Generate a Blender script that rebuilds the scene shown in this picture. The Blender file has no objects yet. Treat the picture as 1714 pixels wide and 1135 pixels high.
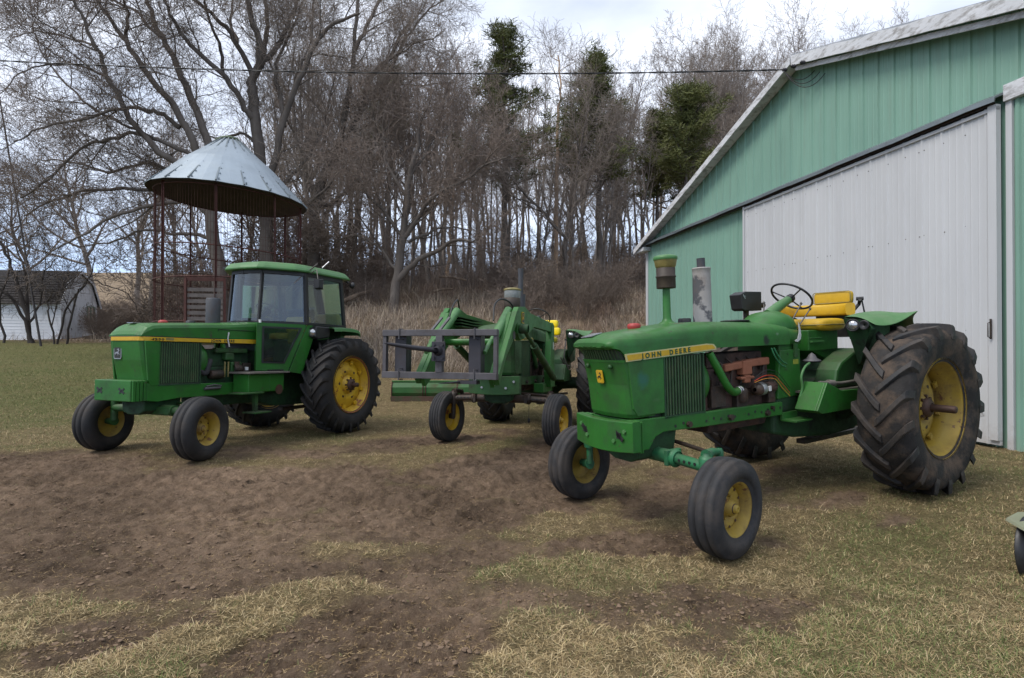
import bpy, bmesh, math, random
import numpy as np
from mathutils import Vector, Matrix

R = math.radians
sc = bpy.context.scene
col = sc.collection

# ------------------------------------------------------------------ camera
HZ = 1.548                       # height of the lens above the yard
cam_d = bpy.data.cameras.new("camera")
cam_d.sensor_width = 36.0
cam_d.lens = 917.7 / 1714 * 36.0
cam_d.clip_start = 0.05
cam_d.clip_end = 2000
cam = bpy.data.objects.new("camera", cam_d)
col.objects.link(cam)
cam.location = (0, 0, HZ)
cam.rotation_euler = (R(90 + 0.371), 0, 0)
sc.camera = cam

# ------------------------------------------------------------------ world: thin blue sky under a broken overcast
SUN_EL, SUN_AZ = 48, -62          # azimuth from +Y, negative = left of the view
world = bpy.data.worlds.new("World")
sc.world = world
world.use_nodes = True
wn = world.node_tree.nodes
wl = world.node_tree.links
wn.clear()
w_out = wn.new("ShaderNodeOutputWorld")
w_bg = wn.new("ShaderNodeBackground")
w_bg.inputs[1].default_value = 0.1
w_sky = wn.new("ShaderNodeTexSky")
w_sky.sky_type = 'NISHITA'
w_sky.sun_disc = False
w_sky.sun_elevation = R(SUN_EL)
w_sky.sun_rotation = R(SUN_AZ)
w_tc = wn.new("ShaderNodeTexCoord")
w_map = wn.new("ShaderNodeMapping")
w_map.inputs["Scale"].default_value = (1.0, 1.0, 2.6)
w_map.inputs["Location"].default_value = (0.35, 0.1, 0.2)
w_no = wn.new("ShaderNodeTexNoise")
w_no.inputs["Scale"].default_value = 1.9
w_no.inputs["Detail"].default_value = 7
w_no.inputs["Roughness"].default_value = 0.52
w_cr = wn.new("ShaderNodeValToRGB")
w_cr.color_ramp.elements[0].position = 0.33
w_cr.color_ramp.elements[0].color = (0.62, 0.62, 0.62, 1)
w_cr.color_ramp.elements[1].position = 0.52
w_cr.color_ramp.elements[1].color = (1, 1, 1, 1)
w_no2 = wn.new("ShaderNodeTexNoise")
w_no2.inputs["Scale"].default_value = 1.25
w_no2.inputs["Detail"].default_value = 5
w_cc = wn.new("ShaderNodeValToRGB")
w_cc.color_ramp.elements[0].position = 0.35
w_cc.color_ramp.elements[0].color = (5.0, 5.45, 6.4, 1)
w_cc.color_ramp.elements[1].position = 0.62
w_cc.color_ramp.elements[1].color = (6.3, 6.7, 7.6, 1)
w_mix = wn.new("ShaderNodeMixRGB")
wl.new(w_tc.outputs["Generated"], w_map.inputs[0])
wl.new(w_map.outputs[0], w_no.inputs["Vector"])
wl.new(w_map.outputs[0], w_no2.inputs["Vector"])
wl.new(w_no.outputs[0], w_cr.inputs[0])
wl.new(w_no2.outputs[0], w_cc.inputs[0])
wl.new(w_cr.outputs[0], w_mix.inputs[0])
wl.new(w_sky.outputs[0], w_mix.inputs[1])
wl.new(w_cc.outputs[0], w_mix.inputs[2])
# towards the horizon the cloud thins to pale blue
w_sep = wn.new("ShaderNodeSeparateXYZ"); wl.new(w_tc.outputs["Generated"], w_sep.inputs[0])
w_lo = wn.new("ShaderNodeValToRGB")
w_lo.color_ramp.elements[0].position = 0.04; w_lo.color_ramp.elements[0].color = (1, 1, 1, 1)
w_lo.color_ramp.elements[1].position = 0.30; w_lo.color_ramp.elements[1].color = (0, 0, 0, 1)
wl.new(w_sep.outputs[2], w_lo.inputs[0])
w_blue = wn.new("ShaderNodeMixRGB"); w_blue.inputs[2].default_value = (3.4, 4.9, 7.4, 1)
wl.new(w_lo.outputs[0], w_blue.inputs[0]); wl.new(w_mix.outputs[0], w_blue.inputs[1])
wl.new(w_blue.outputs[0], w_bg.inputs[0])
wl.new(w_bg.outputs[0], w_out.inputs[0])

# ------------------------------------------------------------------ sun: veiled, wide
sun_d = bpy.data.lights.new("sun", 'SUN')
sun_d.energy = 1.5
sun_d.angle = R(22)
sun_d.color = (1.0, 0.95, 0.88)
sun = bpy.data.objects.new("sun", sun_d)
col.objects.link(sun)
_sd = Vector((math.sin(R(SUN_AZ)) * math.cos(R(SUN_EL)), math.cos(R(SUN_AZ)) * math.cos(R(SUN_EL)), math.sin(R(SUN_EL))))
# the lit cloud is high on the left, a little behind the camera
_sd = Vector((-0.62, -0.35, 0.95)).normalized()
w_sky.sun_elevation = math.asin(_sd.z)
w_sky.sun_rotation = math.atan2(_sd.x, _sd.y)
sun.rotation_euler = _sd.to_track_quat('Z', 'Y').to_euler()
sun.location = _sd * 60

# ------------------------------------------------------------------ exposure
sc.view_settings.view_transform = 'Standard'
sc.view_settings.look = 'None'
sc.view_settings.gamma = 1.0
sc.view_settings.use_curve_mapping = False
sc.view_settings.exposure = 0.88
sc.render.film_transparent = False
sc.cycles.max_bounces = 8
sc.cycles.transparent_max_bounces = 12


# ================================================================== helpers
def lin(r, g, b):
    f = lambda c: (c / 255 / 12.92) if c <= 10 else ((c / 255 + 0.055) / 1.055) ** 2.4
    return (f(r), f(g), f(b), 1)


class MB:
    """collects shapes and links them as one mesh object"""
    def __init__(s):
        s.v = []; s.f = []; s.sm = []

    def add(s, vs, fs, smooth=False):
        n = len(s.v)
        s.v += [tuple(p) for p in vs]
        s.f += [tuple(i + n for i in f) for f in fs]
        s.sm += [smooth] * len(fs)
        return s

    def hexa(s, P, smooth=False):
        return s.add(P, [(0, 3, 2, 1), (4, 5, 6, 7), (0, 1, 5, 4), (1, 2, 6, 5), (2, 3, 7, 6), (3, 0, 4, 7)], smooth)

    def box(s, x0, x1, y0, y1, z0, z1):
        return s.hexa([(x0, y0, z0), (x1, y0, z0), (x1, y1, z0), (x0, y1, z0), (x0, y0, z1), (x1, y0, z1), (x1, y1, z1), (x0, y1, z1)])

    def bar(s, p, q, w, h, up=(0, 0, 1), w2=None, h2=None):
        p = Vector(p); q = Vector(q); d = (q - p).normalized(); up = Vector(up)
        sd = d.cross(up)
        if sd.length < 1e-4: sd = d.cross(Vector((1, 0, 0)))
        sd.normalize(); u = sd.cross(d).normalized()
        w2 = w if w2 is None else w2; h2 = h if h2 is None else h2
        P = []
        for c, a, b in ((p, w / 2, h / 2), (q, w2 / 2, h2 / 2)):
            P += [c - sd * a - u * b, c + sd * a - u * b, c + sd * a + u * b, c - sd * a + u * b]
        return s.hexa(P)

    def tube(s, pts, rad, n=8, cap=True, smooth=True, closed=False):
        pts = [Vector(p) for p in pts]
        m = len(pts)
        if not hasattr(rad, '__len__'): rad = [rad] * m
        vs = []; prev = None
        for i, p in enumerate(pts):
            if closed: d = pts[(i + 1) % m] - pts[i - 1]
            else: d = pts[min(i + 1, m - 1)] - pts[max(i - 1, 0)]
            d.normalize()
            if prev is None:
                a = d.cross(Vector((0, 0, 1)))
                if a.length < 1e-3: a = d.cross(Vector((1, 0, 0)))
            else:
                a = prev - d * prev.dot(d)
            a.normalize(); prev = a; b = d.cross(a)
            for k in range(n):
                t = 2 * math.pi * k / n
                vs.append(p + (a * math.cos(t) + b * math.sin(t)) * rad[i])
        fs = []
        for i in range(m if closed else m - 1):
            j = (i + 1) % m
            for k in range(n):
                fs.append((i * n + k, i * n + (k + 1) % n, j * n + (k + 1) % n, j * n + k))
        s.add(vs, fs, smooth)
        if cap and not closed:
            s.add(vs[:n], [tuple(range(n - 1, -1, -1))]); s.add(vs[-n:], [tuple(range(n))])
        return s

    def lathe(s, prof, c=(0, 0, 0), ax=(0, 0, 1), n=32, smooth=True, closed=False):
        """prof: list of (radius, distance along the axis)"""
        ax = Vector(ax).normalized(); c = Vector(c)
        a = ax.cross(Vector((1, 0, 0)))
        if a.length < 1e-3: a = ax.cross(Vector((0, 1, 0)))
        a.normalize(); b = ax.cross(a)
        vs = []; m = len(prof)
        for r, h in prof:
            for k in range(n):
                t = 2 * math.pi * k / n
                vs.append(c + ax * h + (a * math.cos(t) + b * math.sin(t)) * max(r, 1e-4))
        fs = []
        for i in range(m if closed else m - 1):
            j = (i + 1) % m
            for k in range(n):
                fs.append((i * n + k, i * n + (k + 1) % n, j * n + (k + 1) % n, j * n + k))
        return s.add(vs, fs, smooth)

    def prism(s, poly, ax, t0, t1, smooth=False):
        """poly of 2d points; ax = axis it is pushed along ('x': (y,z), 'y': (x,z), 'z': (x,y))"""
        def P(a, b, t):
            return {'x': (t, a, b), 'y': (a, t, b), 'z': (a, b, t)}[ax]
        n = len(poly)
        vs = [P(a, b, t0) for a, b in poly] + [P(a, b, t1) for a, b in poly]
        fs = [tuple(range(n - 1, -1, -1)), tuple(range(n, 2 * n))]
        for i in range(n):
            j = (i + 1) % n
            fs.append((i, j, j + n, i + n))
        return s.add(vs, fs, smooth)

    def loft(s, secs, smooth=True, closed=True, cap=True):
        n = len(secs[0]); m = len(secs)
        vs = [p for q in secs for p in q]
        fs = []
        for i in range(m - 1):
            for k in range(n if closed else n - 1):
                k2 = (k + 1) % n
                fs.append((i * n + k, i * n + k2, (i + 1) * n + k2, (i + 1) * n + k))
        s.add(vs, fs, smooth)
        if cap and closed:
            s.add(secs[0], [tuple(range(n - 1, -1, -1))]); s.add(secs[-1], [tuple(range(n))])
        return s

    def bolt(s, c, ax, r, h, n=6):
        ax = Vector(ax).normalized(); c = Vector(c)
        return s.tube([c, c + ax * h], r, n, True, False)

    def data(s, name, m, fixn=True):
        me = bpy.data.meshes.new(name)
        me.from_pydata(s.v, [], s.f)
        me.polygons.foreach_set("use_smooth", s.sm)
        if m: me.materials.append(m)
        if fixn:
            b = bmesh.new(); b.from_mesh(me)
            bmesh.ops.recalc_face_normals(b, faces=b.faces)
            b.to_mesh(me); b.free()
        me.update()
        return me

    def build(s, name, m, parent=None, bevel=0, loc=(0, 0, 0), rot=(0, 0, 0), sub=0, solid=0, label=None):
        me = s.data(name, m)
        o = bpy.data.objects.new(name, me)
        col.objects.link(o)
        o.location = loc; o.rotation_euler = rot
        if parent is not None: o.parent = parent
        if solid:
            k = o.modifiers.new("solid", 'SOLIDIFY'); k.thickness = solid; k.offset = -1
        if bevel:
            k = o.modifiers.new("bevel", 'BEVEL'); k.width = bevel; k.segments = 2
            k.limit_method = 'ANGLE'; k.angle_limit = R(40); k.harden_normals = False
        if sub:
            k = o.modifiers.new("sub", 'SUBSURF'); k.levels = sub; k.render_levels = sub
        if label: o['label'] = label
        return o


def tag(o, label, cat, group=None, kind=None):
    if label: o['label'] = label
    if cat: o['category'] = cat
    if group: o['group'] = group
    if kind: o['kind'] = kind
    return o


def structure(o):
    o['kind'] = 'structure'
    return o


def empty(name, loc=(0, 0, 0), rz=0):
    o = bpy.data.objects.new(name, None)
    o.empty_display_size = 0.2
    col.objects.link(o)
    o.location = loc; o.rotation_euler = (0, 0, rz)
    return o


def copy_tree(o, parent=None):
    c = o.copy(); col.objects.link(c); c.parent = parent
    for ch in list(o.children): copy_tree(ch, c)
    return c


def words(name, body, size, m, parent, loc, rot, ext=0.0012, bold=0.0, sx=1.0, gap=1.0, align='LEFT'):
    cu = bpy.data.curves.new(name, 'FONT')
    cu.body = body; cu.size = size; cu.extrude = ext; cu.offset = bold
    cu.align_x = align; cu.space_character = gap; cu.resolution_u = 3
    t = bpy.data.objects.new(name, cu); col.objects.link(t)
    dg = bpy.context.evaluated_depsgraph_get()
    me = bpy.data.meshes.new_from_object(t.evaluated_get(dg))
    col.objects.unlink(t); bpy.data.objects.remove(t)
    me.materials.clear(); me.materials.append(m)
    o = bpy.data.objects.new(name, me); col.objects.link(o)
    o.parent = parent; o.location = loc; o.rotation_euler = rot; o.scale = (sx, 1, 1)
    return o


# ------------------------------------------------------------------ numpy value noise
def _h(ix, iy, seed):
    n = (ix.astype(np.int64) * 374761393 + iy.astype(np.int64) * 668265263 + seed * 1442695041) & 0xffffffff
    n = ((n ^ (n >> 13)) * 1274126177) & 0xffffffff
    n = ((n ^ (n >> 16)) * 2246822519) & 0xffffffff
    return ((n ^ (n >> 15)) & 0xffff) / 65535.0


def vnoise(x, y, seed=0):
    x = np.asarray(x, float); y = np.asarray(y, float)
    ix = np.floor(x); iy = np.floor(y); fx = x - ix; fy = y - iy
    fx = fx * fx * (3 - 2 * fx); fy = fy * fy * (3 - 2 * fy)
    a = _h(ix, iy, seed); b = _h(ix + 1, iy, seed); c = _h(ix, iy + 1, seed); d = _h(ix + 1, iy + 1, seed)
    return (a * (1 - fx) + b * fx) * (1 - fy) + (c * (1 - fx) + d * fx) * fy


def fbm(x, y, oct=4, seed=0, gain=0.5):
    s = 0; a = 1; t = 0
    for i in range(oct):
        c, q = math.cos(0.6 + i), math.sin(0.6 + i)
        s = s + a * vnoise((x * c - y * q) * 2 ** i, (x * q + y * c) * 2 ** i, seed + i * 7); t += a; a *= gain
    return s / t


def sstep(a, b, x):
    t = np.clip((np.asarray(x, float) - a) / (b - a), 0, 1)
    return t * t * (3 - 2 * t)


# ================================================================== materials
def _nt(name):
    m = bpy.data.materials.new(name); m.use_nodes = True
    n = m.node_tree.nodes; l = m.node_tree.links; n.clear()
    o = n.new("ShaderNodeOutputMaterial"); b = n.new("ShaderNodeBsdfPrincipled")
    l.new(b.outputs[0], o.inputs[0])
    return m, n, l, b


def _noise(n, l, vec, scale, detail=5, rough=0.6, dist=0.0):
    t = n.new("ShaderNodeTexNoise")
    t.inputs["Scale"].default_value = scale; t.inputs["Detail"].default_value = detail
    t.inputs["Roughness"].default_value = rough; t.inputs["Distortion"].default_value = dist
    l.new(vec, t.inputs["Vector"])
    return t.outputs[0]


def _ramp(n, l, src, a, b, ca=(0, 0, 0, 1), cb=(1, 1, 1, 1)):
    r = n.new("ShaderNodeValToRGB")
    r.color_ramp.elements[0].position = a; r.color_ramp.elements[0].color = ca
    r.color_ramp.elements[1].position = b; r.color_ramp.elements[1].color = cb
    l.new(src, r.inputs[0])
    return r.outputs[0]


def _mix(n, l, f, a, b, mode='MIX'):
    m = n.new("ShaderNodeMixRGB"); m.blend_type = mode
    for i, x in enumerate((f, a, b)):
        if isinstance(x, (int, float)): m.inputs[i].default_value = x
        elif isinstance(x, tuple): m.inputs[i].default_value = x
        else: l.new(x, m.inputs[i])
    return m.outputs[0]


def _mul(n, l, a, k):
    m = n.new("ShaderNodeMath"); m.operation = 'MULTIPLY'
    l.new(a, m.inputs[0])
    if isinstance(k, (int, float)): m.inputs[1].default_value = k
    else: l.new(k, m.inputs[1])
    return m.outputs[0]


def surf(name, c, rough=0.5, metal=0.0, var=0.2, vs=3.0, dirt=None, damt=0.5, ds=5.0, dth=(0.5, 0.72), chip=None, cth=(0.66, 0.7), cs=14.0, bump=0.0, bs=40.0, spec=0.5, stretch=(1, 1, 1), fade=None, fth=(0.5, 0.8), up=0.0, upc=None):
    """painted or weathered surface: tone drift, dirt patches, chips, optional dust that has settled on what faces up"""
    m, n, l, b = _nt(name)
    tc = n.new("ShaderNodeTexCoord"); mp = n.new("ShaderNodeMapping")
    mp.inputs["Scale"].default_value = stretch
    oi = n.new("ShaderNodeObjectInfo")
    ad = n.new("ShaderNodeVectorMath"); ad.operation = 'ADD'
    sc_ = n.new("ShaderNodeVectorMath"); sc_.operation = 'SCALE'; sc_.inputs[3].default_value = 7.3
    l.new(oi.outputs["Random"], sc_.inputs[0])
    l.new(tc.outputs["Object"], mp.inputs[0]); l.new(mp.outputs[0], ad.inputs[0]); l.new(sc_.outputs[0], ad.inputs[1])
    v = ad.outputs[0]
    dk = tuple(x * (1 - var) for x in c[:3]) + (1,); lt = tuple(min(1, x * (1 + var)) for x in c[:3]) + (1,)
    cur = _ramp(n, l, _noise(n, l, v, vs, 4), 0.3, 0.7, dk, lt)
    if fade: cur = _mix(n, l, _ramp(n, l, _noise(n, l, v, vs * 0.6, 5), fth[0], fth[1]), cur, fade)
    rg = None
    if dirt:
        d = _ramp(n, l, _noise(n, l, v, ds, 8, 0.68), dth[0], dth[1])
        d = _mul(n, l, d, damt); cur = _mix(n, l, d, cur, dirt); rg = d
    if up:
        ge = n.new("ShaderNodeNewGeometry"); sp = n.new("ShaderNodeSeparateXYZ")
        l.new(ge.outputs["Normal"], sp.inputs[0])
        u = _ramp(n, l, sp.outputs[2], 0.35, 0.95)
        u = _mul(n, l, u, _ramp(n, l, _noise(n, l, v, 6, 6, 0.7), 0.25, 0.75))
        u = _mul(n, l, u, up); cur = _mix(n, l, u, cur, upc or (0.16, 0.13, 0.1, 1))
    if chip:
        k = _ramp(n, l, _noise(n, l, v, cs, 8, 0.7), cth[0], cth[1]); cur = _mix(n, l, k, cur, chip)
    l.new(cur, b.inputs["Base Color"])
    b.inputs["Metallic"].default_value = metal
    b.inputs["Specular IOR Level"].default_value = spec
    if rg is not None:
        rr = n.new("ShaderNodeMapRange"); rr.inputs[3].default_value = rough; rr.inputs[4].default_value = min(1, rough + 0.4)
        l.new(rg, rr.inputs[0]); l.new(rr.outputs[0], b.inputs["Roughness"])
    else: b.inputs["Roughness"].default_value = rough
    if bump:
        bp = n.new("ShaderNodeBump"); bp.inputs["Strength"].default_value = bump; bp.inputs["Distance"].default_value = 0.01
        l.new(_noise(n, l, v, bs, 6, 0.65), bp.inputs["Height"]); l.new(bp.outputs[0], b.inputs["Normal"])
    return m


DIRT = (0.085, 0.06, 0.04, 1)
RUST = (0.13, 0.045, 0.02, 1)
M = {}
M['green'] = surf('green_paint', (0.020, 0.122, 0.017, 1), 0.40, var=0.16, vs=2.2, dirt=(0.025, 0.035, 0.018, 1), damt=0.65, ds=3.2, dth=(0.48, 0.75), chip=(0.05, 0.04, 0.028, 1), cth=(0.635, 0.66), cs=11, bump=0.22, bs=5, fade=(0.04, 0.17, 0.035, 1), fth=(0.5, 0.85), up=0.35, upc=(0.14, 0.19, 0.09, 1), spec=.4)
def stained(m0, name, spots):
    """copy of a paint with sooty or faded stains at fixed spots on the panel"""
    m = m0.copy(); m.name = name; n = m.node_tree.nodes; l = m.node_tree.links
    b = next(x for x in n if x.type == 'BSDF_PRINCIPLED'); cur = b.inputs['Base Color'].links[0].from_socket
    tc = n.new("ShaderNodeTexCoord"); nz = _noise(n, l, tc.outputs["Object"], 9, 6, .7)
    for c, rad, colr, amt in spots:
        mp = n.new("ShaderNodeMapping"); mp.vector_type = 'TEXTURE'; mp.inputs["Location"].default_value = c; mp.inputs["Scale"].default_value = rad
        l.new(tc.outputs["Object"], mp.inputs[0])
        ln = n.new("ShaderNodeVectorMath"); ln.operation = 'LENGTH'; l.new(mp.outputs[0], ln.inputs[0])
        ad = n.new("ShaderNodeMath"); ad.operation = 'ADD'; l.new(ln.outputs["Value"], ad.inputs[0]); l.new(nz, ad.inputs[1])
        k = _ramp(n, l, ad.outputs[0], .7, 1.45, (amt, amt, amt, 1), (0, 0, 0, 1))
        cur = _mix(n, l, k, cur, colr)
    l.new(cur, b.inputs['Base Color'])
    return m


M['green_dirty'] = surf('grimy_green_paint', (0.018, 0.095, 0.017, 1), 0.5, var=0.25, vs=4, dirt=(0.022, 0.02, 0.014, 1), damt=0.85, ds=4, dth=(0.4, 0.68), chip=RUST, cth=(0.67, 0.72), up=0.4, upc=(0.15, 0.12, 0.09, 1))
M['green_dark'] = surf('dark_oily_green', (0.012, 0.075, 0.02, 1), 0.55, var=0.3, vs=5, dirt=(0.012, 0.012, 0.01, 1), damt=0.9, ds=5, dth=(0.35, 0.65), up=0.35, upc=(0.1, 0.08, 0.06, 1))  # darker green with black oily patches, for castings, housings and frames
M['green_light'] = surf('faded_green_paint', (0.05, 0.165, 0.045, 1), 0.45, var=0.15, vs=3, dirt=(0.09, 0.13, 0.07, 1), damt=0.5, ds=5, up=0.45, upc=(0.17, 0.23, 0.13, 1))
M['axle_green'] = surf('bluish_axle_green', (0.018, 0.14, 0.055, 1), 0.45, var=0.2, vs=5, dirt=(0.03, 0.04, 0.03, 1), damt=0.7, ds=7, dth=(0.45, 0.7), up=0.3)
M['screen'] = surf('grille_screen', (0.02, 0.034, 0.02, 1), 0.6, var=0.3, vs=6, dirt=(0.07, 0.065, 0.035, 1), damt=0.6, ds=7)
M['slat'] = surf('grille_slat', (0.035, 0.085, 0.03, 1), 0.5, var=0.3, vs=9, dirt=(0.09, 0.075, 0.04, 1), damt=0.7, ds=9)
M['yellow'] = surf('yellow_paint', (0.52, 0.34, 0.02, 1), 0.4, var=0.12, vs=3, dirt=(0.2, 0.13, 0.05, 1), damt=0.45, ds=8)
M['rim'] = surf('yellow_rim_paint', (0.40, 0.27, 0.03, 1), 0.5, var=0.2, vs=4, dirt=(0.13, 0.085, 0.04, 1), damt=0.85, ds=4, dth=(0.38, 0.66), chip=(0.11, 0.045, 0.022, 1), cth=(0.60, 0.65), cs=9)
M['rim_bright'] = surf('brighter_yellow_rim', (0.58, 0.36, 0.02, 1), 0.45, var=0.15, vs=4, dirt=(0.2, 0.08, 0.03, 1), damt=0.8, ds=5, dth=(0.5, 0.72), chip=(0.22, 0.06, 0.03, 1), cth=(0.585, 0.62), cs=6)
M['rim_rust'] = surf('rusty_red_rim', (0.26, 0.07, 0.03, 1), 0.65, var=0.3, vs=8, dirt=(0.45, 0.26, 0.03, 1), damt=0.6, ds=8)
M['vinyl'] = surf('yellow_vinyl', (0.56, 0.345, 0.012, 1), 0.48, var=0.14, vs=6, dirt=(0.27, 0.16, 0.03, 1), damt=0.7, ds=6, dth=(0.46, 0.72), bump=0.35, bs=14)
M['vinyl_bright'] = surf('bright_yellow_vinyl', (0.78, 0.60, 0.01, 1), 0.35, var=0.06, vs=5)
M['tyre'] = surf('worn_rubber', (0.022, 0.022, 0.023, 1), 0.62, var=0.25, vs=5, dirt=(0.11, 0.084, 0.065, 1), damt=0.6, ds=2.6, dth=(0.42, 0.68), bump=0.35, bs=35, spec=0.35)
M['tyre_dusty'] = surf('dusty_front_rubber', (0.029, 0.029, 0.031, 1), 0.75, var=0.2, vs=6, dirt=(0.10, 0.078, 0.06, 1), damt=0.6, ds=3.0, dth=(0.46, 0.74), bump=0.3, bs=50, spec=0.35)
M['tyre_dark'] = surf('dark_rubber', (0.016, 0.016, 0.017, 1), 0.68, var=0.25, vs=6, dirt=(0.065, 0.052, 0.042, 1), damt=0.6, ds=4, dth=(0.45, 0.72), bump=0.3, bs=45, spec=0.4)
M['tread_mud'] = surf('mud_caked_rubber', (0.028, 0.026, 0.025, 1), 0.8, var=0.3, vs=6, dirt=(0.125, 0.09, 0.066, 1), damt=0.75, ds=3.4, dth=(0.46, 0.64), bump=0.6, bs=30, spec=0.2)
M['black'] = surf('black_paint', (0.014, 0.014, 0.015, 1), 0.45, var=0.3, vs=6, dirt=(0.05, 0.045, 0.04, 1), damt=0.4, ds=8)
M['rubber'] = surf('black_hose', (0.012, 0.012, 0.012, 1), 0.5)
M['greasy'] = surf('greasy_iron', (0.035, 0.026, 0.02, 1), 0.55, metal=0.2, var=0.4, vs=8, dirt=(0.10, 0.05, 0.03, 1), damt=0.7, ds=6, dth=(0.45, 0.7), bump=0.5, bs=30)
M['engine'] = surf('rusty_engine_iron', (0.065, 0.032, 0.023, 1), 0.7, var=0.4, vs=6, dirt=(0.022, 0.02, 0.017, 1), damt=0.9, ds=5, dth=(0.4, 0.62), bump=0.6, bs=25)
M['manifold'] = surf('rusty_manifold', (0.26, 0.095, 0.05, 1), 0.8, var=0.25, vs=9, dirt=(0.12, 0.05, 0.03, 1), damt=0.5, ds=9, bump=0.3, bs=40)
M['grey_iron'] = surf('grey_steel_frame', (0.085, 0.08, 0.085, 1), 0.55, metal=0.35, var=0.2, vs=5, dirt=(0.05, 0.035, 0.03, 1), damt=0.6, ds=7, up=0.5, upc=(0.2, 0.19, 0.19, 1))
M['grey_dark'] = surf('dark_grey_steel', (0.04, 0.038, 0.045, 1), 0.5, metal=0.3, var=0.2, vs=5, dirt=(0.05, 0.035, 0.03, 1), damt=0.4, ds=7)
M['bright'] = surf('bright_steel', (0.45, 0.45, 0.46, 1), 0.35, metal=0.8, var=0.2, vs=9)
M['muffler'] = surf('burnt_muffler', (0.30, 0.285, 0.27, 1), 0.65, metal=0.2, var=0.2, vs=3.6, dirt=(0.18, 0.12, 0.09, 1), damt=0.6, ds=6, fade=(0.085, 0.085, 0.09, 1), fth=(0.50, 0.53))
M['muffler_dark'] = surf('dark_muffler', (0.055, 0.058, 0.065, 1), 0.6, metal=0.2, var=0.15, vs=6, dirt=(0.09, 0.05, 0.035, 1), damt=0.4, ds=9)
M['precleaner'] = surf('brown_air_cleaner', (0.04, 0.028, 0.02, 1), 0.6, var=0.25, vs=7, dirt=(0.1, 0.07, 0.04, 1), damt=0.5, ds=8)
M['bowl'] = surf('yellowed_precleaner_bowl', (0.21, 0.17, 0.055, 1), 0.4, var=0.25, vs=12, dirt=(0.1, 0.12, 0.04, 1), damt=0.5, ds=8)
M['bowl_clear'] = surf('cloudy_precleaner_bowl', (0.2, 0.21, 0.2, 1), 0.25, var=0.25, vs=12)
M['red'] = surf('red_cap', (0.33, 0.035, 0.03, 1), 0.5, var=0.2)
M['wire_red'] = surf('red_wire', (0.5, 0.05, 0.02, 1), 0.5)
M['wire_orange'] = surf('orange_wire', (0.6, 0.25, 0.03, 1), 0.5)
M['amber'] = surf('amber_lens', (0.62, 0.12, 0.01, 1), 0.25)
M['wheelbolt'] = M['rim']
M['white'] = surf('white_paint', (0.6, 0.6, 0.58, 1), 0.5)
M['letter_green'] = surf('letter_green', (0.01, 0.07, 0.025, 1), 0.5, var=0.05)
M['letter_black'] = surf('letter_black', (0.02, 0.02, 0.015, 1), 0.5, var=0.05)
M['strip_pale'] = surf('pale_worn_strip', (0.45, 0.42, 0.2, 1), 0.45, var=0.1)
M['lens'] = surf('lamp_glass', (0.5, 0.5, 0.5, 1), 0.08, metal=0.85, var=0.2, vs=30)
M['lever'] = surf('steel_rod', (0.12, 0.11, 0.1, 1), 0.5, metal=0.5, var=0.3)
M['tread_plate'] = surf('worn_step_plate', (0.14, 0.125, 0.11, 1), 0.7, metal=0.2, var=0.25, vs=9, dirt=(0.05, 0.06, 0.03, 1), damt=0.6)


M['hood_stained'] = stained(M['green'], 'sooted_hood_paint', [((1.48, .29, 1.62), (.10, .3, .17), (.012, .014, .012, 1), .92), ((2.55, .1, 1.83), (.22, .2, .06), (.09, .06, .04, 1), .7), ((3.2, .2, 1.76), (.3, .25, .05), (.13, .16, .10, 1), .5), ((1.30, .29, 1.68), (.06, .2, .04), (.17, .24, .17, 1), .5), ((2.06, .0, 1.83), (.22, .22, .06), (.06, .045, .03, 1), .7)])
M['panel_stained'] = stained(M['green'], 'stained_side_panel', [((3.15, .28, 1.33), (.14, .3, .16), (.02, .11, .085, 1), .75), ((3.0, .28, 1.15), (.12, .3, .05), (.05, .13, .04, 1), .5)])


def glass_mat(name, tint, mixf, rough=0.03):
    m = bpy.data.materials.new(name); m.use_nodes = True
    n = m.node_tree.nodes; l = m.node_tree.links; n.clear()
    o = n.new("ShaderNodeOutputMaterial"); t = n.new("ShaderNodeBsdfTransparent"); g = n.new("ShaderNodeBsdfGlossy")
    d = n.new("ShaderNodeBsdfDiffuse"); mx = n.new("ShaderNodeMixShader"); mx2 = n.new("ShaderNodeMixShader")
    t.inputs[0].default_value = tint; g.inputs["Roughness"].default_value = rough; g.inputs[0].default_value = (0.8, 0.85, 0.9, 1)
    d.inputs[0].default_value = (0.32, 0.36, 0.34, 1)
    tc = n.new("ShaderNodeTexCoord")
    mp = n.new("ShaderNodeMapping"); mp.inputs["Scale"].default_value = (3, 3, 0.6); l.new(tc.outputs["Object"], mp.inputs[0])
    dust = _mul(n, l, _ramp(n, l, _noise(n, l, mp.outputs[0], 2.2, 6, 0.6), 0.35, 0.75), 0.07)
    fr = n.new("ShaderNodeFresnel"); fr.inputs[0].default_value = 1.5
    a = n.new("ShaderNodeMath"); a.operation = 'ADD'; a.inputs[1].default_value = mixf; l.new(fr.outputs[0], a.inputs[0])
    l.new(a.outputs[0], mx.inputs[0]); l.new(t.outputs[0], mx.inputs[1]); l.new(g.outputs[0], mx.inputs[2])
    l.new(dust, mx2.inputs[0]); l.new(mx.outputs[0], mx2.inputs[1]); l.new(d.outputs[0], mx2.inputs[2])
    l.new(mx2.outputs[0], o.inputs[0])
    return m


M['glass'] = glass_mat('cab_glass', (0.62, 0.74, 0.68, 1), 0.07)
M['glass_dark'] = glass_mat('dark_window_glass', (0.58, 0.66, 0.62, 1), 0.05)
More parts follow.
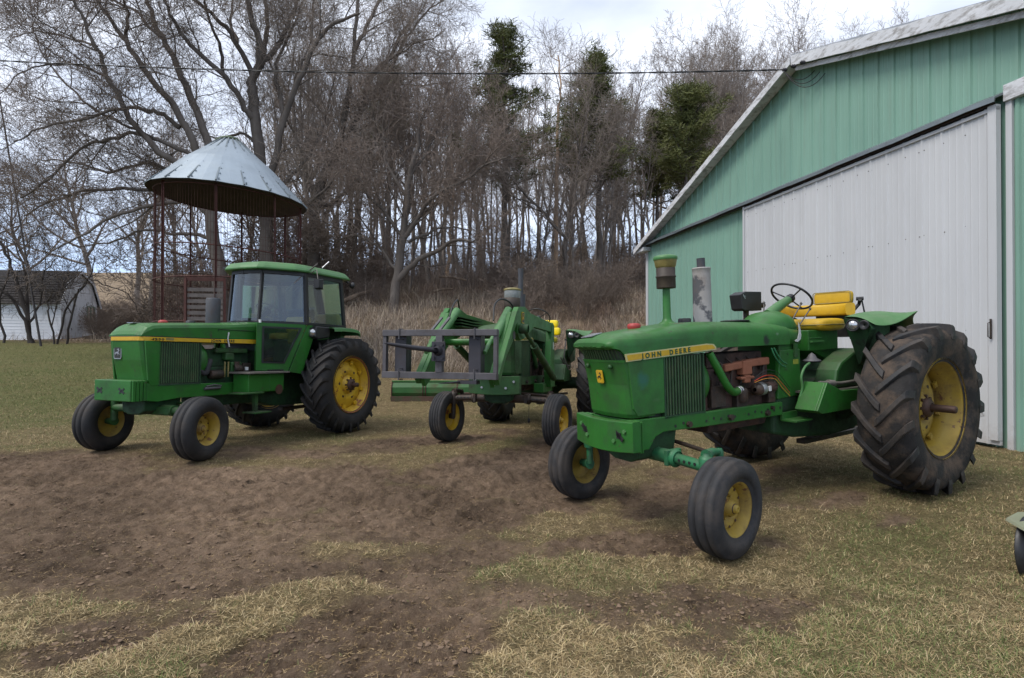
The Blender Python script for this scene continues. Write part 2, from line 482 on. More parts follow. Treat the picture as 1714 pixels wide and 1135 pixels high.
# ================================================================== where the three tractors stand
# rear axle (x, y), heading, front track, rear track, wheelbase, front wheel angle, height under front / rear axle
POSE = {
    'open':   dict(x=3.728, y=6.509, yaw=3.6706, ft=1.842, rt=1.973, wb=2.936, st=0.147, zf=-0.099, zr=0.012),
    'cab':    dict(x=-3.762, y=9.784, yaw=4.3423, ft=1.819, rt=1.80, wb=2.764, st=0.214, zf=0.065, zr=-0.007),
    'loader': dict(x=0.646, y=10.949, yaw=4.4374, ft=1.692, rt=1.944, wb=3.003, st=-0.164, zf=0.055, zr=-0.061),
}
CONT = []
for P in POSE.values():
    c, s = math.cos(P['yaw']), math.sin(P['yaw'])
    for along, tr, z in ((0, P['rt'], P['zr']), (P['wb'], P['ft'], P['zf'])):
        for sd in (1, -1):
            CONT.append((P['x'] + c * along - s * sd * tr / 2, P['y'] + s * along + c * sd * tr / 2, z))
CONT = np.array(CONT)
_S = 1.1


def base_h(X, Y):
    X = np.asarray(X, float); Y = np.asarray(Y, float)
    a = X / np.maximum(Y, 1.0)
    L = np.interp(Y, [12, 20, 30, 45, 60, 120, 200, 600], [0, .75, 1.75, 3.0, 5.0, 17.0, 24, 40])
    Mi = np.interp(Y, [12, 14, 17, 22, 30, 45, 70, 120, 200, 600], [0, .3, 1.05, 2.5, 4.25, 6.2, 8.2, 12, 16, 30])
    w = sstep(-.52, -.25, a)
    h = L * (1 - w) + Mi * w
    return h


_b = base_h(CONT[:, 0], CONT[:, 1])
_K = np.exp(-((CONT[:, None, 0] - CONT[None, :, 0]) ** 2 + (CONT[:, None, 1] - CONT[None, :, 1]) ** 2) / (2 * _S * _S))
_W = np.linalg.solve(_K + 1e-3 * np.eye(len(CONT)), CONT[:, 2] - _b)


def ground_h(X, Y):
    X = np.asarray(X, float); Y = np.asarray(Y, float)
    h = base_h(X, Y)
    for (cx, cy, _), w in zip(CONT, _W):
        h = h + w * np.exp(-((X - cx) ** 2 + (Y - cy) ** 2) / (2 * _S * _S))
    return h


def gz(x, y): return float(ground_h(np.array([x]), np.array([y]))[0])


# ------------------------------------------------------------------ where the yard is churned to mud (ground metres)
# ellipses: x, y, half length, half width, turn (deg), strength
MUD = [(-3.6, 5.6, 4.2, 1.1, 4, 1), (-1.0, 5.0, 2.3, .75, 10, 1.0), (-3.6, 4.35, 1.9, .55, 4, .95), (.1, 6.7, 2.3, .85, 38, 1),
       (.9, 8.0, 1.6, .7, 55, .9), (-.5, 3.9, 1.0, .5, -30, .9), (-.78, 2.95, 1.0, .42, 30, .95), (-2.2, 3.1, .75, .32, 20, .85), (.0, 3.1, .7, .3, 25, .8),
       (-6.6, 6.3, 3.0, 1.2, -2, .95), (.95, 4.55, .75, .42, 25, .95), (2.0, 6.0, .7, .5, 30, .7), (1.5, 5.7, .7, .5, 20, .75), (1.3, 3.15, .9, .3, 15, .62),
       (.55, 3.5, .5, .3, -20, .62), (2.9, 5.5, .6, .25, 20, .62), (-1.3, 8.4, 1.5, .6, 20, .85), (3.3, 4.9, .4, .16, 0, .6),
       (-2.8, 7.6, 1.8, .45, 10, .65), (2.8, 6.9, .9, .5, 20, .66), (0, 9.5, .8, .5, 60, .6), (1.85, 4.35, .22, .22, 0, .5), (-.3, 2.5, .7, .3, 0, .8),
       (-5, 12.0, 1.6, .25, 0, .4), (-4.4, 3.3, 1.0, .35, 0, .8), (-2.4, 4.0, 2.8, .85, 4, .82), (-.2, 3.4, 1.5, .4, 12, .72), (1.0, 3.3, 1.2, .3, 5, .5)]
KEEP = [(.55, 5.1, .6, .35, 25, .9), (-2.3, 4.75, .5, .08, 12, .55), (-.95, 4.05, .5, .14, 8, .75), (-1.7, 3.3, .85, .17, 8, .68), (-.35, 4.55, .3, .1, 0, .5),
        (-1.3, 6.0, .5, .14, 5, .5), (-1.75, 2.9, .35, .14, 20, .8), (.3, 2.6, .3, .2, 0, .7), (.9, 3.85, .8, .35, 10, .8), (-3.1, 2.85, .7, .12, 5, .7), (-.5, 5.75, .4, .12, 10, .4)]


def mud_mask(X, Y):
    wx = X + (fbm(X * 1.1, Y * 1.1, 4, 3) - .5) * 1.1; wy = Y + (fbm(X * 1.1, Y * 1.1, 4, 9) - .5) * 1.0

    def fld(E):
        f = np.zeros_like(X)
        for x, y, a, b, t, s in E:
            c, q = math.cos(R(t)), math.sin(R(t))
            u = ((wx - x) * c + (wy - y) * q) / a; v = (-(wx - x) * q + (wy - y) * c) / b
            f = np.maximum(f, s * np.exp(-(u * u + v * v) ** 1.5 * .7))
        return f
    f = fld(MUD) - fld(KEEP) * .62
    f = f + (fbm(X * 3.1, Y * 3.1, 4, 21) - .5) * .62 + (fbm(X * 14, Y * 14, 3, 33) - .5) * .3
    return sstep(.22, .72, f)


def ruts(X, Y):
    """tyre tracks pressed into the mud: cleated bands along gentle arcs"""
    d = np.zeros_like(X)
    for (cx, cy, rad, wdt, dep, a0, a1, cle) in RUTS:
        dx = X - cx; dy = Y - cy; r = np.hypot(dx, dy); th = np.arctan2(dy, dx)
        b = np.clip(1 - ((r - rad) / wdt) ** 4, 0, 1) * sstep(a0, a0 + .03, th) * (1 - sstep(a1 - .03, a1, th))
        ph = (th * rad + np.abs(r - rad) * .7) / cle
        d = d - b * dep * 1.5 * (.35 + .65 * (np.sin(ph * 2 * math.pi) > -.1)) + np.exp(-((np.abs(r - rad) - wdt * 1.1) / .04) ** 2) * dep * .8 * sstep(a0, a0 + .03, th) * (1 - sstep(a1 - .03, a1, th))
    return d


RUTS = [(-5.5, -9.0, 15.0, .20, .035, .9, 1.95, .16), (-5.0, -9.4, 14.6, .16, .03, .95, 2.0, .14), (3.2, 2.6, 4.3, .2, .04, 1.9, 2.75, .16), (3.6, 2.4, 5.2, .2, .03, 1.85, 2.65, .16),
        (-6.5, 14.0, 10.2, .2, .03, -1.75, -.85, .16), (-2.4, -1.8, 5.2, .15, .045, .95, 1.45, .12), (-4.4, 1.2, 4.0, .15, .04, -.1, .5, .12), (2.6, 10.8, 6.7, .2, .03, -2.4, -1.7, .15),
        (-4.0, 20, 13.9, .2, .03, -1.75, -1.15, .16)]


# straight-ish lug prints: x0, y0, x1, y1, half width, depth, cleat spacing, bow
STRIPS = [(-.2, 2.4, -1.0, 3.3, .15, .026, .13, -.05), (-1.30, 2.2, -1.52, 3.25, .17, .030, .13, .0), (-2.05, 4.2, -2.0, 6.9, .19, .026, .15, .25), (-.85, 4.5, .55, 8.6, .18, .026, .15, .15), (-3.6, 5.0, -.6, 5.45, .18, .022, .15, .1), (-5.5, 4.6, -2.4, 5.0, .2, .022, .16, -.1),
          (-6.5, 6.0, -1.5, 6.9, .2, .02, .16, .2), (-.2, 2.3, .75, 3.6, .15, .02, .13, .1), (-4.5, 3.4, -2.2, 3.9, .18, .024, .15, .05), (1.2, 5.0, 2.3, 5.9, .16, .018, .14, .1), (-.5, 7.0, -2.6, 8.3, .18, .02, .15, .1), (-3.4, 7.0, 1.2, 7.4, .18, .018, .15, -.15)]


def strips(X, Y):
    d = np.zeros_like(X); cover_ = np.zeros_like(X)
    for x0, y0, x1, y1, w, dep, cle, bow in STRIPS:
        L = math.hypot(x1 - x0, y1 - y0); ux, uy = (x1 - x0) / L, (y1 - y0) / L
        a = (X - x0) * ux + (Y - y0) * uy; t = a / L
        la = -(X - x0) * uy + (Y - y0) * ux - bow * 4 * t * (1 - t)
        ins = sstep(-.02, .06, t) * (1 - sstep(.92, 1.03, t)) * (1 - sstep(w * .85, w * 1.05, np.abs(la)))
        lug = sstep(-.25, .25, np.sin((a + np.abs(la) * .75) / cle * 2 * math.pi))
        brk = sstep(.3, .5, fbm(X * 2.1 + x0, Y * 2.1, 3, 151))
        rim = np.exp(-((np.abs(la) - w * 1.15) / .035) ** 2) * sstep(0, .06, t) * (1 - sstep(.94, 1, t))
        d = d + (-ins * 1.35 * dep * (.3 + .9 * lug) + rim * dep * .45) * (.3 + .7 * brk); cover_ = np.maximum(cover_, ins * brk)
    return d, cover_


def detail_h(X, Y, mud):
    near = 1 - sstep(11, 16, Y)
    cl = fbm(X * 3.2, Y * 3.2, 5, 41)
    clod = np.abs(fbm(X * 8, Y * 8, 4, 51) - .5) * 2
    sd_, sc_v = strips(X, Y)
    d = mud * (1 - .65 * sc_v) * ((cl - .5) * .055 - clod * .03 - .01 + (fbm(X * 13, Y * 21, 4, 71) - .5) * .095) + (1 - mud) * (fbm(X * 5, Y * 5, 4, 61) - .5) * .035
    d = d + sd_ * (.2 + .8 * mud) + ruts(X, Y) * .6 * (.25 + .75 * mud) * near * 1.0
    kill = np.ones_like(X)
    for cx, cy, _ in CONT: kill = np.minimum(kill, .25 + .75 * sstep(.1, .45, np.hypot(X - cx, Y - cy)))
    return d * near * kill


def grid_axis(lo, hi, step, far_lo, far_hi, g=1.13):
    a = list(np.arange(lo, hi + 1e-6, step))
    s = step; x = hi; r = []
    while x < far_hi:
        s *= g; x += s; r.append(x)
    s = step; x = lo; q = []
    while x > far_lo:
        s *= g; x -= s; q.append(x)
    return np.array(q[::-1] + a + r)


def ground_material():
    m, n, l, b = _nt('yard_earth_and_dead_grass')
    at = n.new("ShaderNodeAttribute"); at.attribute_name = 'cover'
    sp = n.new("ShaderNodeSeparateColor"); l.new(at.outputs[0], sp.inputs[0])
    tc = n.new("ShaderNodeTexCoord"); v = tc.outputs["Object"]
    straw = _ramp(n, l, _noise(n, l, v, 9, 8, 0.75), 0.3, 0.7, (0.12, 0.088, 0.048, 1), (0.34, 0.262, 0.145, 1))
    mp = n.new("ShaderNodeMapping"); mp.inputs["Scale"].default_value = (1, 1, 1); l.new(v, mp.inputs[0])
    fine = _ramp(n, l, _noise(n, l, v, 70, 4, 0.7), 0.36, 0.64, (0.55, 0.52, 0.48, 1), (1.3, 1.3, 1.25, 1))
    straw = _mix(n, l, 1.0, straw, fine, 'MULTIPLY')
    grn = _ramp(n, l, _noise(n, l, v, 12, 6, 0.7), 0.3, 0.7, (0.09, 0.098, 0.036, 1), (0.21, 0.21, 0.085, 1))
    grn = _mix(n, l, 1.0, grn, fine, 'MULTIPLY')
    pt = _ramp(n, l, _noise(n, l, v, 1.3, 6, 0.65), 0.42, 0.64)
    gmask = _mix(n, l, sp.outputs[1], _mul(n, l, pt, 0.28), (1, 1, 1, 1))
    gr = _mix(n, l, gmask, straw, grn)
    mud = _ramp(n, l, _noise(n, l, v, 6.5, 10, 0.8), 0.32, 0.68, (0.068, 0.047, 0.032, 1), (0.31, 0.222, 0.155, 1))
    dry = _ramp(n, l, _noise(n, l, v, .55, 4, 0.55), 0.38, 0.62, (.72, .70, .68, 1), (1.45, 1.42, 1.38, 1))
    mud = _mix(n, l, 1.0, mud, dry, 'MULTIPLY')
    mud = _mix(n, l, _ramp(n, l, _noise(n, l, v, 38, 5, 0.7), 0.55, 0.7), mud, (0.26, 0.195, 0.13, 1))
    wd = _ramp(n, l, _noise(n, l, v, 1.1, 8, 0.75), 0.35, 0.65, (0.15, 0.11, 0.078, 1), (0.31, 0.24, 0.165, 1))
    wd = _mix(n, l, 1.0, wd, fine, 'MULTIPLY')
    c = _mix(n, l, sp.outputs[0], gr, mud)
    c = _mix(n, l, sp.outputs[2], c, wd)
    l.new(c, b.inputs["Base Color"]); b.inputs["Roughness"].default_value = 0.95; b.inputs["Specular IOR Level"].default_value = 0.15
    bp = n.new("ShaderNodeBump"); bp.inputs["Strength"].default_value = 0.9; bp.inputs["Distance"].default_value = 0.07
    mz = n.new('ShaderNodeMath'); mz.operation = 'ADD'; l.new(_noise(n, l, v, 38, 7, 0.75), mz.inputs[0]); l.new(_mul(n, l, _noise(n, l, v, 130, 5, 0.8), .5), mz.inputs[1]); l.new(mz.outputs[0], bp.inputs["Height"])
    l.new(bp.outputs[0], b.inputs["Normal"])
    return m


def cover(X, Y):
    """r = mud, g = how green, b = dead weeds of the bank"""
    a = X / np.maximum(Y, 1)
    mud = mud_mask(X, Y) * (1 - sstep(11.5, 14, Y))
    g = .75 * sstep(-.25, -.75, a) * sstep(8.5, 14, Y) * .85 + sstep(-4, -9, X) * sstep(7, 10, Y) * .2
    g = g + .35 * sstep(.5, .66, fbm(X * .9, Y * .9, 4, 81)) + .2 * sstep(2, 4, X) * (1 - sstep(5, 7, Y))
    foot = np.where(a < -.38, 27.5, 15.2) + (fbm(X * .5, Y * .5, 3, 91) - .5) * 3
    foot = foot * sstep(-1.0, -.75, a) + 29 * (1 - sstep(-1.0, -.75, a))
    wd = sstep(-.5, 1.5, Y - foot)
    return mud * (1 - wd), np.clip(g * (.55 + .9 * fbm(X * 2.2, Y * 2.2, 4, 95)), 0, 1) * (1 - wd), wd


gx = grid_axis(-7.5, 5.5, .024, -700, 700)
gy = grid_axis(2.2, 11.5, .027, -60, 900, 1.06)
GX, GY = np.meshgrid(gx, gy)
c_m, c_g, c_w = cover(GX, GY)
gzv = ground_h(GX, GY) + detail_h(GX, GY, c_m) + c_w * (fbm(GX * .9, GY * .9, 4, 15) - .5) * .5
nx, ny = len(gx), len(gy)
me = bpy.data.meshes.new("ground")
co = np.stack([GX, GY, gzv], -1).reshape(-1, 3)
idx = np.arange(nx * ny).reshape(ny, nx)
quads = np.stack([idx[:-1, :-1], idx[:-1, 1:], idx[1:, 1:], idx[1:, :-1]], -1).reshape(-1, 4)


def np_mesh(me, co, quads, k=4, smooth=True):
    me.vertices.add(len(co)); me.vertices.foreach_set("co", np.ascontiguousarray(co, dtype=np.float32).ravel())
    nf = len(quads)
    me.loops.add(nf * k); me.loops.foreach_set("vertex_index", np.ascontiguousarray(quads, dtype=np.int32).ravel())
    me.polygons.add(nf); me.polygons.foreach_set("loop_start", np.arange(0, nf * k, k, dtype=np.int32))
    me.polygons.foreach_set("use_smooth", np.full(nf, smooth))
    me.update(); me.validate()


np_mesh(me, co, quads)
ca = me.color_attributes.new("cover", 'FLOAT_COLOR', 'POINT')
ca.data.foreach_set("color", np.stack([c_m, c_g, c_w, np.ones_like(c_m)], -1).reshape(-1, 4).astype(np.float32).ravel())
me.materials.append(ground_material())
ground = structure(bpy.data.objects.new("ground", me)); col.objects.link(ground)


# ------------------------------------------------------------------ grass: real blades, dead and green
def blade_material(name):
    m, n, l, b = _nt(name)
    at = n.new("ShaderNodeAttribute"); at.attribute_name = 'tint'
    l.new(at.outputs[0], b.inputs["Base Color"]); b.inputs["Roughness"].default_value = 0.7; b.inputs["Specular IOR Level"].default_value = 0.2
    return m


def blades(name, X, Y, ln, wd, lean, colr, rng, zoff=-.004, kink=.5):
    n = len(X)
    c = cover(X, Y)
    Z = ground_h(X, Y) + detail_h(X, Y, c[0]) + c[2] * (fbm(X * .9, Y * .9, 4, 15) - .5) * .5 + zoff
    az = rng.uniform(0, 2 * np.pi, n); tilt = lean
    d = np.stack([np.cos(az) * np.sin(tilt), np.sin(az) * np.sin(tilt), np.cos(tilt)], -1)
    t2 = np.clip(tilt + kink * rng.uniform(.2, 1.6, n), 0, 1.62)
    az2 = az + rng.normal(0, .5, n)
    d2 = np.stack([np.cos(az2) * np.sin(t2), np.sin(az2) * np.sin(t2), np.cos(t2)], -1)
    sd = np.stack([-np.sin(az + rng.normal(0, .6, n)), np.cos(az), np.zeros(n)], -1)
    p = np.stack([X, Y, Z], -1)
    h = (wd / 2)[:, None]
    m1 = p + d * (ln * .5)[:, None]; tp = m1 + d2 * (ln * .5)[:, None]
    V = np.stack([p - sd * h, p + sd * h, m1 + sd * h * .85, m1 - sd * h * .85, tp + sd * h * .25, tp - sd * h * .25], 1).reshape(-1, 3)
    k = np.arange(n)[:, None] * 6
    F = np.concatenate([k + [0, 1, 2, 3], k + [3, 2, 4, 5]], 0)
    me = bpy.data.meshes.new(name)
    np_mesh(me, V, F, 4, False)
    at = me.color_attributes.new("tint", 'FLOAT_COLOR', 'POINT')
    C6 = np.repeat(np.concatenate([colr, np.ones((n, 1))], 1)[:, None], 6, 1).reshape(-1, 4)
    at.data.foreach_set("color", C6.astype(np.float32).ravel())
    me.materials.append(blade_material(name))
    o = bpy.data.objects.new(name, me); col.objects.link(o)
    return o


rng = np.random.default_rng(4)
N = 980000
Yg = 2.35 * (30 / 2.35) ** rng.uniform(0, 1, N) ** 1.0
Xg = rng.uniform(-1.0, 1.0, N) * (Yg * .98 + .3)
cm, cg, cw = cover(Xg, Yg)
clump = fbm(Xg * 9, Yg * 9, 3, 101)
keep = (rng.uniform(0, 1, N) < (1 - cm) * .86 + .34) & (cw < .6) & (rng.uniform(0, 1, N) < .35 + 1.1 * sstep(.3, .6, clump))
barn_in = (Xg > 7.2 - .187 * (Yg - 8.1) - .02) & (Yg > 3.5)
keep &= ~barn_in
for cx, cy, _ in CONT: keep &= np.hypot(Xg - cx, Yg - cy) > .16
Xg, Yg, cm, cg, clump = Xg[keep], Yg[keep], cm[keep], cg[keep], clump[keep]
n_ = len(Xg)
far = 1 + sstep(4, 18, Yg) * 1.6
ln = rng.gamma(6, .0058, n_) * (1 + .25 * far) * (.55 + .8 * clump) * (1 - .45 * (cm > .45))
wdt = rng.uniform(.0017, .0034, n_) * far
lean = np.clip(rng.normal(1.25, .22, n_), .2, 1.52)
pal = np.array([[.44, .33, .175], [.32, .235, .115], [.54, .43, .25], [.22, .155, .08], [.38, .285, .14]])
ci = rng.integers(0, 5, n_)
cc = pal[ci] * rng.uniform(.65, 1.2, (n_, 1))
gp = np.array([[.12, .15, .045], [.17, .195, .07], [.085, .115, .035]])[rng.integers(0, 3, n_)] * rng.uniform(.7, 1.25, (n_, 1))
cc[cm > .45] *= np.array([[.78, .72, .68]]); lean[cm > .45] = np.clip(rng.normal(1.4, .12, (cm > .45).sum()), .9, 1.55)
isg = rng.uniform(0, 1, n_) * (1 + 3 * (cm > .45)) < np.clip(.03 + cg * .6, 0, .6)
cc[isg] = gp[isg]; lean[isg] = np.clip(rng.normal(.75, .3, isg.sum()), .1, 1.4)
tag(blades("dead_grass", Xg, Yg, ln, wdt, lean, cc, rng), 'matted straw coloured lawn grass with green shoots covering the yard', 'grass', kind='stuff')

# crumbled clods lying on the churned soil
N = 60000
Yc = 2.4 * (10.5 / 2.4) ** rng.uniform(0, 1, N) ** .9; Xc = rng.uniform(-1.0, .75, N) * Yc
cmc, _g, cwc = cover(Xc, Yc)
kc = (cmc * rng.uniform(.3, 1, N) > .38) & (fbm(Xc * 2.3, Yc * 2.3, 3, 141) + rng.normal(0, .12, N) > .5)
Xc, Yc, cmc = Xc[kc], Yc[kc], cmc[kc]; n_ = len(Xc)
ph = (1 + 5 ** .5) / 2
ico = np.array([(-1, ph, 0), (1, ph, 0), (-1, -ph, 0), (1, -ph, 0), (0, -1, ph), (0, 1, ph), (0, -1, -ph), (0, 1, -ph), (ph, 0, -1), (ph, 0, 1), (-ph, 0, -1), (-ph, 0, 1)], float) / 1.9
icf = np.array([(0, 11, 5), (0, 5, 1), (0, 1, 7), (0, 7, 10), (0, 10, 11), (1, 5, 9), (5, 11, 4), (11, 10, 2), (10, 7, 6), (7, 1, 8), (3, 9, 4), (3, 4, 2), (3, 2, 6), (3, 6, 8), (3, 8, 9), (4, 9, 5), (2, 4, 11), (6, 2, 10), (8, 6, 7), (9, 8, 1)])
size = np.clip(rng.gamma(1.6, .0026, n_), .0015, .015)
Zc = ground_h(Xc, Yc) + detail_h(Xc, Yc, cmc) + size * .15
Vc = np.stack([Xc, Yc, Zc], -1)[:, None] + ico[None] * rng.uniform(.6, 1.25, (n_, 12, 1)) * size[:, None, None] * np.stack([rng.uniform(.8, 1.6, n_), rng.uniform(.8, 1.6, n_), rng.uniform(.4, .75, n_)], -1)[:, None]
mec = bpy.data.meshes.new('soil_clods')
np_mesh(mec, Vc.reshape(-1, 3), (icf[None] + (np.arange(n_) * 12)[:, None, None]).reshape(-1, 3), 3, False)
mec.materials.append(surf('crumbly_soil', (.175, .123, .085, 1), .95, var=.35, vs=1.5, dirt=(.09, .062, .043, 1), damt=.7, ds=3, spec=.1))
oc = bpy.data.objects.new('soil_clods', mec); col.objects.link(oc)
tag(oc, 'crumbled brown soil clods strewn over the churned mud of the yard', 'soil', kind='stuff')

# tall dead weeds on the bank behind the tractors
N = 150000
Yw = 14.2 * (46 / 14.2) ** rng.uniform(0, 1, N)
Xw = rng.uniform(-.98, .40, N) * Yw
cm, cg, cw = cover(Xw, Yw)
dens = fbm(Xw * .8, Yw * .8, 3, 111)
k_ = (cw > .35) & (rng.uniform(0, 1, N) < .35 + sstep(.35, .65, dens)) & ~((Xw < -21.5) & (Yw > 29) & (Yw < 34))
k_ &= ~((Xw > 7.2 - .187 * (Yw - 8.1) - .4) & (Yw < 21))
Xw, Yw, dens = Xw[k_], Yw[k_], dens[k_]
n_ = len(Xw)
ln = rng.gamma(5, .085, n_) * (.5 + dens) * 1.15
wdt = rng.uniform(.006, .014, n_) * (1 + sstep(15, 45, Yw) * 1.3)
lean = np.clip(np.abs(rng.normal(.45, .45, n_)), .02, 1.45)
pal = np.array([[.33, .265, .205], [.42, .345, .26], [.23, .175, .14], [.29, .235, .195], [.50, .42, .32]])
cc = pal[rng.integers(0, 5, n_)] * rng.uniform(.6, 1.15, (n_, 1))
red = fbm(Xw * .25, Yw * .25, 3, 121)[:, None]
cc = cc * np.where(red > .55, np.array([[.85, .76, .74]]), 1.0)
tag(blades("dead_weeds", Xw, Yw, ln, wdt, lean, cc, rng, kink=.7), 'tall dry brown weeds and grass lying over the bank below the wood', 'weeds', kind='stuff')
# ================================================================== the barn
BD = Vector((-.187, 1, 0)).normalized()       # along the gable wall, away from the camera
BN = Vector((BD.y, -BD.x, 0))                 # into the barn
B0 = Vector((7.16, 8.13, 0))
K = 1.0173
RIDGE_T, EAVE_T = 3.86 * K, 11.9 * K
def bp_(t, dpt, z): return tuple(B0 + BD * t + BN * dpt + Vector((0, 0, z)))
def roof_z(t): return 7.77 - abs(t - RIDGE_T) * (7.77 - 5.08) / (EAVE_T - RIDGE_T)

M['barn_green'] = surf('faded_green_barn_sheet', (0.178, 0.318, 0.25, 1), 0.5, var=0.07, vs=.9, dirt=(0.20, 0.36, 0.28, 1), damt=0.5, ds=1.1, stretch=(1, 1, .35), dth=(.4, .7), chip=(0.42, 0.46, 0.42, 1), cth=(0.735, .75), cs=6, metal=.0)
M['barn_white'] = surf('dull_white_barn_sheet', (0.50, 0.507, 0.515, 1), 0.5, var=0.05, vs=.8, dirt=(0.43, 0.438, 0.45, 1), damt=0.5, ds=1.5, stretch=(1, 1, .25), dth=(.4, .7), chip=(0.12, 0.11, 0.1, 1), cth=(0.755, .765), cs=9)
M['old_white'] = surf('peeling_white_board', (0.6, 0.61, 0.63, 1), 0.7, var=0.1, vs=2, dirt=(0.26, 0.25, 0.24, 1), damt=0.9, ds=4, dth=(.48, .64), stretch=(1, 1, 3), bump=.5, bs=15)
M['zinc'] = surf('zinc_track_cover', (0.17, 0.2, 0.215, 1), 0.45, metal=0.5, var=0.15, vs=2, dirt=(0.11, 0.11, 0.11, 1), damt=0.5, ds=5)
M['roof_tin'] = surf('galvanised_roof', (0.34, 0.36, 0.38, 1), 0.45, metal=0.5, var=0.1, vs=1)

def splashed(m0, name, colr, h=.55, runs=.38):
    """rain-splashed soil and runs near the foot of a wall, broken up by noise"""
    m = m0.copy(); m.name = name; n = m.node_tree.nodes; l = m.node_tree.links
    b = next(x for x in n if x.type == 'BSDF_PRINCIPLED'); cur = b.inputs['Base Color'].links[0].from_socket
    tc = n.new("ShaderNodeTexCoord"); sp = n.new("ShaderNodeSeparateXYZ"); l.new(tc.outputs["Object"], sp.inputs[0])
    nz = _noise(n, l, tc.outputs["Object"], 7, 8, .75); mm = n.new("ShaderNodeMath"); mm.operation = 'MULTIPLY_ADD'
    l.new(nz, mm.inputs[0]); mm.inputs[1].default_value = 1.3; l.new(sp.outputs[2], mm.inputs[2])
    k = _ramp(n, l, mm.outputs[0], .45, h + .6, (.75, .75, .75, 1), (0, 0, 0, 1))
    cur = _mix(n, l, k, cur, colr)
    mp = n.new("ShaderNodeMapping"); mp.inputs["Scale"].default_value = (2.2, 2.2, .12); l.new(tc.outputs["Object"], mp.inputs[0])
    st = _mul(n, l, _ramp(n, l, _noise(n, l, mp.outputs[0], 4, 6, .7), .52, .75), runs)
    cur = _mix(n, l, st, cur, tuple(x * .62 for x in colr[:3]) + (1,))
    l.new(cur, b.inputs['Base Color'])
    return m


M['barn_green'] = splashed(M['barn_green'], 'barn_sheet_green', (.24, .30, .24, 1))
M['barn_white'] = splashed(M['barn_white'], 'barn_sheet_white', (.34, .31, .28, 1), runs=.14)
barn = tag(empty("barn", tuple(B0)), 'big green metal barn with a white sliding door at the right', 'barn')
_off = Vector(B0)
def bl(t, dpt, z): return tuple(BD * t + BN * dpt + Vector((0, 0, z)))


def sheet(name, t0, t1, z0f, z1f, dpt, m, rib=.34, rh=.03, rw=.05, parent=barn, minor=True):
    """ribbed steel sheet: trapezoid ribs stand proud of the flat, with two low ribs between"""
    ts = []; t = t0
    k = math.ceil((t0) / rib)
    ts.append((t0, 0))
    while k * rib < t1 - rw:
        c = k * rib
        if c - rw > t0:
            ts += [(c - rw / 2 - .012, 0), (c - rw / 2 + .004, rh), (c + rw / 2 - .004, rh), (c + rw / 2 + .012, 0)]
            if minor:
                for q in (1 / 3, 2 / 3):
                    cc = c + rib * q
                    if cc + .03 < t1: ts += [(cc - .014, 0), (cc - .006, .004), (cc + .006, .004), (cc + .014, 0)]
        k += 1
    ts.append((t1, 0))
    ts = sorted(set(ts))
    b = MB(); vs = []
    for t, o in ts:
        vs += [bl(t, dpt - o, z0f(t)), bl(t, dpt - o, z1f(t))]
    b.add(vs, [(2 * i, 2 * i + 2, 2 * i + 3, 2 * i + 1) for i in range(len(ts) - 1)])
    o = b.build(name, m, parent)
    return o


TR_Z = 5.06
# upper wall, split where the ridge is, and the wall below the door track
tz0 = lambda t: TR_Z + .05
s1 = MB()
sheet('upper_wall', -4.2 * K + .25, EAVE_T, tz0, lambda t: max(roof_z(t), TR_Z + .05), 0, M['barn_green'])
sheet('lower_wall', 5.6 * K, EAVE_T, lambda t: -.35, lambda t: TR_Z + .05, 0, M['barn_green'])
sheet('lower_wall', -4.2 * K + .25, .25, lambda t: -.35, lambda t: TR_Z + .05, 0, M['barn_green'])
# rear of the opening so the barn is not hollow-looking
MB().add([bl(.2, .02, -.3), bl(5.7 * K, .02, -.3), bl(5.7 * K, .02, TR_Z + .06), bl(.2, .02, TR_Z + .06)], [(0, 1, 2, 3)]).build('inner_panel', M['barn_green'], barn)
# sliding door, hanging 12 cm proud of the wall
D0, D1 = -.17, 5.90 * K
door = sheet('sliding_door', D0, D1, lambda t: .05, lambda t: TR_Z - .05, -.13, M['barn_white'], rib=.345, rh=.02, rw=.035)
fb = MB()
for z in (.05,): fb.hexa([bl(D0, -.128, z), bl(D1, -.128, z), bl(D1, -.09, z), bl(D0, -.09, z), bl(D0, -.128, z + .06), bl(D1, -.128, z + .06), bl(D1, -.09, z + .06), bl(D0, -.09, z + .06)])
fb.hexa([bl(D1 - .06, -.165, .03), bl(D1, -.165, .03), bl(D1, -.09, .03), bl(D1 - .06, -.09, .03), bl(D1 - .06, -.165, TR_Z - .04), bl(D1, -.165, TR_Z - .04), bl(D1, -.09, TR_Z - .04), bl(D1 - .06, -.09, TR_Z - .04)])
fb.hexa([bl(D0, -.175, .12), bl(D0 + .12, -.175, .12), bl(D0 + .12, -.09, .12), bl(D0, -.09, .12), bl(D0, -.175, TR_Z - .04), bl(D0 + .12, -.175, TR_Z - .04), bl(D0 + .12, -.09, TR_Z - .04), bl(D0, -.09, TR_Z - .04)])
fb.hexa([bl(D0, -.17, TR_Z - .12), bl(D1, -.17, TR_Z - .12), bl(D1, -.10, TR_Z - .12), bl(D0, -.10, TR_Z - .12), bl(D0, -.17, TR_Z - .075), bl(D1, -.17, TR_Z - .075), bl(D1, -.10, TR_Z - .075), bl(D0, -.10, TR_Z - .075)])
fb.build('door_frame', M['barn_white'], door)
# rows of screws, each a small dark head
sb = MB()
rs = random.Random(2)
for z in (3.33, 1.75, .6, 4.75):
    k = 1
    while k * .345 < D1:
        for dt in ((-.03,) if k % 3 else (-.03, .05)):
            c = Vector(bl(k * .345 + dt + rs.uniform(-.01, .01), -.13, z + rs.uniform(-.012, .012)))
            sb.tube([c, c - BN * .006], .009, 6, True, False)
        k += 1
sb.build('screws', M['greasy'], door)
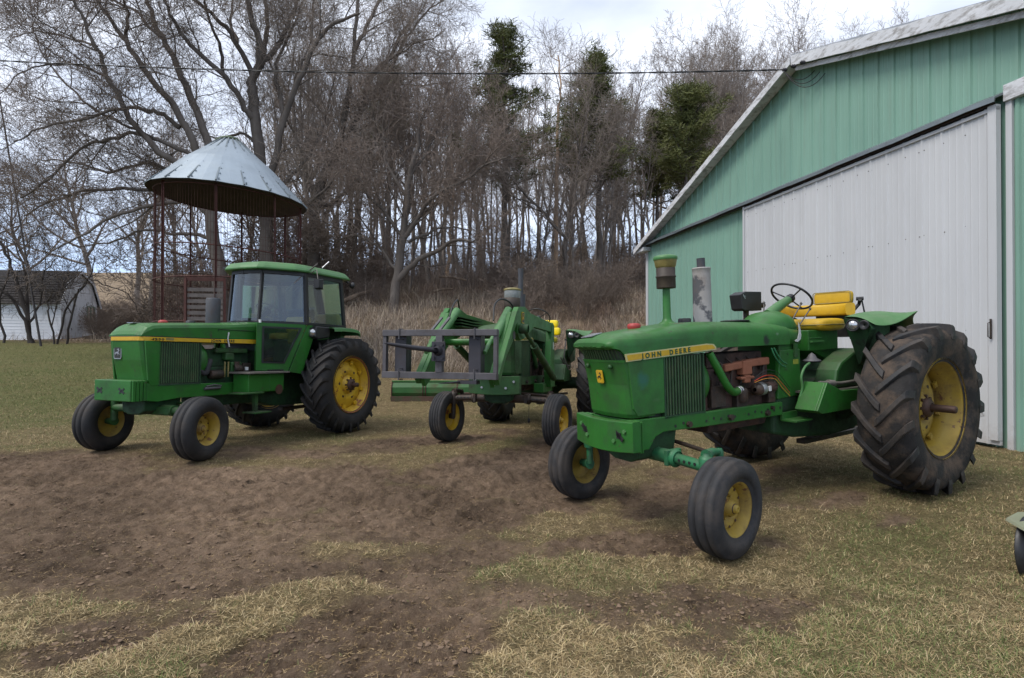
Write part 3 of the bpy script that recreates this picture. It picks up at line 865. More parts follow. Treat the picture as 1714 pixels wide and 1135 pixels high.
# dented hem and handle at the near end of the door
hb = MB()
hb.tube([bl(-.10, -.19, 1.62), bl(-.10, -.25, 1.64), bl(-.10, -.25, 1.84), bl(-.10, -.19, 1.86)], .008, 6)
hb.tube([bl(-.10, -.2, 1.6), bl(-.10, -.2, 1.9)], .014, 6)
hb.build('door_handle', M['greasy'], door)
db = MB()
for (t, z, w, h, o) in ((.16, .62, .16, .14, .02), (.05, .45, .12, .1, .03), (.25, .2, .2, .12, .012)):
    db.hexa([bl(t, -.135, z), bl(t + w, -.14, z - .02), bl(t + w, -.13, z - .02), bl(t, -.13, z), bl(t + .02, -.145 - o, z + h), bl(t + w, -.15 - o * .3, z + h + .02), bl(t + w, -.13, z + h), bl(t, -.13, z + h)])
db.build('torn_hem', M['barn_white'], door, bevel=.004)
# door track cover
tb = MB()
prof = [(-.02, .16), (-.24, .05), (-.25, -.02), (-.235, -.02), (-.225, .035), (-.02, .12)]
secs = []
for t in np.linspace(-.2, EAVE_T - .1, 30):
    w = math.sin(t * 3.1) * .006 + math.sin(t * 7.7) * .004
    secs.append([bl(t, d, TR_Z + z + w) for d, z in prof])
tb.loft(secs, smooth=False)
tb.build('door_track', M['zinc'], barn)
rb = MB(); rb.hexa([bl(-.1, -.10, TR_Z - .035), bl(EAVE_T - .3, -.10, TR_Z - .035), bl(EAVE_T - .3, -.18, TR_Z - .035), bl(-.1, -.18, TR_Z - .035), bl(-.1, -.10, TR_Z + .02), bl(EAVE_T - .3, -.10, TR_Z + .02), bl(EAVE_T - .3, -.18, TR_Z + .02), bl(-.1, -.18, TR_Z + .02)])
rb.build('track_rail', M['greasy'], barn)
# white jamb, header board and corner post
jb = MB()
jb.hexa([bl(-.285, -.05, -.2), bl(-.2, -.05, -.2), bl(-.2, .0, -.2), bl(-.285, .0, -.2), bl(-.285, -.05, TR_Z), bl(-.2, -.05, TR_Z), bl(-.2, 0, TR_Z), bl(-.285, 0, TR_Z)])
jb.build('door_jamb', M['barn_white'], barn, bevel=.004)
jb = MB()
jb.hexa([bl(-4, -.09, TR_Z - .02), bl(-.2, -.09, TR_Z - .02), bl(-.2, .0, TR_Z - .02), bl(-4, .0, TR_Z - .02), bl(-4, -.09, TR_Z + .22), bl(-.2, -.09, TR_Z + .22), bl(-.2, 0, TR_Z + .22), bl(-4, 0, TR_Z + .22)])
jb.build('header_board', M['old_white'], barn, bevel=.006)
jb = MB()
jb.hexa([bl(EAVE_T - .14, -.035, -.3), bl(EAVE_T + .03, -.035, -.3), bl(EAVE_T + .03, .1, -.3), bl(EAVE_T - .14, .1, -.3), bl(EAVE_T - .14, -.035, 5.0), bl(EAVE_T + .03, -.035, 5.0), bl(EAVE_T + .03, .1, 5.0), bl(EAVE_T - .14, .1, 5.0)])
jb.build('corner_trim', M['barn_white'], barn, bevel=.004)
# long side wall and back
sw = MB()
sw.add([bl(EAVE_T, 0, -.4), bl(EAVE_T, 24, -.4), bl(EAVE_T, 24, 5.02), bl(EAVE_T, 0, 5.02)], [(0, 1, 2, 3)])
sw.build('side_wall', M['barn_green'], barn)
# roof: two slopes with thickness and ribs, running back along the barn
OH = -.34
def slope(t_out, sgn):
    b = MB(); secs = []
    n = 2
    for d in (OH, 24):
        a = RIDGE_T; z0 = 7.83; z1 = roof_z(t_out) + .06
        secs.append([bl(a, d, z0), bl(t_out, d, z1), bl(t_out, d, z1 - .03), bl(a, d, z0 - .03)])
    b.loft(secs, smooth=False)
    for k in range(0, 72):
        d = OH + .05 + k * .34
        p = Vector(bl(RIDGE_T, d, 7.845)); q = Vector(bl(t_out, d, roof_z(t_out) + .075))
        b.bar(p, q, .04, .03)
    return b.build('roof', M['roof_tin'], barn)
slope(EAVE_T + .35, 1); slope(-4.2 * K - .1, -1)
# rake boards: slightly wavy, wide weathered on the near slope, plus the soffit behind them
def rake(name, ta, tb_, hgt, m, dz=0., dp=OH, th=.035, nseg=26, wob=.012, seed=1):
    b = MB(); rr = random.Random(seed); secs = []
    for i in range(nseg + 1):
        t = ta + (tb_ - ta) * i / nseg
        z = roof_z(t) + dz; w = rr.uniform(-wob, wob)
        secs.append([bl(t, dp, z + w), bl(t, dp - th, z + w), bl(t, dp - th, z - hgt + w * .4), bl(t, dp, z - hgt + w * .4)])
    b.loft(secs, smooth=False)
    return b.build(name, m, barn)
rake('rake_board', RIDGE_T + .02, EAVE_T + .36, .17, M['old_white'], .045, wob=.006)
rake('rake_board', RIDGE_T - .02, -4.2 * K - .1, .22, M['old_white'], .05, wob=.018, seed=3)
rake('rake_trim', RIDGE_T - .02, -4.2 * K - .1, .10, M['old_white'], -.17, OH + .1, .03, seed=4)
for ta, tb_ in ((RIDGE_T, EAVE_T + .3), (RIDGE_T, -4.2 * K)):
    s = MB(); s.hexa([bl(ta, OH + .01, roof_z(ta) - .03), bl(ta, -.03, roof_z(ta) - .03), bl(tb_, -.03, roof_z(tb_) - .03), bl(tb_, OH + .01, roof_z(tb_) - .03),
                      bl(ta, OH + .01, roof_z(ta) + .0), bl(ta, -.03, roof_z(ta) + .0), bl(tb_, -.03, roof_z(tb_) + 0), bl(tb_, OH + .01, roof_z(tb_) + 0)])
    s.build('soffit', M['old_white'], barn)
# eave return at the far corner
er = MB(); er.hexa([bl(EAVE_T - .35, -.30, 4.86), bl(EAVE_T + .3, -.30, 4.86), bl(EAVE_T + .3, -.02, 4.86), bl(EAVE_T - .35, -.02, 4.86), bl(EAVE_T - .35, -.30, 5.0), bl(EAVE_T + .3, -.30, 4.94), bl(EAVE_T + .3, -.02, 4.94), bl(EAVE_T - .35, -.02, 5.0)])
er.build('eave_return', M['old_white'], barn, bevel=.005)
# insulators and drop loop where the cable lands on the gable
ins = MB()
tl = RIDGE_T + .1
for k in range(3):
    c = Vector(bl(tl - k * .28, OH - .05, 7.55 - k * .06))
    ins.lathe([(.01, 0), (.035, .0), (.045, .04), (.02, .06), (.04, .08), (.01, .11)], c, -BN, 10)
ins.build('insulator', M['grey_dark'], barn)
dl = MB()
A_ = Vector(bl(tl, OH - .14, 7.55)); rs = random.Random(9)
for j in range(3):
    Q = Vector(bl(tl - .45 - j * .15, -.06, 7.35 - j * .1)); mid = (A_ + Q) / 2 + Vector((0, 0, -.42 - .13 * j))
    dl.tube([A_.lerp(mid, s) * (1 - s) + mid.lerp(Q, s) * s for s in np.linspace(0, 1, 12)], .009, 5)
dl.build('drop_wires', M['rubber'], barn)

# ------------------------------------------------------------------ overhead cable
wp = MB()
LA = A_ + B0
LB = Vector((-17.0, 12.6, 8.4))
for ph in (0, math.pi):
    pts = []
    for i in range(241):
        s = i / 240; p = LA.lerp(LB, s); p.z -= .30 * 4 * s * (1 - s)
        pts.append(p + Vector((0, math.cos(s * 150 + ph) * .011, math.sin(s * 150 + ph) * .011)))
    wp.tube(pts, .010, 5)
tag(wp.build('overhead_cable', M['black']), 'twisted black overhead cable running from the barn gable across the sky', 'cable')

# leaning pole at the far left
pl = MB()
p0 = Vector((-22.3, 26.0, gz(-22.3, 26.0) - .2)); p1 = Vector((-24.8, 26.3, 14.2))
pl.tube([p0, p0.lerp(p1, .5), p1], [.05, .04, .03], 8)
tag(pl.build('leaning_pole', surf('old_pole', (.05, .045, .045, 1), .8)), 'thin dark leaning pole at the left edge, in front of the white shed', 'pole')

# ================================================================== little white shed
M['shed_white'] = surf('flaking_white_clapboard', (0.78, 0.80, 0.84, 1), 0.7, var=0.08, vs=1.5, dirt=(0.16, 0.15, 0.145, 1), damt=0.85, ds=1.6, dth=(.5, .75), stretch=(1, 1, .5), chip=(0.1, 0.09, 0.08, 1), cth=(.63, .67), cs=5)
M['shingle'] = surf('dark_shingles', (0.035, 0.03, 0.03, 1), 0.9, var=0.3, vs=2.5, dirt=(0.06, 0.06, 0.045, 1), damt=0.6, ds=2.5, bump=.4, bs=10)
G = Vector((-.135, .991, 0)).normalized(); S = Vector((-G.y, G.x, 0))   # along the gable / along the roof ridge (to the left)
P0 = Vector((-24.7, 30.0, gz(-24.7, 30.0) - .08))
shed = tag(empty("shed", tuple(P0)), 'small white clapboard shed with a dark gambrel roof at the left edge', 'shed')
W_ = 3.2
def sp_(g, s, z): return tuple(G * g + S * s + Vector((0, 0, z * 1.12)))
gam = [(0, -.5), (W_, -.5), (W_, 1.75), (W_ * .86, 2.65), (W_ / 2 + .1, 3.55), (W_ * .12, 2.9), (0, 2.2)]
gam = [(0, -.5), (W_, -.5), (W_, 1.95), (W_ * .83, 2.95), (W_ * .5, 3.45), (W_ * .17, 2.95), (0, 1.95)]
b = MB(); n = len(gam)
nb = 26
# clapboard gable: overlapping boards, cut by the gambrel outline
def gw(z):
    if z < 1.95: return 0, W_
    if z < 2.95: f = (z - 1.95) / 1.0; return W_ * .17 * f, W_ * (1 - .17 * f)
    f = min(1, (z - 2.95) / .5); return W_ * (.17 + .33 * f), W_ * (.83 - .33 * f)
z = -.5
while z < 3.4:
    a0, a1 = gw(z); c0, c1 = gw(min(z + .15, 3.44))
    b.hexa([sp_(a0, -.028, z), sp_(a1, -.028, z), sp_(a1, 0, z), sp_(a0, 0, z), sp_(c0, -.008, z + .15), sp_(c1, -.008, z + .15), sp_(c1, 0, z + .15), sp_(c0, 0, z + .15)])
    z += .15
b.build('gable_wall', M['shed_white'], shed)
b = MB(); z = -.5
while z < 1.9:
    b.hexa([sp_(-.028, -.02, z), sp_(-.028, 9, z), sp_(0, 9, z), sp_(0, -.02, z), sp_(-.008, -.02, z + .15), sp_(-.008, 9, z + .15), sp_(0, 9, z + .15), sp_(0, -.02, z + .15)])
    z += .15
b.build('side_wall', M['shed_white'], shed)
# roof with courses of shingles
b = MB()
out = [(-.22, 1.78), (W_ * .15, 3.02), (W_ * .5, 3.58), (W_ * .85, 3.02), (W_ + .2, 1.82)]
for i in range(4):
    (g0, z0), (g1, z1) = out[i], out[i + 1]
    L_ = math.hypot(g1 - g0, z1 - z0); nn = max(2, int(L_ / .14))
    nx_, nz_ = -(z1 - z0) / L_, (g1 - g0) / L_
    for k in range(nn):
        f0, f1 = k / nn, (k + 1) / nn
        if i >= 2: f0, f1 = 1 - k / nn, 1 - (k + 1) / nn
        a = (g0 + (g1 - g0) * f0, z0 + (z1 - z0) * f0); c = (g0 + (g1 - g0) * f1, z0 + (z1 - z0) * f1)
        u = .045
        A = [(a[0], a[1]), (a[0] + nx_ * u, a[1] + nz_ * u), (c[0] + nx_ * .015, c[1] + nz_ * .015), (c[0], c[1])]
        b.loft([[sp_(g, -.16, z) for g, z in A], [sp_(g, 9.1, z) for g, z in A]], smooth=False)
b.build('roof', M['shingle'], shed)
b = MB()
for i in range(4):
    (g0, z0), (g1, z1) = out[i], out[i + 1]
    b.bar(sp_(g0, -.14, z0 - .06), sp_(g1, -.14, z1 - .06), .12, .04, up=tuple(S))
b.build('rake_trim', M['shed_white'], shed)
b = MB()
g0, g1, z0, z1 = W_ * .70, W_ * .90, .95, 1.78
for (a, c, d, e) in ((g0 - .05, g0, z0, z1), (g1, g1 + .05, z0, z1), (g0 - .05, g1 + .05, z1, z1 + .05), (g0 - .05, g1 + .05, z0 - .05, z0), ((g0 + g1) / 2 - .015, (g0 + g1) / 2 + .015, z0, z1), (g0, g1, (z0 + z1) / 2 - .02, (z0 + z1) / 2 + .02), (g0, g1, z0 + .2, z0 + .22), (g0, g1, z1 - .22, z1 - .2)):
    b.hexa([sp_(a, -.07, d), sp_(c, -.07, d), sp_(c, -.03, d), sp_(a, -.03, d), sp_(a, -.07, e), sp_(c, -.07, e), sp_(c, -.03, e), sp_(a, -.03, e)])
w = b.build('window', surf('greenish_window_frame', (.2, .27, .2, 1), .7), shed)
MB().add([sp_(g0, -.04, z0), sp_(g1, -.04, z0), sp_(g1, -.04, z1), sp_(g0, -.04, z1)], [(0, 1, 2, 3)]).build('pane', M['glass_dark'], w)
MB().add([sp_(g0, -.033, z0), sp_(g1, -.033, z0), sp_(g1, -.033, z1), sp_(g0, -.033, z1)], [(0, 1, 2, 3)]).build('dark_interior', M['black'], w)

# ================================================================== wire corn crib
M['crib_tin'] = surf('dull_galvanised_crib_roof', (0.30, 0.35, 0.39, 1), 0.42, metal=0.45, var=0.1, vs=1.2, dirt=(0.28, 0.32, 0.35, 1), damt=0.6, ds=2.5, chip=(.14, .05, .04, 1), cth=(.7, .73), cs=4)
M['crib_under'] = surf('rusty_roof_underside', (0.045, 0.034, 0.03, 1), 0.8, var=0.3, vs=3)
M['crib_rust'] = surf('dark_rusted_angle_iron', (0.062, 0.021, 0.016, 1), 0.85, var=0.3, vs=5, bump=.3)
CX, CY = -8.23, 16.0; CR = 1.90
cz = gz(CX, CY)
crib = tag(empty("corn_crib", (CX, CY, cz)), 'round rusty wire corn crib with a grey cone roof behind the cab tractor', 'corn crib')
ZR = 5.75 - cz
tiltx = 0.065   # the roof leans a little
def cr(r, a, z, lean=True):
    x = r * math.cos(a); y = r * math.sin(a)
    return (x, y, z - (x * tiltx if lean else 0))
NS = 20
# roof: each sheet a flat sector with a standing seam
b = MB(); top = 1.68
secs = []
for j, (r, z) in enumerate(((.30, top), (1.2, top * .55), (CR + .2, 0))):
    ring = []
    for k in range(NS):
        for q, dz in ((0, 0), (.5, -.012 if j == 2 else 0)):
            a = 2 * math.pi * (k + q) / NS
            ring.append(cr(r, a, ZR + z + dz))
    secs.append(ring)
b.loft(secs, smooth=False, cap=False)
roof = b.build('roof', M['crib_tin'], crib, solid=.012)
b = MB()
for k in range(NS):
    a = 2 * math.pi * k / NS
    b.bar(cr(.30, a, ZR + top + .02), cr(CR + .2, a, ZR + .02), .035, .035)
    for f in np.linspace(.12, .97, 9): b.bolt(cr(.30 + (CR - .10) * f, a + .03, ZR + top * (1 - f) + .0), (0, 0, 1), .018, .05)
b.build('roof_seam', M['zinc'], roof)
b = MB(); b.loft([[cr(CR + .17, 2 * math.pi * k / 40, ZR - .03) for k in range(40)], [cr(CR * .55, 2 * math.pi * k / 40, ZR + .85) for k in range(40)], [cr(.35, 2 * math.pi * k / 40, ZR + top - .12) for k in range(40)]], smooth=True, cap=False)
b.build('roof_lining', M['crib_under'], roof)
b = MB(); b.lathe([(.32, 0), (.34, .03), (.22, .10), (.02, .13)], (-.1, 0, ZR + top - .0), (-.2, 0, 1), 20)
b.build('roof_cap', surf('mossy_cap', (.16, .2, .12, 1), .7), crib)
for k in range(8):
    a = 2 * math.pi * (k + .37) / 8
    b = MB(); p = Vector(cr(CR, a, -.3, False)); q = Vector(cr(CR, a, ZR))
    rad = Vector((math.cos(a), math.sin(a), 0)); tg = Vector((-rad.y, rad.x, 0))
    b.bar(p + rad * .022, q + rad * .022, .010, .05, up=tuple(rad)); b.bar(p + tg * .02, q + tg * .02, .048, .010, up=tuple(rad))
    b.build('post', M['crib_rust'], crib)
# rings: flat bands at four heights, in eight bays
for z in (.1, .95, 1.75, 2.9, 3.75, ZR - .06):
    b = MB()
    pts = [Vector(cr(CR, 2 * math.pi * k / 48, z, z > 3)) for k in range(48)]
    b.tube(pts, .018, 5, closed=True, cap=False)
    b.build('ring', M['crib_rust'], crib)
# the wire mesh itself, thin and sagging here and there
b = MB(); rs = random.Random(5)
for k in range(150):
    a = 2 * math.pi * k / 150
    b.tube([cr(CR - .02, a, -.1, False), cr(CR - .02 + rs.uniform(-.01, .01), a + rs.uniform(-.004, .004), 1.6, False), cr(CR - .02, a, ZR - .05)], .0032, 3, False)
for k in range(17):
    z = .15 + k * .28
    b.tube([cr(CR - .025, 2 * math.pi * q / 48, z, z > 3) for q in range(48)], .0035, 3, closed=True, cap=False)
b.build('wire_mesh', M['crib_rust'], crib)
# slatted door low on the near side
b = MB()
a0, a1 = -1.62, -1.18
m_slat = surf('grey_weathered_slats', (.11, .095, .088, 1), .9, var=.3, vs=5)
for k in range(13):
    z = .2 + k * .15 + 0.55
    b.bar(cr(CR + .05, a0, z, False), cr(CR + .05, a1, z, False), .02, .095, up=(0, 0, 1))
dr = b.build('slatted_door', m_slat, crib)
b = MB()
for a in (a0 - .02, a1 + .02): b.bar(cr(CR + .06, a, .2, False), cr(CR + .06, a, 2.85, False), .06, .06, up=(math.cos(a), math.sin(a), 0))
b.bar(cr(CR + .06, a0 - .02, 2.82, False), cr(CR + .06, a1 + .02, 2.82, False), .03, .1)
b.build('door_frame', M['crib_rust'], dr)

# ================================================================== scraper blade lying behind the loader tractor
bx0, by0 = -2.86, 13.0
blade = tag(empty("scraper_blade", (bx0, by0, gz(-1.8, 13) - .0)), 'long green scraper blade with a rusty lower edge behind the loader tractor', 'blade')
prof = [(.12, .03), (.03, .07), (-.02, .2), (-.01, .33), (.06, .44), (.10, .46)]
b = MB(); b.loft([[(x, y, z) for y, z in prof] + [(x, y + .02, z - .005) for y, z in prof[::-1]] for x in (0, 2.35)], smooth=False)
b.build('mouldboard', surf('rusting_green_blade', (.02, .10, .02, 1), .55, var=.2, dirt=(.07, .04, .025, 1), damt=.9, ds=3, dth=(.5, .7)), blade)
for x in (.0, .74, .80, 1.55, 2.2, 2.3):
    b = MB(); b.prism([(y - .018, z) for y, z in prof] + [(y + .2, z) for y, z in prof[::-1]], 'x', x, x + .02)
    b.build('rib', M['crib_rust'], blade)
b = MB(); b.box(-.01, 2.36, -.035, .0, .0, .12); b.box(-.01, 2.36, .0, .02, 0, .1)
b.build('cutting_edge', surf('rusty_cutting_edge', (.09, .05, .035, 1), .8, var=.3, dirt=(.02, .1, .03, 1), damt=.5), blade)
b = MB(); b.box(0, 2.35, .05, .14, .46, .485)
b.build('top_rail', M['green_light'], blade)

# ================================================================== cultivator end at the right edge
imp = tag(empty("cultivator", (3.79, 3.70, gz(3.8, 3.7) - .02)), 'rusty cultivator with a pale green shield at the bottom right edge', 'cultivator')
b = MB()
b.loft([[(x, y, z) for x, y, z in ((-.39, -.06, .34), (-.33, -.20, .335), (.6, -.24, .33), (.6, .22, .36), (-.2, .20, .37), (-.37, .10, .36))], [(x, y, z) for x, y, z in ((-.40, -.06, .325), (-.34, -.21, .295), (.6, -.25, .29), (.6, .22, .34), (-.2, .20, .35), (-.38, .10, .345))]], smooth=False)
b.build('shield', surf('chalky_green_shield', (.17, .18, .115, 1), .6, dirt=(.2, .17, .12, 1), damt=.7, ds=4), imp, bevel=.004)
b = MB(); b.tube([(-.16, 0, .33), (-.19, .0, .26), (-.27, 0, .19), (-.24, 0, .12)], [.05, .045, .045, .04], 8)
b.box(-.02, .6, -.05, .05, .18, .27); b.bar((.1, 0, .35), (.1, 0, .2), .06, .06)
b.build('shank', M['greasy'], imp, bevel=.006)
b = MB()
b.lathe([(.02, .03), (.12, .02), (.2, -.02), (.235, -.05), (.23, -.055), (.2, -.03), (.12, .005), (.02, .01)], (-.20, .04, .15), (.55, -1, .1), 24)
b.build('disc', M['black'], imp)
b = MB()
b.loft([[(-.40, -.05, .005), (.0, -.06, .02), (.0, -.03, .03), (-.19, -.02, .015)], [(-.08, -.08, .03), (.06, -.1, .09), (.06, -.06, .1), (-.07, -.05, .045)], [(.1, -.1, .08), (.3, -.1, .12), (.3, -.07, .13), (.1, -.07, .1)]], smooth=False)
b.bar((-.34, -.02, .13), (-.1, .0, .19), .06, .06)
b.build('sweep', M['manifold'], imp, bevel=.004)
# ================================================================== tractors: shared pieces
def tractor_root(name, key):
    P = POSE[key]
    t = math.atan2(P['zf'] - P['zr'], P['wb'])
    c, s = math.cos(P['yaw']), math.sin(P['yaw'])
    ex = Vector((c * math.cos(t), s * math.cos(t), math.sin(t))); ey = Vector((-s, c, 0)); ez = ex.cross(ey)
    o = bpy.data.objects.new(name, None); o.empty_display_size = .3; col.objects.link(o)
    m = Matrix((ex, ey, ez)).transposed().to_4x4()
    o.rotation_euler = m.to_euler(); o.location = (P['x'], P['y'], P['zr'])
    return o


def carcass(Rr, W, rr):
    h = [(Rr - .036, 0), (Rr - .038, .18 * W), (Rr - .05, .33 * W), (Rr - .085, .44 * W), (Rr - .13, .495 * W), (Rr - .19, .512 * W), (Rr - .26, .495 * W), (rr + .06, .45 * W), (rr + .018, .415 * W), (rr - .012, .40 * W)]
    return [(r, -y) for r, y in h[:0:-1]] + h


def rear_wheel(root, y, Rr, W, rr, side, mt, mrim, mlug=None, disc=.0, stub=.37, n=22, band=None, wear=1.0, lw=.036):
    """wheel centre at (0, y, Rr); side = +1 when the outer face looks to +y"""
    b = MB()
    c = (0, 0, 0)
    rim = [(rr + .028, .43 * W), (rr + .030, .415 * W), (rr + .008, .40 * W), (rr - .012, .36 * W), (rr - .018, .22 * W), (rr - .05, .17 * W), (rr - .06, -.12 * W), (rr - .022, -.2 * W), (rr - .012, -.36 * W), (rr + .03, -.42 * W)]
    b.lathe([(r, yy * side) for r, yy in rim], c, (0, 1, 0), 56)
    b.lathe([(r - .012, yy * side) for r, yy in rim[::-1]], c, (0, 1, 0), 56)
    d = disc
    pr = [(rr - .055, d - .035), (rr - .075, d - .01), (rr - .12, d + .0), (rr - .2, d + .035), (.2, d + .045), (.175, d + .02), (.14, d + .02), (.135, d + .06), (.10, d + .085), (.03, d + .09), (.03, d - .02), (.2, d + .0), (rr - .13, d - .03), (rr - .055, d - .05)]
    b.lathe([(r, yy * side) for r, yy in pr], c, (0, 1, 0), 48)
    w = b.build('rear_wheel', mrim, root, loc=(0, y, Rr))
    # clamps and lug bolts
    for k in range(8):
        b = MB()
        a = 2 * math.pi * (k + .3) / 8
        x_, z_ = math.cos(a) * (rr - .085), math.sin(a) * (rr - .085)
        b.bolt((x_, (d - .01) * side, z_), (0, side, 0), .022, .045); b.bolt((x_ * 1.0, (d + .03) * side, z_), (0, side, 0), .034, .012, 10)
        b.bar((x_ * 1.1, (d + .02) * side, z_ * 1.1), (x_ * .9, (d + .03) * side, z_ * .9), .06, .018, up=(0, 1, 0))
        b.build('rim_clamp', mrim, w)
    for k in range(8):
        a = 2 * math.pi * k / 8; b = MB()
        b.bolt((math.cos(a) * .115, (d + .05) * side, math.sin(a) * .115), (0, side, 0), .016, .045)
        b.build('hub_bolt', M['rust_shaft'], w)
    for k in range(6):
        a = 2 * math.pi * (k + .1) / 6; b = MB()
        b.bolt((math.cos(a) * .235, (d + .034) * side, math.sin(a) * .235), (0, side, 0), .024, .008, 14)
        b.build('disc_hole', M['greasy'], w)
    b = MB(); b.lathe([(.038, 0), (.038, stub - .012), (.031, stub), (.004, stub)], (0, (d + .04) * side, 0), (0, side, 0), 20)
    b.lathe([(.10, 0), (.10, .05), (.07, .07), (.046, .075)], (0, (d + .06) * side, 0), (0, side, 0), 20)
    b.build('axle_shaft', M['rust_shaft'], w)
    if band:
        b = MB(); b.lathe([(rr + .012, .425 * W * side), (rr - .002, .40 * W * side), (rr - .014, .36 * W * side), (rr - .022, .22 * W * side)], (0, 0, 0), (0, 1, 0), 56)
        o = b.build('rim_band', band, w); o.scale = (.996, 1.004, .996)
    b = MB(); b.lathe(carcass(Rr, W, rr), (0, 0, 0), (0, 1, 0), 88)
    ty = b.build('tyre', mlug or mt, w)
    rd = random.Random(int(abs(y) * 100) + (side > 0))
    b = MB()
    cp = [(yy, r) for r, yy in carcass(Rr, W, rr) if yy >= 0]
    def cr_(yv):
        return float(np.interp(abs(yv), [p[0] for p in cp[:6]], [p[1] for p in cp[:6]]))
    for sd in (1, -1):
        for k in range(n):
            a0 = 2 * math.pi * (k + (.5 if sd > 0 else 0)) / n + rd.uniform(-.006, .006)
            secs = []
            for f in (0, .12, .3, .5, .7, .86, .96, 1.0, 1.04):
                yv = sd * (-.022 + f * (W * .5 + .018))
                ph = a0 - .36 * f ** 1.12 * wear
                if f <= .96: rb = cr_(yv) - .012; rt = Rr - .016 * f * f - rd.uniform(0, .003)
                elif f == 1.0: rb = Rr - .12; rt = Rr - .04
                else: rb = Rr - .17; rt = Rr - .125; yv = sd * (W * .515)
                if f == 0: rt -= .008
                hb, ht = lw / Rr, (lw * .68 if f < .9 else lw * .78) / Rr
                P = []
                for rad, q in ((rb, -hb), (rt, -ht), (rt, ht), (rb, hb)):
                    t = ph + q
                    yy = yv if rad != rt or f < .96 else yv + sd * .006
                    P.append((math.sin(t) * rad, yy, math.cos(t) * rad))
                secs.append(P)
            b.loft(secs, smooth=False)
    b.build('tread_lugs', mt, ty, bevel=.009)
    return w


M['rust_shaft'] = surf('rusty_shaft', (0.075, 0.04, 0.028, 1), 0.6, metal=.3, var=.3, vs=9)


def front_wheel(root, x, y, Rf, W, rr, side, steer, mt, mrim, dish=.02, ribs=3):
    e = (0, 0, math.degrees(steer))
    b = MB()
    rim = [(rr + .018, .40 * W), (rr + .02, .385 * W), (rr + .0, .37 * W), (rr - .012, .3 * W), (rr - .04, .12 * W), (rr - .04, -.12 * W), (rr - .012, -.3 * W), (rr + .02, -.4 * W)]
    b.lathe([(r, yy * side) for r, yy in rim], (0, 0, 0), (0, 1, 0), 44)
    b.lathe([(r - .008, yy * side) for r, yy in rim[::-1]], (0, 0, 0), (0, 1, 0), 44)
    d = dish
    pr = [(rr - .03, d - .02), (rr - .05, d + .005), (rr - .07, d + .01), (.095, d - .015), (.08, d - .02), (.075, d - .01), (.062, d + .005), (.055, d + .05), (.035, d + .06), (.03, d + .085), (.003, d + .09), (.003, d - .04), (rr - .06, d - .01), (rr - .03, d - .03)]
    b.lathe([(r, yy * side) for r, yy in pr], (0, 0, 0), (0, 1, 0), 32)
    for k in range(6):
        a = 2 * math.pi * k / 6
        b.bolt((math.cos(a) * .088, (d - .012) * side, math.sin(a) * .088), (0, side, 0), .0115, .022)
    w = b.build('front_wheel', mrim, root, loc=(x, y, Rf), rot=(0, 0, steer))
    b = MB()
    for k in range(10):
        a = 2 * math.pi * (k + .5) / 10
        b.bolt((math.cos(a) * (rr - .066), (d + .012) * side, math.sin(a) * (rr - .066)), (0, side, 0), .0105, .004, 10)
    b.lathe([(.04, 0), (.04, .012), (.02, .02)], (0, (d + .05) * side, 0), (0, side, 0), 12)
    b.build('hub_detail', M['rust_shaft'], w)
    g = .018
    if ribs == 3:
        h = [(Rf, 0), (Rf - .001, .026), (Rf - .022, .032), (Rf - .023, .046), (Rf - .004, .053), (Rf - .008, .082), (Rf - .014, .098), (Rf - .03, .40 * W), (Rf - .05, .47 * W), (Rf - .09, .51 * W), (Rf - .13, .50 * W), (rr + .03, .45 * W), (rr + .012, .41 * W), (rr - .005, .39 * W)]
    else:
        h = [(Rf, 0), (Rf, .014), (Rf - .012, .017), (Rf - .012, .027), (Rf, .030), (Rf - .001, .052), (Rf - .014, .056), (Rf - .014, .066), (Rf - .004, .070), (Rf - .012, .095), (Rf - .03, .42 * W), (Rf - .055, .48 * W), (Rf - .09, .51 * W), (Rf - .13, .50 * W), (rr + .03, .45 * W), (rr - .005, .39 * W)]
    b = MB(); b.lathe([(r, -yy) for r, yy in h[:0:-1]] + h, (0, 0, 0), (0, 1, 0), 72)
    b.build('tyre', mt, w)
    return w


def ell(x, w, zt, zb, n=2.9, N=15, y0=0, zs=None):
    zs = zb + .04 if zs is None else zs
    P = [(x, y0 + w, zb)]
    for i in range(N):
        a = math.pi * i / (N - 1)
        c, s = math.cos(a), math.sin(a)
        P.append((x, y0 + w * math.copysign(abs(c) ** (2 / n), c), zs + (zt - zs) * abs(s) ** (2 / n)))
    P.append((x, y0 - w, zb))
    return P


def rounded_rect(w, h, r, n=5):
    P = []
    for cx, cy, a0 in ((w / 2 - r, h / 2 - r, 0), (-w / 2 + r, h / 2 - r, 90), (-w / 2 + r, -h / 2 + r, 180), (w / 2 - r, -h / 2 + r, 270)):
        for i in range(n):
            a = R(a0 + 90 * i / (n - 1)); P.append((cx + r * math.cos(a), cy + r * math.sin(a)))
    return P


DEER = [(-.42, -.1), (-.30, .02), (-.12, .06), (.02, .05), (.14, .14), (.17, .22), (.10, .27), (.02, .26), (-.06, .30), (-.02, .335), (.06, .31), (.13, .34), (.10, .42), (.145, .43), (.175, .35), (.22, .34), (.26, .41), (.295, .40), (.26, .31), (.25, .27), (.36, .20), (.35, .165), (.24, .17), (.21, .06), (.17, -.03), (.28, -.10), (.40, -.20), (.37, -.235), (.22, -.15), (.08, -.10), (.16, -.20), (.10, -.32), (.065, -.31), (.09, -.21), (-.02, -.11), (-.16, -.10), (-.26, -.13), (-.36, -.28), (-.41, -.27), (-.35, -.14), (-.44, -.17)]


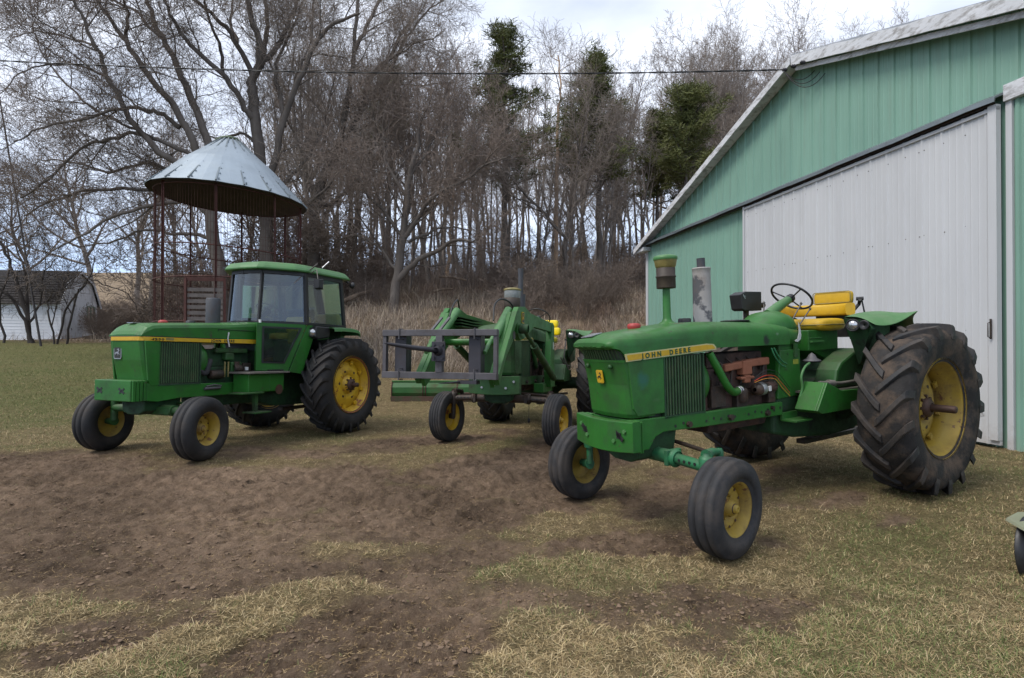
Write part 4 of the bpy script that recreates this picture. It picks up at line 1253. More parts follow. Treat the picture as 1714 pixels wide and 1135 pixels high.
def emblem(parent, origin, uax, vax, w, h, back, front, border=None):
    """badge with a leaping deer, lying in the plane uax/vax at origin"""
    O = Vector(origin); U = Vector(uax).normalized(); V = Vector(vax).normalized(); Nn = U.cross(V)
    def slab(poly, t0, t1):
        b = MB(); n = len(poly)
        vs = [O + U * a + V * c + Nn * t0 for a, c in poly] + [O + U * a + V * c + Nn * t1 for a, c in poly]
        b.add(vs, [tuple(range(n - 1, -1, -1)), tuple(range(n, 2 * n))] + [(i, (i + 1) % n, (i + 1) % n + n, i + n) for i in range(n)])
        return b
    e = slab(rounded_rect(w, h, w * .16), 0, .006).build('emblem', border or front, parent)
    slab(rounded_rect(w * .84, h * .86, w * .12), .006, .008).build('emblem_field', back, e)
    slab([(a * w * .80, c * h * .78 + h * .02) for a, c in DEER], .008, .010).build('emblem_deer', front, e)
    return e


def deckslats(b, x0, x1, z0, z1, y, n, wd=.012, out=.008):
    for k in range(n):
        x = x0 + (x1 - x0) * (k + .5) / n
        b.box(x - wd / 2, x + wd / 2, min(y, y + out), max(y, y + out), z0, z1)


def steering_wheel(root, c, ax, rad, up=(0, 0, 1), m=None, thick=.012):
    ax = Vector(ax).normalized(); c = Vector(c)
    a = ax.cross(Vector((0, 1, 0))).normalized(); d = ax.cross(a)
    b = MB()
    b.tube([c + (a * math.cos(t) + d * math.sin(t)) * rad for t in np.linspace(0, 2 * math.pi, 40, endpoint=False)], thick, 8, closed=True)
    for k in range(3):
        t = R(90 + 120 * k + 25)
        b.tube([c - ax * .04, c - ax * .02 + (a * math.cos(t) + d * math.sin(t)) * rad * .5, c + (a * math.cos(t) + d * math.sin(t)) * rad], .008, 6)
    b.lathe([(.012, -.06), (.045, -.055), (.05, -.02), (.035, .01), (.004, .015)], c, ax, 16)
    return b.build('steering_wheel', m or M['black'], root)


def lamp(root, c, ax, r, name='headlight'):
    ax = Vector(ax).normalized()
    b = MB(); b.lathe([(.01, -.06), (r * .7, -.05), (r * 1.05, -.01), (r * 1.1, .005), (r * .96, .01), (r * .92, -.004)], c, ax, 20)
    o = b.build(name, M['black'], root)
    b = MB(); b.lathe([(r * .93, -.006), (r * .75, .008), (r * .4, .018), (.002, .022)], c, ax, 20)
    b.build('lens', M['lens'], o)
    return o


def roll(x0, x1, y0, y1, z0, z1, n=4.2):
    """a padded cushion: super-ellipsoid block"""
    b = MB(); secs = []
    cx, cy, cz_ = (x0 + x1) / 2, (y0 + y1) / 2, (z0 + z1) / 2
    for f in [-1, -.985, -.95, -.88, -.75, -.5, -.2, .2, .5, .75, .88, .95, .985, 1]:
        s = max(1e-3, (1 - abs(f) ** 14)) ** (1 / 3)
        P = []
        for k in range(20):
            a = 2 * math.pi * k / 20; c_, q = math.cos(a), math.sin(a)
            P.append((cx + (x1 - x0) / 2 * s * math.copysign(abs(c_) ** (2 / n), c_), cy + (y1 - y0) / 2 * f, cz_ + (z1 - z0) / 2 * s * math.copysign(abs(q) ** (2 / n), q)))
        secs.append(P)
    b.loft(secs)
    return b


def hose(root, name, pts, r, m, n=8):
    # smooth the control points with Catmull-Rom
    P = [Vector(p) for p in pts]; P = [P[0] * 2 - P[1]] + P + [P[-1] * 2 - P[-2]]
    out = []
    for i in range(1, len(P) - 2):
        for s in np.linspace(0, 1, 7, endpoint=False):
            a, b_, c, d = P[i - 1], P[i], P[i + 1], P[i + 2]
            out.append(.5 * ((2 * b_) + (c - a) * s + (2 * a - 5 * b_ + 4 * c - d) * s * s + (3 * b_ - a - 3 * c + d) * s ** 3))
    out.append(P[-2])
    b = MB(); b.tube(out, r, n)
    return b.build(name, m, root) if name else b


# ================================================================== open-station row-crop tractor (the near one, and the one with the loader)
def open_tractor(key, name, Rr, Wr, Rf, Wf, near):
    P = POSE[key]; T = tractor_root(name, key)
    yr, yf, wb = P['rt'] / 2, P['ft'] / 2, P['wb']
    G = M['green'] if near else M['green_dirty']
    # --- wheels
    for s in (1, -1):
        rear_wheel(T, s * yr, Rr, Wr, .482 if near else .45, s, M['tyre'] if near else M['tyre_dark'], M['rim'], M['tread_mud'] if near else M['tyre_dark'], disc=-.03 if near else .04, stub=.30 if near else .2, n=17 if near else 20, lw=.05 if near else .036)
        front_wheel(T, wb, s * yf, Rf, Wf, .213, s, P['st'], M['tyre_dusty'], M['rim'] if near else M['rim_bright'], ribs=3 if near else 4, dish=.01 if near else .0)
    # --- hood
    secs = [(3.485, .215, 1.662, 1.628, 1.64), (3.475, .245, 1.68, 1.618, 1.64), (3.44, .268, 1.702, 1.612, 1.64), (3.39, .278, 1.722, 1.60, 1.64), (3.345, .284, 1.737, 1.56, 1.63), (3.31, .287, 1.745, 1.505, 1.62), (3.15, .29, 1.765, 1.50, 1.63), (2.9, .292, 1.793, 1.51, 1.65), (2.6, .293, 1.818, 1.527, 1.67), (2.30, .293, 1.828, 1.542, 1.68), (2.22, .292, 1.828, 1.567, 1.68), (2.0, .292, 1.825, 1.568, 1.68), (1.6, .290, 1.812, 1.562, 1.67), (1.25, .288, 1.797, 1.557, 1.66), (1.09, .287, 1.783, 1.555, 1.65)]
    b = MB(); rh = random.Random(7)
    b.loft([ell(x, w, zt, zb, 3.0, 17, zs=zs) for x, w, zt, zb, zs in secs])
    hood = b.build('hood', M['hood_stained'] if near else G, T)
    sp_ = hood.modifiers.new('w', 'EDGE_SPLIT'); sp_.split_angle = R(50)
    # crumpled lip over the grille
    b = MB()
    for k in range(7):
        y = -.18 + k * .06
        b.add([(3.44, y - .03, 1.645), (3.49, y - .03, 1.635 + rh.uniform(-.014, .01)), (3.49, y + .03, 1.635 + rh.uniform(-.014, .01)), (3.44, y + .03, 1.645), (3.435, y - .03, 1.60), (3.435, y + .03, 1.60)], [(0, 1, 2, 3), (1, 4, 5, 2)])
    b.build('hood_lip', G, hood, solid=.006)
    b = MB(); b.loft([ell(1.10, .284, 1.775, 1.555, 3, 17, zs=1.64), ell(1.07, .282, 1.775, 1.552, 3, 17, zs=1.64), ell(.90, .275, 1.755, 1.552, 3, 17, zs=1.63), ell(.865, .26, 1.72, 1.56, 3, 17, zs=1.62)])
    b.build('cowl', G, T)
    b = MB(); b.loft([ell(1.32, .15, 1.80, 1.70, 2.3), ell(1.26, .20, 1.855, 1.70, 2.3), ell(1.15, .235, 1.91, 1.70, 2.4), ell(1.02, .25, 1.925, 1.70, 2.5), ell(.92, .245, 1.90, 1.70, 2.5), ell(.86, .22, 1.84, 1.70, 2.5)])
    b.build('dash_housing', M['green'] if near else G, T)
    # --- nose: painted front panel with the screened opening above it
    def plan(dx, z, q=1.0):
        pts = [(3.0, .278), (3.26, .278), (3.30, .268), (3.325, .235), (3.345, .12), (3.35, 0), (3.345, -.12), (3.325, -.235), (3.30, -.268), (3.26, -.278), (3.0, -.278)]
        return [(x + (dx if x > 3.1 else 0), y * q, z) for x, y in pts]
    b = MB(); b.loft([plan(-.045, 1.015, .96), plan(-.03, 1.05), plan(.0, 1.3), plan(.045, 1.497)], smooth=False)
    nose = b.build('nose_panel', G, T, bevel=.008)
    b = MB(); b.loft([plan(.035, 1.50, .97), plan(.085, 1.635, .92)], smooth=False)
    scr = b.build('front_screen', M['screen'], T)
    b = MB()
    for k in range(15):
        y = -.235 + k * .47 / 14; xx = 3.352 - .05 * (abs(y) / .26) ** 3
        b.bar((xx + .035, y, 1.505), (xx + .085, y * .95, 1.625), .010, .012, up=(1, 0, 0))
    b.build('screen_slat', M['slat'], scr)
    b = MB(); b.loft([plan(.048, 1.492, 1.01), plan(.052, 1.512, 1.01)], smooth=False)
    b.build('nose_trim', G, nose)
    b = MB()
    for y in (-.15, .15): b.lathe([(.004, .03), (.018, .028), (.022, .01), (.012, 0)], (3.378, y, 1.455), (1, 0, 0), 10)
    b.build('nose_knob', M['green_dirty'], nose)
    if near: emblem(T, (3.378, .0, 1.365), (0, 1, 0), (.17, 0, 1), .085, .115, M['vinyl'], M['letter_black'], M['vinyl'])
    # --- side panels, screens
    for s in (1, -1):
        b = MB(); b.prism([(2.90, 1.03), (3.22, 1.03), (3.265, 1.10), (3.31, 1.50), (2.90, 1.51)], 'y', s * .25, s * .284)
        b.build('side_panel', M['panel_stained'] if near else G, T, bevel=.006)
        b = MB(); b.box(2.40, 2.895, min(s * .24, s * .268), max(s * .24, s * .268), .985, 1.525)
        sc_ = b.build('side_screen', M['screen'], T)
        b = MB(); deckslats(b, 2.42, 2.88, 1.0, 1.515, s * .268, 13, .013, s * .012)
        b.build('screen_slat', M['slat'], sc_)
        b = MB(); b.box(2.885, 2.905, min(s * .25, s * .286), max(s * .25, s * .286), .985, 1.525); b.box(2.39, 2.407, min(s * .25, s * .286), max(s * .25, s * .286), .985, 1.53); b.box(2.39, 2.905, min(s * .25, s * .284), max(s * .25, s * .284), .975, .995)
        b.build('screen_frame', M['green_dark'], sc_)
        if near and s > 0 or not near:
            # trim strip on the flank of the hood
            pts = [(3.335, 1.497), (3.35, 1.562), (2.36, 1.612), (2.27, 1.606), (2.235, 1.578), (2.23, 1.552)]
            b = MB(); b.prism(pts, 'y', s * .286, s * .296)
            st = b.build('trim_strip', M['strip_pale'], T)
            pin = [(3.320, 1.507), (3.333, 1.553), (2.37, 1.602), (2.285, 1.596), (2.255, 1.573), (2.25, 1.562)]
            b = MB(); b.prism(pin, 'y', s * .296, s * .298)
            b.build('strip_field', M['vinyl'], st)
            a = math.atan2(-.05, .985)
            if s > 0:
                w = words('strip_lettering', 'JOHN  DEERE', .060, M['letter_green'], st, (3.165, .2985, 1.5165), (R(90), 0, R(180)), bold=.0028, sx=1.05, gap=1.66)
                w.rotation_euler = (Matrix.Rotation(-.052, 4, 'Y').inverted() @ Matrix.Rotation(R(180), 4, 'Z') @ Matrix.Rotation(R(90), 4, 'X')).to_euler()
    # --- front frame
    b = MB()
    for s in (1, -1):
        b.prism([(3.30, .735), (3.30, 1.005), (2.4, .985), (1.24, .972), (1.24, .838), (2.4, .85), (2.92, .865), (3.02, .835), (3.10, .735)], 'y', s * .23, s * .284)
    fr = b.build('side_rail', G, T, bevel=.008)
    for s in (1, -1):
        for k in range(16):
            x = 2.78 - k * .1
            if k in (3, 9): continue
            b = MB(); b.bolt((x, s * .2845, .915 if k % 2 else .90), (0, s, 0), .014, .0015, 10); b.build('rail_hole', M['black'], fr)
        for x, z, r in ((2.62, .9, .028), (2.05, .90, .03), (1.5, .885, .03), (1.42, .93, .02)):
            b = MB(); b.bolt((x, s * .284, z), (0, s, 0), r, .03); b.build('rail_bolt', M['greasy'], fr)
    b = MB()
    secs = []
    for y in np.linspace(-.375, .375, 13):
        bow = .055 * (1 - (y / .375) ** 2); dz = .02 * (y / .375) ** 2
        secs.append([(3.285 + bow, y, .735 + dz), (3.365 + bow, y, .735 + dz), (3.365 + bow, y, 1.0 + dz * .3), (3.285 + bow, y, 1.0 + dz * .3)])
    b.loft(secs, smooth=False)
    wt = b.build('front_bracket', G, T, bevel=.007)
    for y in ((-.2, .24) if near else ()):
        b = MB()
        x = 3.367 + .055 * (1 - (y / .375) ** 2)
        b.bar((x, y - .045, .92), (x, y + .05, .85), .006, .035, up=(0, 0, 1)); b.bar((x, y + .0, .91), (x, y + .0, .86), .006, .05, up=(0, 1, 0))
        b.build('bracket_slot', M['black'], wt)
    b = MB()
    for y, z in ((-.16, .84), (.19, .835), (-.26, .93), (.30, .925)):
        x = 3.366 + .055 * (1 - (y / .375) ** 2); b.bolt((x, y, z), (1, 0, 0), .018, .014)
    b.build('bracket_bolt', M['green_light'] if near else M['bright'], wt)
    b = MB()
    for k in range(2):
        x = 3.285 - .022 * (k + 1)
        b.box(x + .004, x + .02, -.372, .372, .74, 1.0)
    b.build('bracket_plates', G, wt, bevel=.004)
    # --- front axle
    b = MB(); b.prism([(-.24, .86), (-.2, .64), (-.1, .60), (.1, .60), (.2, .64), (.24, .86)], 'x', 2.72, 3.16)
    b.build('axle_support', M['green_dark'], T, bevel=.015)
    zc = .665
    b = MB()
    b.tube([(wb, -.44, zc - .0), (wb, .44, zc - .0)], .062, 14)
    for s in (1, -1):
        b.lathe([(.05, 0), (.075, .01), (.08, .05), (.062, .07)], (wb, s * .38, zc), (0, s, 0), 16)
        b.box(wb - .085, wb + .085, min(s * .37, s * .41), max(s * .37, s * .41), zc - .06, zc + .07)
    ax = b.build('front_axle', M['axle_green'] if near else M['greasy'], T, bevel=.004)
    for s in (1, -1):
        b = MB(); b.tube([(wb, s * .4, zc), (wb, s * .74, zc - .015)], .046, 12)
        b.lathe([(.055, -.10), (.06, -.06), (.06, .05), (.05, .07), (.03, .075), (.025, .10)], (wb, s * .745, zc + .0), (0, 0, 1), 14)
        b.tube([(wb, s * .745, zc - .08), (wb, s * .748, Rf + .02)], .034, 10)
        b.tube([(wb, s * .745, Rf + .01), (wb - .01, s * (yf - .02), Rf)], [.055, .035], 12)
        ext = b.build('axle_end', M['axle_green'] if near else M['greasy'], ax)
        b = MB()
        for k in range(4): b.bolt((wb + .044, s * (.50 + k * .055), zc - .0), (1, 0, 0), .013, .004, 10)
        b.build('pin_hole', M['black'], ext)
        b = MB(); b.tube([(wb, s * .745, zc + .08), (wb - .09, s * .72, zc + .09), (wb - .20, s * .70, zc + .075)], [.05, .035, .028], 8)
        b.lathe([(.03, -.03), (.035, .02), (.02, .05)], (wb - .21, s * .70, zc + .055), (0, 0, 1), 10)
        b.build('steering_arm', M['axle_green'] if near else M['greasy'], ax)
        b = MB(); b.tube([(wb - .21, s * .70, zc + .04), (wb - .26, s * .3, zc + .06), (wb - .28, s * .08, zc + .07)], [.017, .02, .017], 8)
        b.build('tie_rod', M['greasy'], ax)
    # --- engine
    b = MB(); b.box(1.32, 2.28, -.19, .19, .82, 1.12); b.box(1.30, 2.26, -.16, .17, 1.12, 1.36); b.box(1.36, 2.2, -.13, .15, 1.36, 1.50)
    b.prism([(-.17, .84), (-.14, .74), (.14, .74), (.17, .84)], 'x', 1.32, 2.2)
    eng = b.build('engine_block', M['engine'], T, bevel=.018)
    b = MB()
    for k in range(7): b.bolt((1.45 + k * .11, .17, 1.33 - .02 * (k % 2)), (0, 1, 0), .02, .03)
    for k in range(5):
        x = 1.45 + k * .16
        b.tube([(x, .15, 1.45), (x - .02, .22, 1.40), (x, .20, 1.20)], .012, 6)
    b.box(2.05, 2.25, .17, .24, 1.0, 1.2); b.box(1.75, 1.9, .17, .25, .95, 1.12); b.lathe([(.05, 0), (.06, .02), (.06, .12), (.04, .14)], (1.82, .24, 1.02), (0, 0, 1), 12)
    b.box(1.33, 1.44, .15, .27, .98, 1.18); b.tube([(1.38, .25, 1.03), (1.38, .25, 1.25)], .035, 8)
    b.build('engine_fittings', M['greasy'], eng, bevel=.006)
    b = MB(); secs = []
    b.bar((2.05, .205, 1.36), (1.76, .205, 1.385), .075, .07); b.bar((1.73, .21, 1.39), (1.37, .205, 1.40), .075, .075)
    b.box(1.66, 1.80, .17, .255, 1.28, 1.42); b.box(1.68, 1.77, .18, .25, 1.20, 1.28); b.box(1.62, 1.82, .18, .25, 1.235, 1.265)
    b.build('manifold', M['manifold'], eng, bevel=.012)
    hose(eng, 'coolant_pipe', [(2.30, .27, 1.52), (2.22, .29, 1.38), (2.10, .30, 1.20), (1.98, .28, 1.13), (1.86, .24, 1.14), (1.78, .2, 1.14)], .036, G, 12)
    b = MB()
    for x in (1.89, 1.86): b.lathe([(.036, 0), (.042, .003), (.042, .012), (.036, .015)], (x, .25, 1.138), (-1, -.15, 0), 14)
    b.build('hose_clamp', M['bright'], eng)
    b = MB(); b.lathe([(.02, -.01), (.055, 0), (.062, .03), (.062, .15), (.05, .17), (.02, .175)], (1.66, .28, 1.13), (-1, 0, .02), 16)
    al = b.build('generator', M['greasy'], eng)
    b = MB(); b.lathe([(.063, 0), (.064, .01), (.064, .055), (.063, .06)], (1.61, .28, 1.131), (-1, 0, .02), 16)
    b.build('generator_band', M['bright'], al)
    b = MB(); b.box(1.50, 1.54, .30, .345, 1.11, 1.16); b.build('paper_label', M['white'], al)
    b = MB(); b.lathe([(.03, -.02), (.05, .0), (.055, .13), (.03, .15)], (1.48, .26, 1.14), (-1, 0, 0), 14); b.build('starter', M['engine'], eng)
    for k, (mm, dz) in enumerate(((M['wire_red'], 0), (M['wire_orange'], -.03), (M['rubber'], .02), (M['rubber'], .05), (M['rubber'], -.05))):
        hose(eng, 'wire', [(1.70, .3, 1.22 + dz * .5), (1.58, .33, 1.265 + dz), (1.42, .33, 1.25 + dz), (1.30, .33, 1.16 + dz * 1.3), (1.18, .33, 1.06 + dz)], .0035, mm, 5)
    hose(eng, 'fuel_line', [(1.42, .30, 1.53), (1.38, .31, 1.44), (1.30, .315, 1.36), (1.22, .315, 1.33)], .008, M['axle_green'], 6)
    hose(eng, 'fuel_line', [(1.38, .30, 1.53), (1.34, .31, 1.46), (1.27, .315, 1.39), (1.2, .315, 1.36)], .008, M['axle_green'], 6)
    b = MB(); b.lathe([(.22, 0), (.262, .03), (.268, .16), (.25, .2)], (2.48, 0, 1.25), (-1, 0, 0), 36); b.build('fan_shroud', G, T)
    b = MB(); b.box(2.44, 3.05, -.235, .235, .99, 1.5); b.build('radiator', M['screen'], T)
    b = MB()
    for k in range(6):
        a = k * math.pi / 3; b.bar((2.26, math.cos(a) * .05, 1.22 + math.sin(a) * .05), (2.24, math.cos(a) * .25, 1.22 + math.sin(a) * .25), .09, .008, up=(1, .3, 0))
    b.lathe([(.02, 0), (.09, .01), (.09, .05), (.03, .06)], (2.24, 0, 1.02), (-1, 0, 0), 20); b.lathe([(.02, 0), (.07, .01), (.07, .05), (.03, .06)], (2.24, .12, 1.25), (-1, 0, 0), 20)
    b.build('fan', M['greasy'], T)
    # --- stacks and caps
    if near:
        b = MB(); b.lathe([(.10, -.01), (.08, .0), (.05, .02), (.037, .05), (.034, .34)], (2.55, 0, 1.82), (0, 0, 1), 22)
        st = b.build('intake_pipe', G, T)
        b = MB(); b.lathe([(.03, 0), (.086, .0), (.090, .01), (.088, .10), (.094, .105), (.094, .115), (.088, .12), (.088, .19), (.08, .20)], (2.55, 0, 2.15), (0, 0, 1), 28)
        b.build('air_precleaner', M['precleaner'], st)
        b = MB(); b.lathe([(.07, 0), (.084, .01), (.095, .03), (.106, .09), (.108, .10)], (2.55, 0, 2.33), (0, 0, 1), 28); b.build('precleaner_bowl', M['bowl'], st)
        b = MB(); b.lathe([(.110, -.012), (.113, 0), (.112, .014), (.10, .026), (.06, .036), (.003, .04)], (2.55, 0, 2.43), (0, 0, 1), 28); b.build('precleaner_cap', M['green_light'], st)
        b = MB(); b.lathe([(.02, 0), (.095, .0), (.097, .01), (.092, .02), (.086, .5), (.088, .545), (.092, .55), (.086, .56), (.045, .565)], (2.06, .0, 1.80), (.0, 0, 1), 30)
        ex = b.build('muffler', M['muffler'], T)
        b = MB(); b.tube([(2.06, 0, 2.34), (2.065, 0, 2.455)], .040, 16, False); b.tube([(2.065, 0, 2.455), (2.06, 0, 2.34)], .035, 16, False); b.build('exhaust_tip', M['muffler_dark'], ex)
        b = MB(); b.lathe([(.002, .03), (.03, .03), (.055, .022), (.062, .0), (.05, -.03)], (2.97, .0, 1.80), (0, 0, 1), 20); b.build('radiator_cap', M['red'], T)
        b = MB(); b.lathe([(.002, .03), (.05, .03), (.062, .02), (.062, -.02)], (2.315, 0, 1.835), (0, 0, 1), 20); b.build('fuel_cap', M['black'], T)
        b = MB(); b.lathe([(.06, -.02), (.14, .0), (.15, .012), (.10, .018), (.02, .02)], (1.42, -.12, 1.82), (0, 0, 1), 24); b.build('hood_lid', M['black'], T)
        b = MB(); b.hexa([(3.30, -.2, 1.742), (3.42, -.2, 1.712), (3.42, -.05, 1.722), (3.30, -.05, 1.752), (3.30, -.2, 1.748), (3.42, -.2, 1.719), (3.42, -.05, 1.728), (3.30, -.05, 1.757)]); b.build('hood_patch', M['bright'], T)
    else:
        b = MB(); b.lathe([(.14, -.01), (.115, .0), (.112, .18), (.115, .2)], (2.45, 0, 1.82), (0, 0, 1), 24)
        b.lathe([(.12, 0), (.13, .0), (.13, .22), (.12, .23)], (2.45, 0, 2.0), (0, 0, 1), 24); st = b.build('air_precleaner', M['precleaner'], T)
        b = MB(); b.lathe([(.125, 0), (.128, .01), (.133, .11), (.13, .12)], (2.45, 0, 2.225), (0, 0, 1), 24); b.build('precleaner_bowl', M['bowl_clear'], st)
        b = MB(); b.lathe([(.133, 0), (.14, .005), (.138, .03), (.09, .045), (.003, .05)], (2.45, 0, 2.34), (0, 0, 1), 24); b.build('precleaner_cap', M['bowl'], st)
        b = MB(); b.tube([(1.95, 0, 1.8), (1.95, 0, 2.35)], .085, 18); ex = b.build('muffler', M['muffler_dark'], T)
        b = MB(); b.tube([(1.95, 0, 2.3), (1.95, 0, 2.62), (1.95, 0, 2.78)], [.045, .043, .05], 14, False); b.build('exhaust_tip', M['muffler_dark'], ex)
    # --- transmission, axle housings, drawbar
    b = MB(); b.prism([(-.42, .62), (-.42, 1.18), (.2, 1.22), (.9, 1.08), (1.32, 1.0), (1.32, .64), (.95, .56), (.3, .50), (-.2, .52)], 'y', -.23, .23)
    b.box(.95, 1.30, -.26, .26, .85, 1.22)
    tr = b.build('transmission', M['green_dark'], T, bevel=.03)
    b = MB()
    for s in (1, -1):
        b.lathe([(.23, .2), (.20, .28), (.13, .36), (.11, .62), (.13, .66), (.13, .70), (.06, .72), (.06, yr)], (0, 0, Rr), (0, s, 0), 20)
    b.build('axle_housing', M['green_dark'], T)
    b = MB(); b.box(-.85, .5, -.05, .05, .40, .45); b.bar((-.3, -.12, .55), (-.85, -.3, .55), .05, .05); b.bar((-.3, .12, .55), (-.85, .3, .55), .05, .05); b.bar((-.4, .0, 1.15), (-.75, 0, 1.05), .06, .06)
    b.build('hitch', M['greasy'], T, bevel=.004)
    # --- pedestal, platform, boxes
    b = MB(); b.box(.90, 1.22, -.25, .25, 1.0, 1.56); b.prism([(.9, 1.5), (.9, 1.2), (.80, 1.02), (1.3, 1.0), (1.24, 1.5)], 'y', .22, .275)
    ped = b.build('pedestal', G, T, bevel=.01)
    b = MB(); b.bolt((1.12, .276, 1.46), (0, 1, 0), .012, .004); b.bolt((1.02, .276, 1.46), (0, 1, 0), .012, .004); b.bolt((1.15, .276, 1.30), (0, 1, 0), .012, .004); b.box(.97, 1.02, .2755, .295, 1.42, 1.56)
    b.build('pedestal_fittings', M['green_dirty'], ped)
    if near: b = MB(); b.box(.94, 1.03, .2755, .278, 1.345, 1.395); b.build('caution_sticker', surf('old_yellow_sticker', (.25, .28, .03, 1), .6), ped)
    for s in (1, -1):
        b = MB(); b.box(.15, 1.0, min(s * .25, s * .55), max(s * .25, s * .55), 1.045, 1.065)
        b.build('foot_plate', M['tread_plate'], T)
        b = MB(); b.prism([(1.16, .90), (1.08, .865), (.40, .865), (.40, 1.06), (.72, 1.07), (.98, 1.17)], 'y', s * .575, s * .60)
        b.prism([(1.16, .90), (1.08, .865), (1.04, .88), (.95, 1.15), (.98, 1.17)], 'y', s * .36, s * .575); b.box(.40, 1.08, min(s * .36, s * .575), max(s * .36, s * .575), .865, .88)
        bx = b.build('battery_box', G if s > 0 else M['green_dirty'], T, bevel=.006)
        b = MB(); b.box(.46, .92, min(s * .38, s * .56), max(s * .38, s * .56), .89, 1.02); b.box(.6, .75, min(s * .42, s * .5), max(s * .42, s * .5), 1.02, 1.045); b.build('battery_tray', M['black'], bx)
        b = MB(); b.tube([(.95, s * .5, 1.16), (.6, s * .52, 1.13), (.3, s * .55, 1.14)], .017, 8); b.tube([(.8, s * .5, 1.15), (.72, s * .52, 1.14)], .032, 10)
        b.build('hydraulic_cylinder', M['tread_plate'], bx)
        b = MB(); b.box(.98, 1.26, min(s * .28, s * .44), max(s * .28, s * .44), .775, .795); b.box(1.0, 1.25, min(s * .26, s * .29), max(s * .26, s * .29), .775, .86)
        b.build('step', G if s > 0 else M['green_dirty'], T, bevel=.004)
        b = MB(); b.prism([(.62, 1.07), (.56, 1.26), (.48, 1.34), (.24, 1.44), (.02, 1.47), (-.35, 1.45), (-.35, 1.07)], 'y', s * .235, s * .47)
        b.build('tool_housing', M['green_dirty'], T, bevel=.025)
        # fender: inner wall, and a saddle-shaped top that flares up to a point over the tread
        FS = [(.50, [(.51, 1.832), (.60, 1.838), (.68, 1.822), (.76, 1.785), (.82, 1.735)]),
              (.38, [(.51, 1.855), (.61, 1.858), (.70, 1.838), (.79, 1.775), (.86, 1.722)]),
              (.24, [(.51, 1.872), (.61, 1.872), (.71, 1.848), (.82, 1.785), (.90, 1.742)]),
              (.10, [(.51, 1.882), (.61, 1.882), (.72, 1.855), (.84, 1.815), (.935, 1.80)]),
              (-.02, [(.51, 1.888), (.61, 1.888), (.72, 1.862), (.85, 1.845), (.955, 1.858)]),
              (-.10, [(.51, 1.888), (.61, 1.888), (.72, 1.866), (.85, 1.862), (.965, 1.885)]),
              (-.25, [(.51, 1.87), (.60, 1.87), (.68, 1.85), (.76, 1.835), (.84, 1.83)]),
              (-.45, [(.51, 1.80), (.58, 1.80), (.64, 1.79), (.70, 1.78), (.74, 1.77)]),
              (-.65, [(.51, 1.66), (.56, 1.66), (.62, 1.655), (.67, 1.65), (.70, 1.64)])]
        b = MB(); b.loft([[(x, s * y, z) for y, z in L_] for x, L_ in FS], smooth=True, closed=False, cap=False)
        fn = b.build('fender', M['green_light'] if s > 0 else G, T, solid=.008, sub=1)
        b = MB(); b.prism([(.46, 1.835), (.20, 1.32), (-.1, 1.2), (-.6, 1.25), (-.65, 1.65), (-.45, 1.795), (-.1, 1.88), (.24, 1.865)], 'y', s * .50, s * .515)
        b.build('fender_wall', M['green_dirty'], T)
        b = MB()
        b.loft([[(.505, s * .51, 1.815), (.505, s * .75, 1.785), (.50, s * .79, 1.70), (.44, s * .72, 1.62), (.27, s * .56, 1.34), (.22, s * .51, 1.30)], [(.42, s * .51, 1.815), (.42, s * .75, 1.785), (.42, s * .79, 1.70), (.34, s * .72, 1.62), (.20, s * .56, 1.34), (.15, s * .51, 1.30)]], smooth=False)
        hs = b.build('lamp_housing', M['green_dark'], T, bevel=.012)
        lamp(T, (.515, s * .612, 1.742), (1, s * .25, .0), .06)
        b = MB(); b.lathe([(.05, 0), (.052, .01), (.04, .012), (.01, -.005)], (.508, s * .72, 1.74), (1, 0, 0), 18); b.build('lamp_socket', M['black'], hs)
    # --- levers, wheel, seat
    b = MB(); b.tube([(1.02, 0, 1.88), (.84, 0, 1.97), (.66, 0, 2.045)], [.062, .055, .045], 14); colm = b.build('steering_column', M['green_light'], T)
    steering_wheel(T, (.595, 0, 2.085), (-.62, .08, .78), .222)
    for (a, c, k) in (((.86, .16, 1.80), (.74, .2, 1.99), .012), ((.84, .22, 1.74), (.66, .25, 1.93), .012), ((.95, -.1, 1.9), (.92, -.12, 2.02), .016)):
        b = MB(); b.tube([a, c], .007, 6); b.lathe([(.004, -.015), (k + .004, 0), (.004, .02)], c, (0, 0, 1), 8); b.build('lever', M['lever'], T)
    SV = M['vinyl'] if near else M['vinyl_bright']
    dz = 0 if near else .02
    if near:
        seat = roll(-.04, .50, -.28, .28, 1.685, 1.828, 3.2).build('seat', SV, T)
        # wrap-round back and arm: one padded band, thicker at the back
        b = MB(); secs = []
        path = [(.42, -.33), (.25, -.36), (.08, -.35), (-.06, -.28), (-.12, -.14), (-.13, 0), (-.12, .14), (-.07, .26), (.02, .33)]
        for i, (x, y) in enumerate(path):
            k = min(1, .8 + i * .1); a = math.atan2(y, x + .9)
            p0, p1 = path[max(0, i - 1)], path[min(len(path) - 1, i + 1)]
            d = Vector((p1[0] - p0[0], p1[1] - p0[1])).normalized(); nx_, ny_ = -d.y, d.x
            P_ = []
            for q in range(16):
                t = 2 * math.pi * q / 16; c_, s_ = math.cos(t), math.sin(t)
                u = .048 * k * math.copysign(abs(c_) ** .5, c_); v = .070 * k * math.copysign(abs(s_) ** .5, s_)
                P_.append((x + nx_ * u, y + ny_ * u, 1.925 + v))
            secs.append(P_)
        b.loft(secs); b.build('backrest', SV, T)
        roll(-.19, -.10, -.17, .27, 1.985, 2.14, 5).build('backrest_cushion', SV, T)
        b = MB()
        for z_, x0_, x1_, y0_, y1_ in ((1.757, -.045, .505, -.283, .283),):
            b.tube([(x1_, y0_ + .03, z_), (x1_, y1_ - .03, z_), (x1_ - .03, y1_, z_), (x0_ + .03, y1_, z_)], .005, 6)
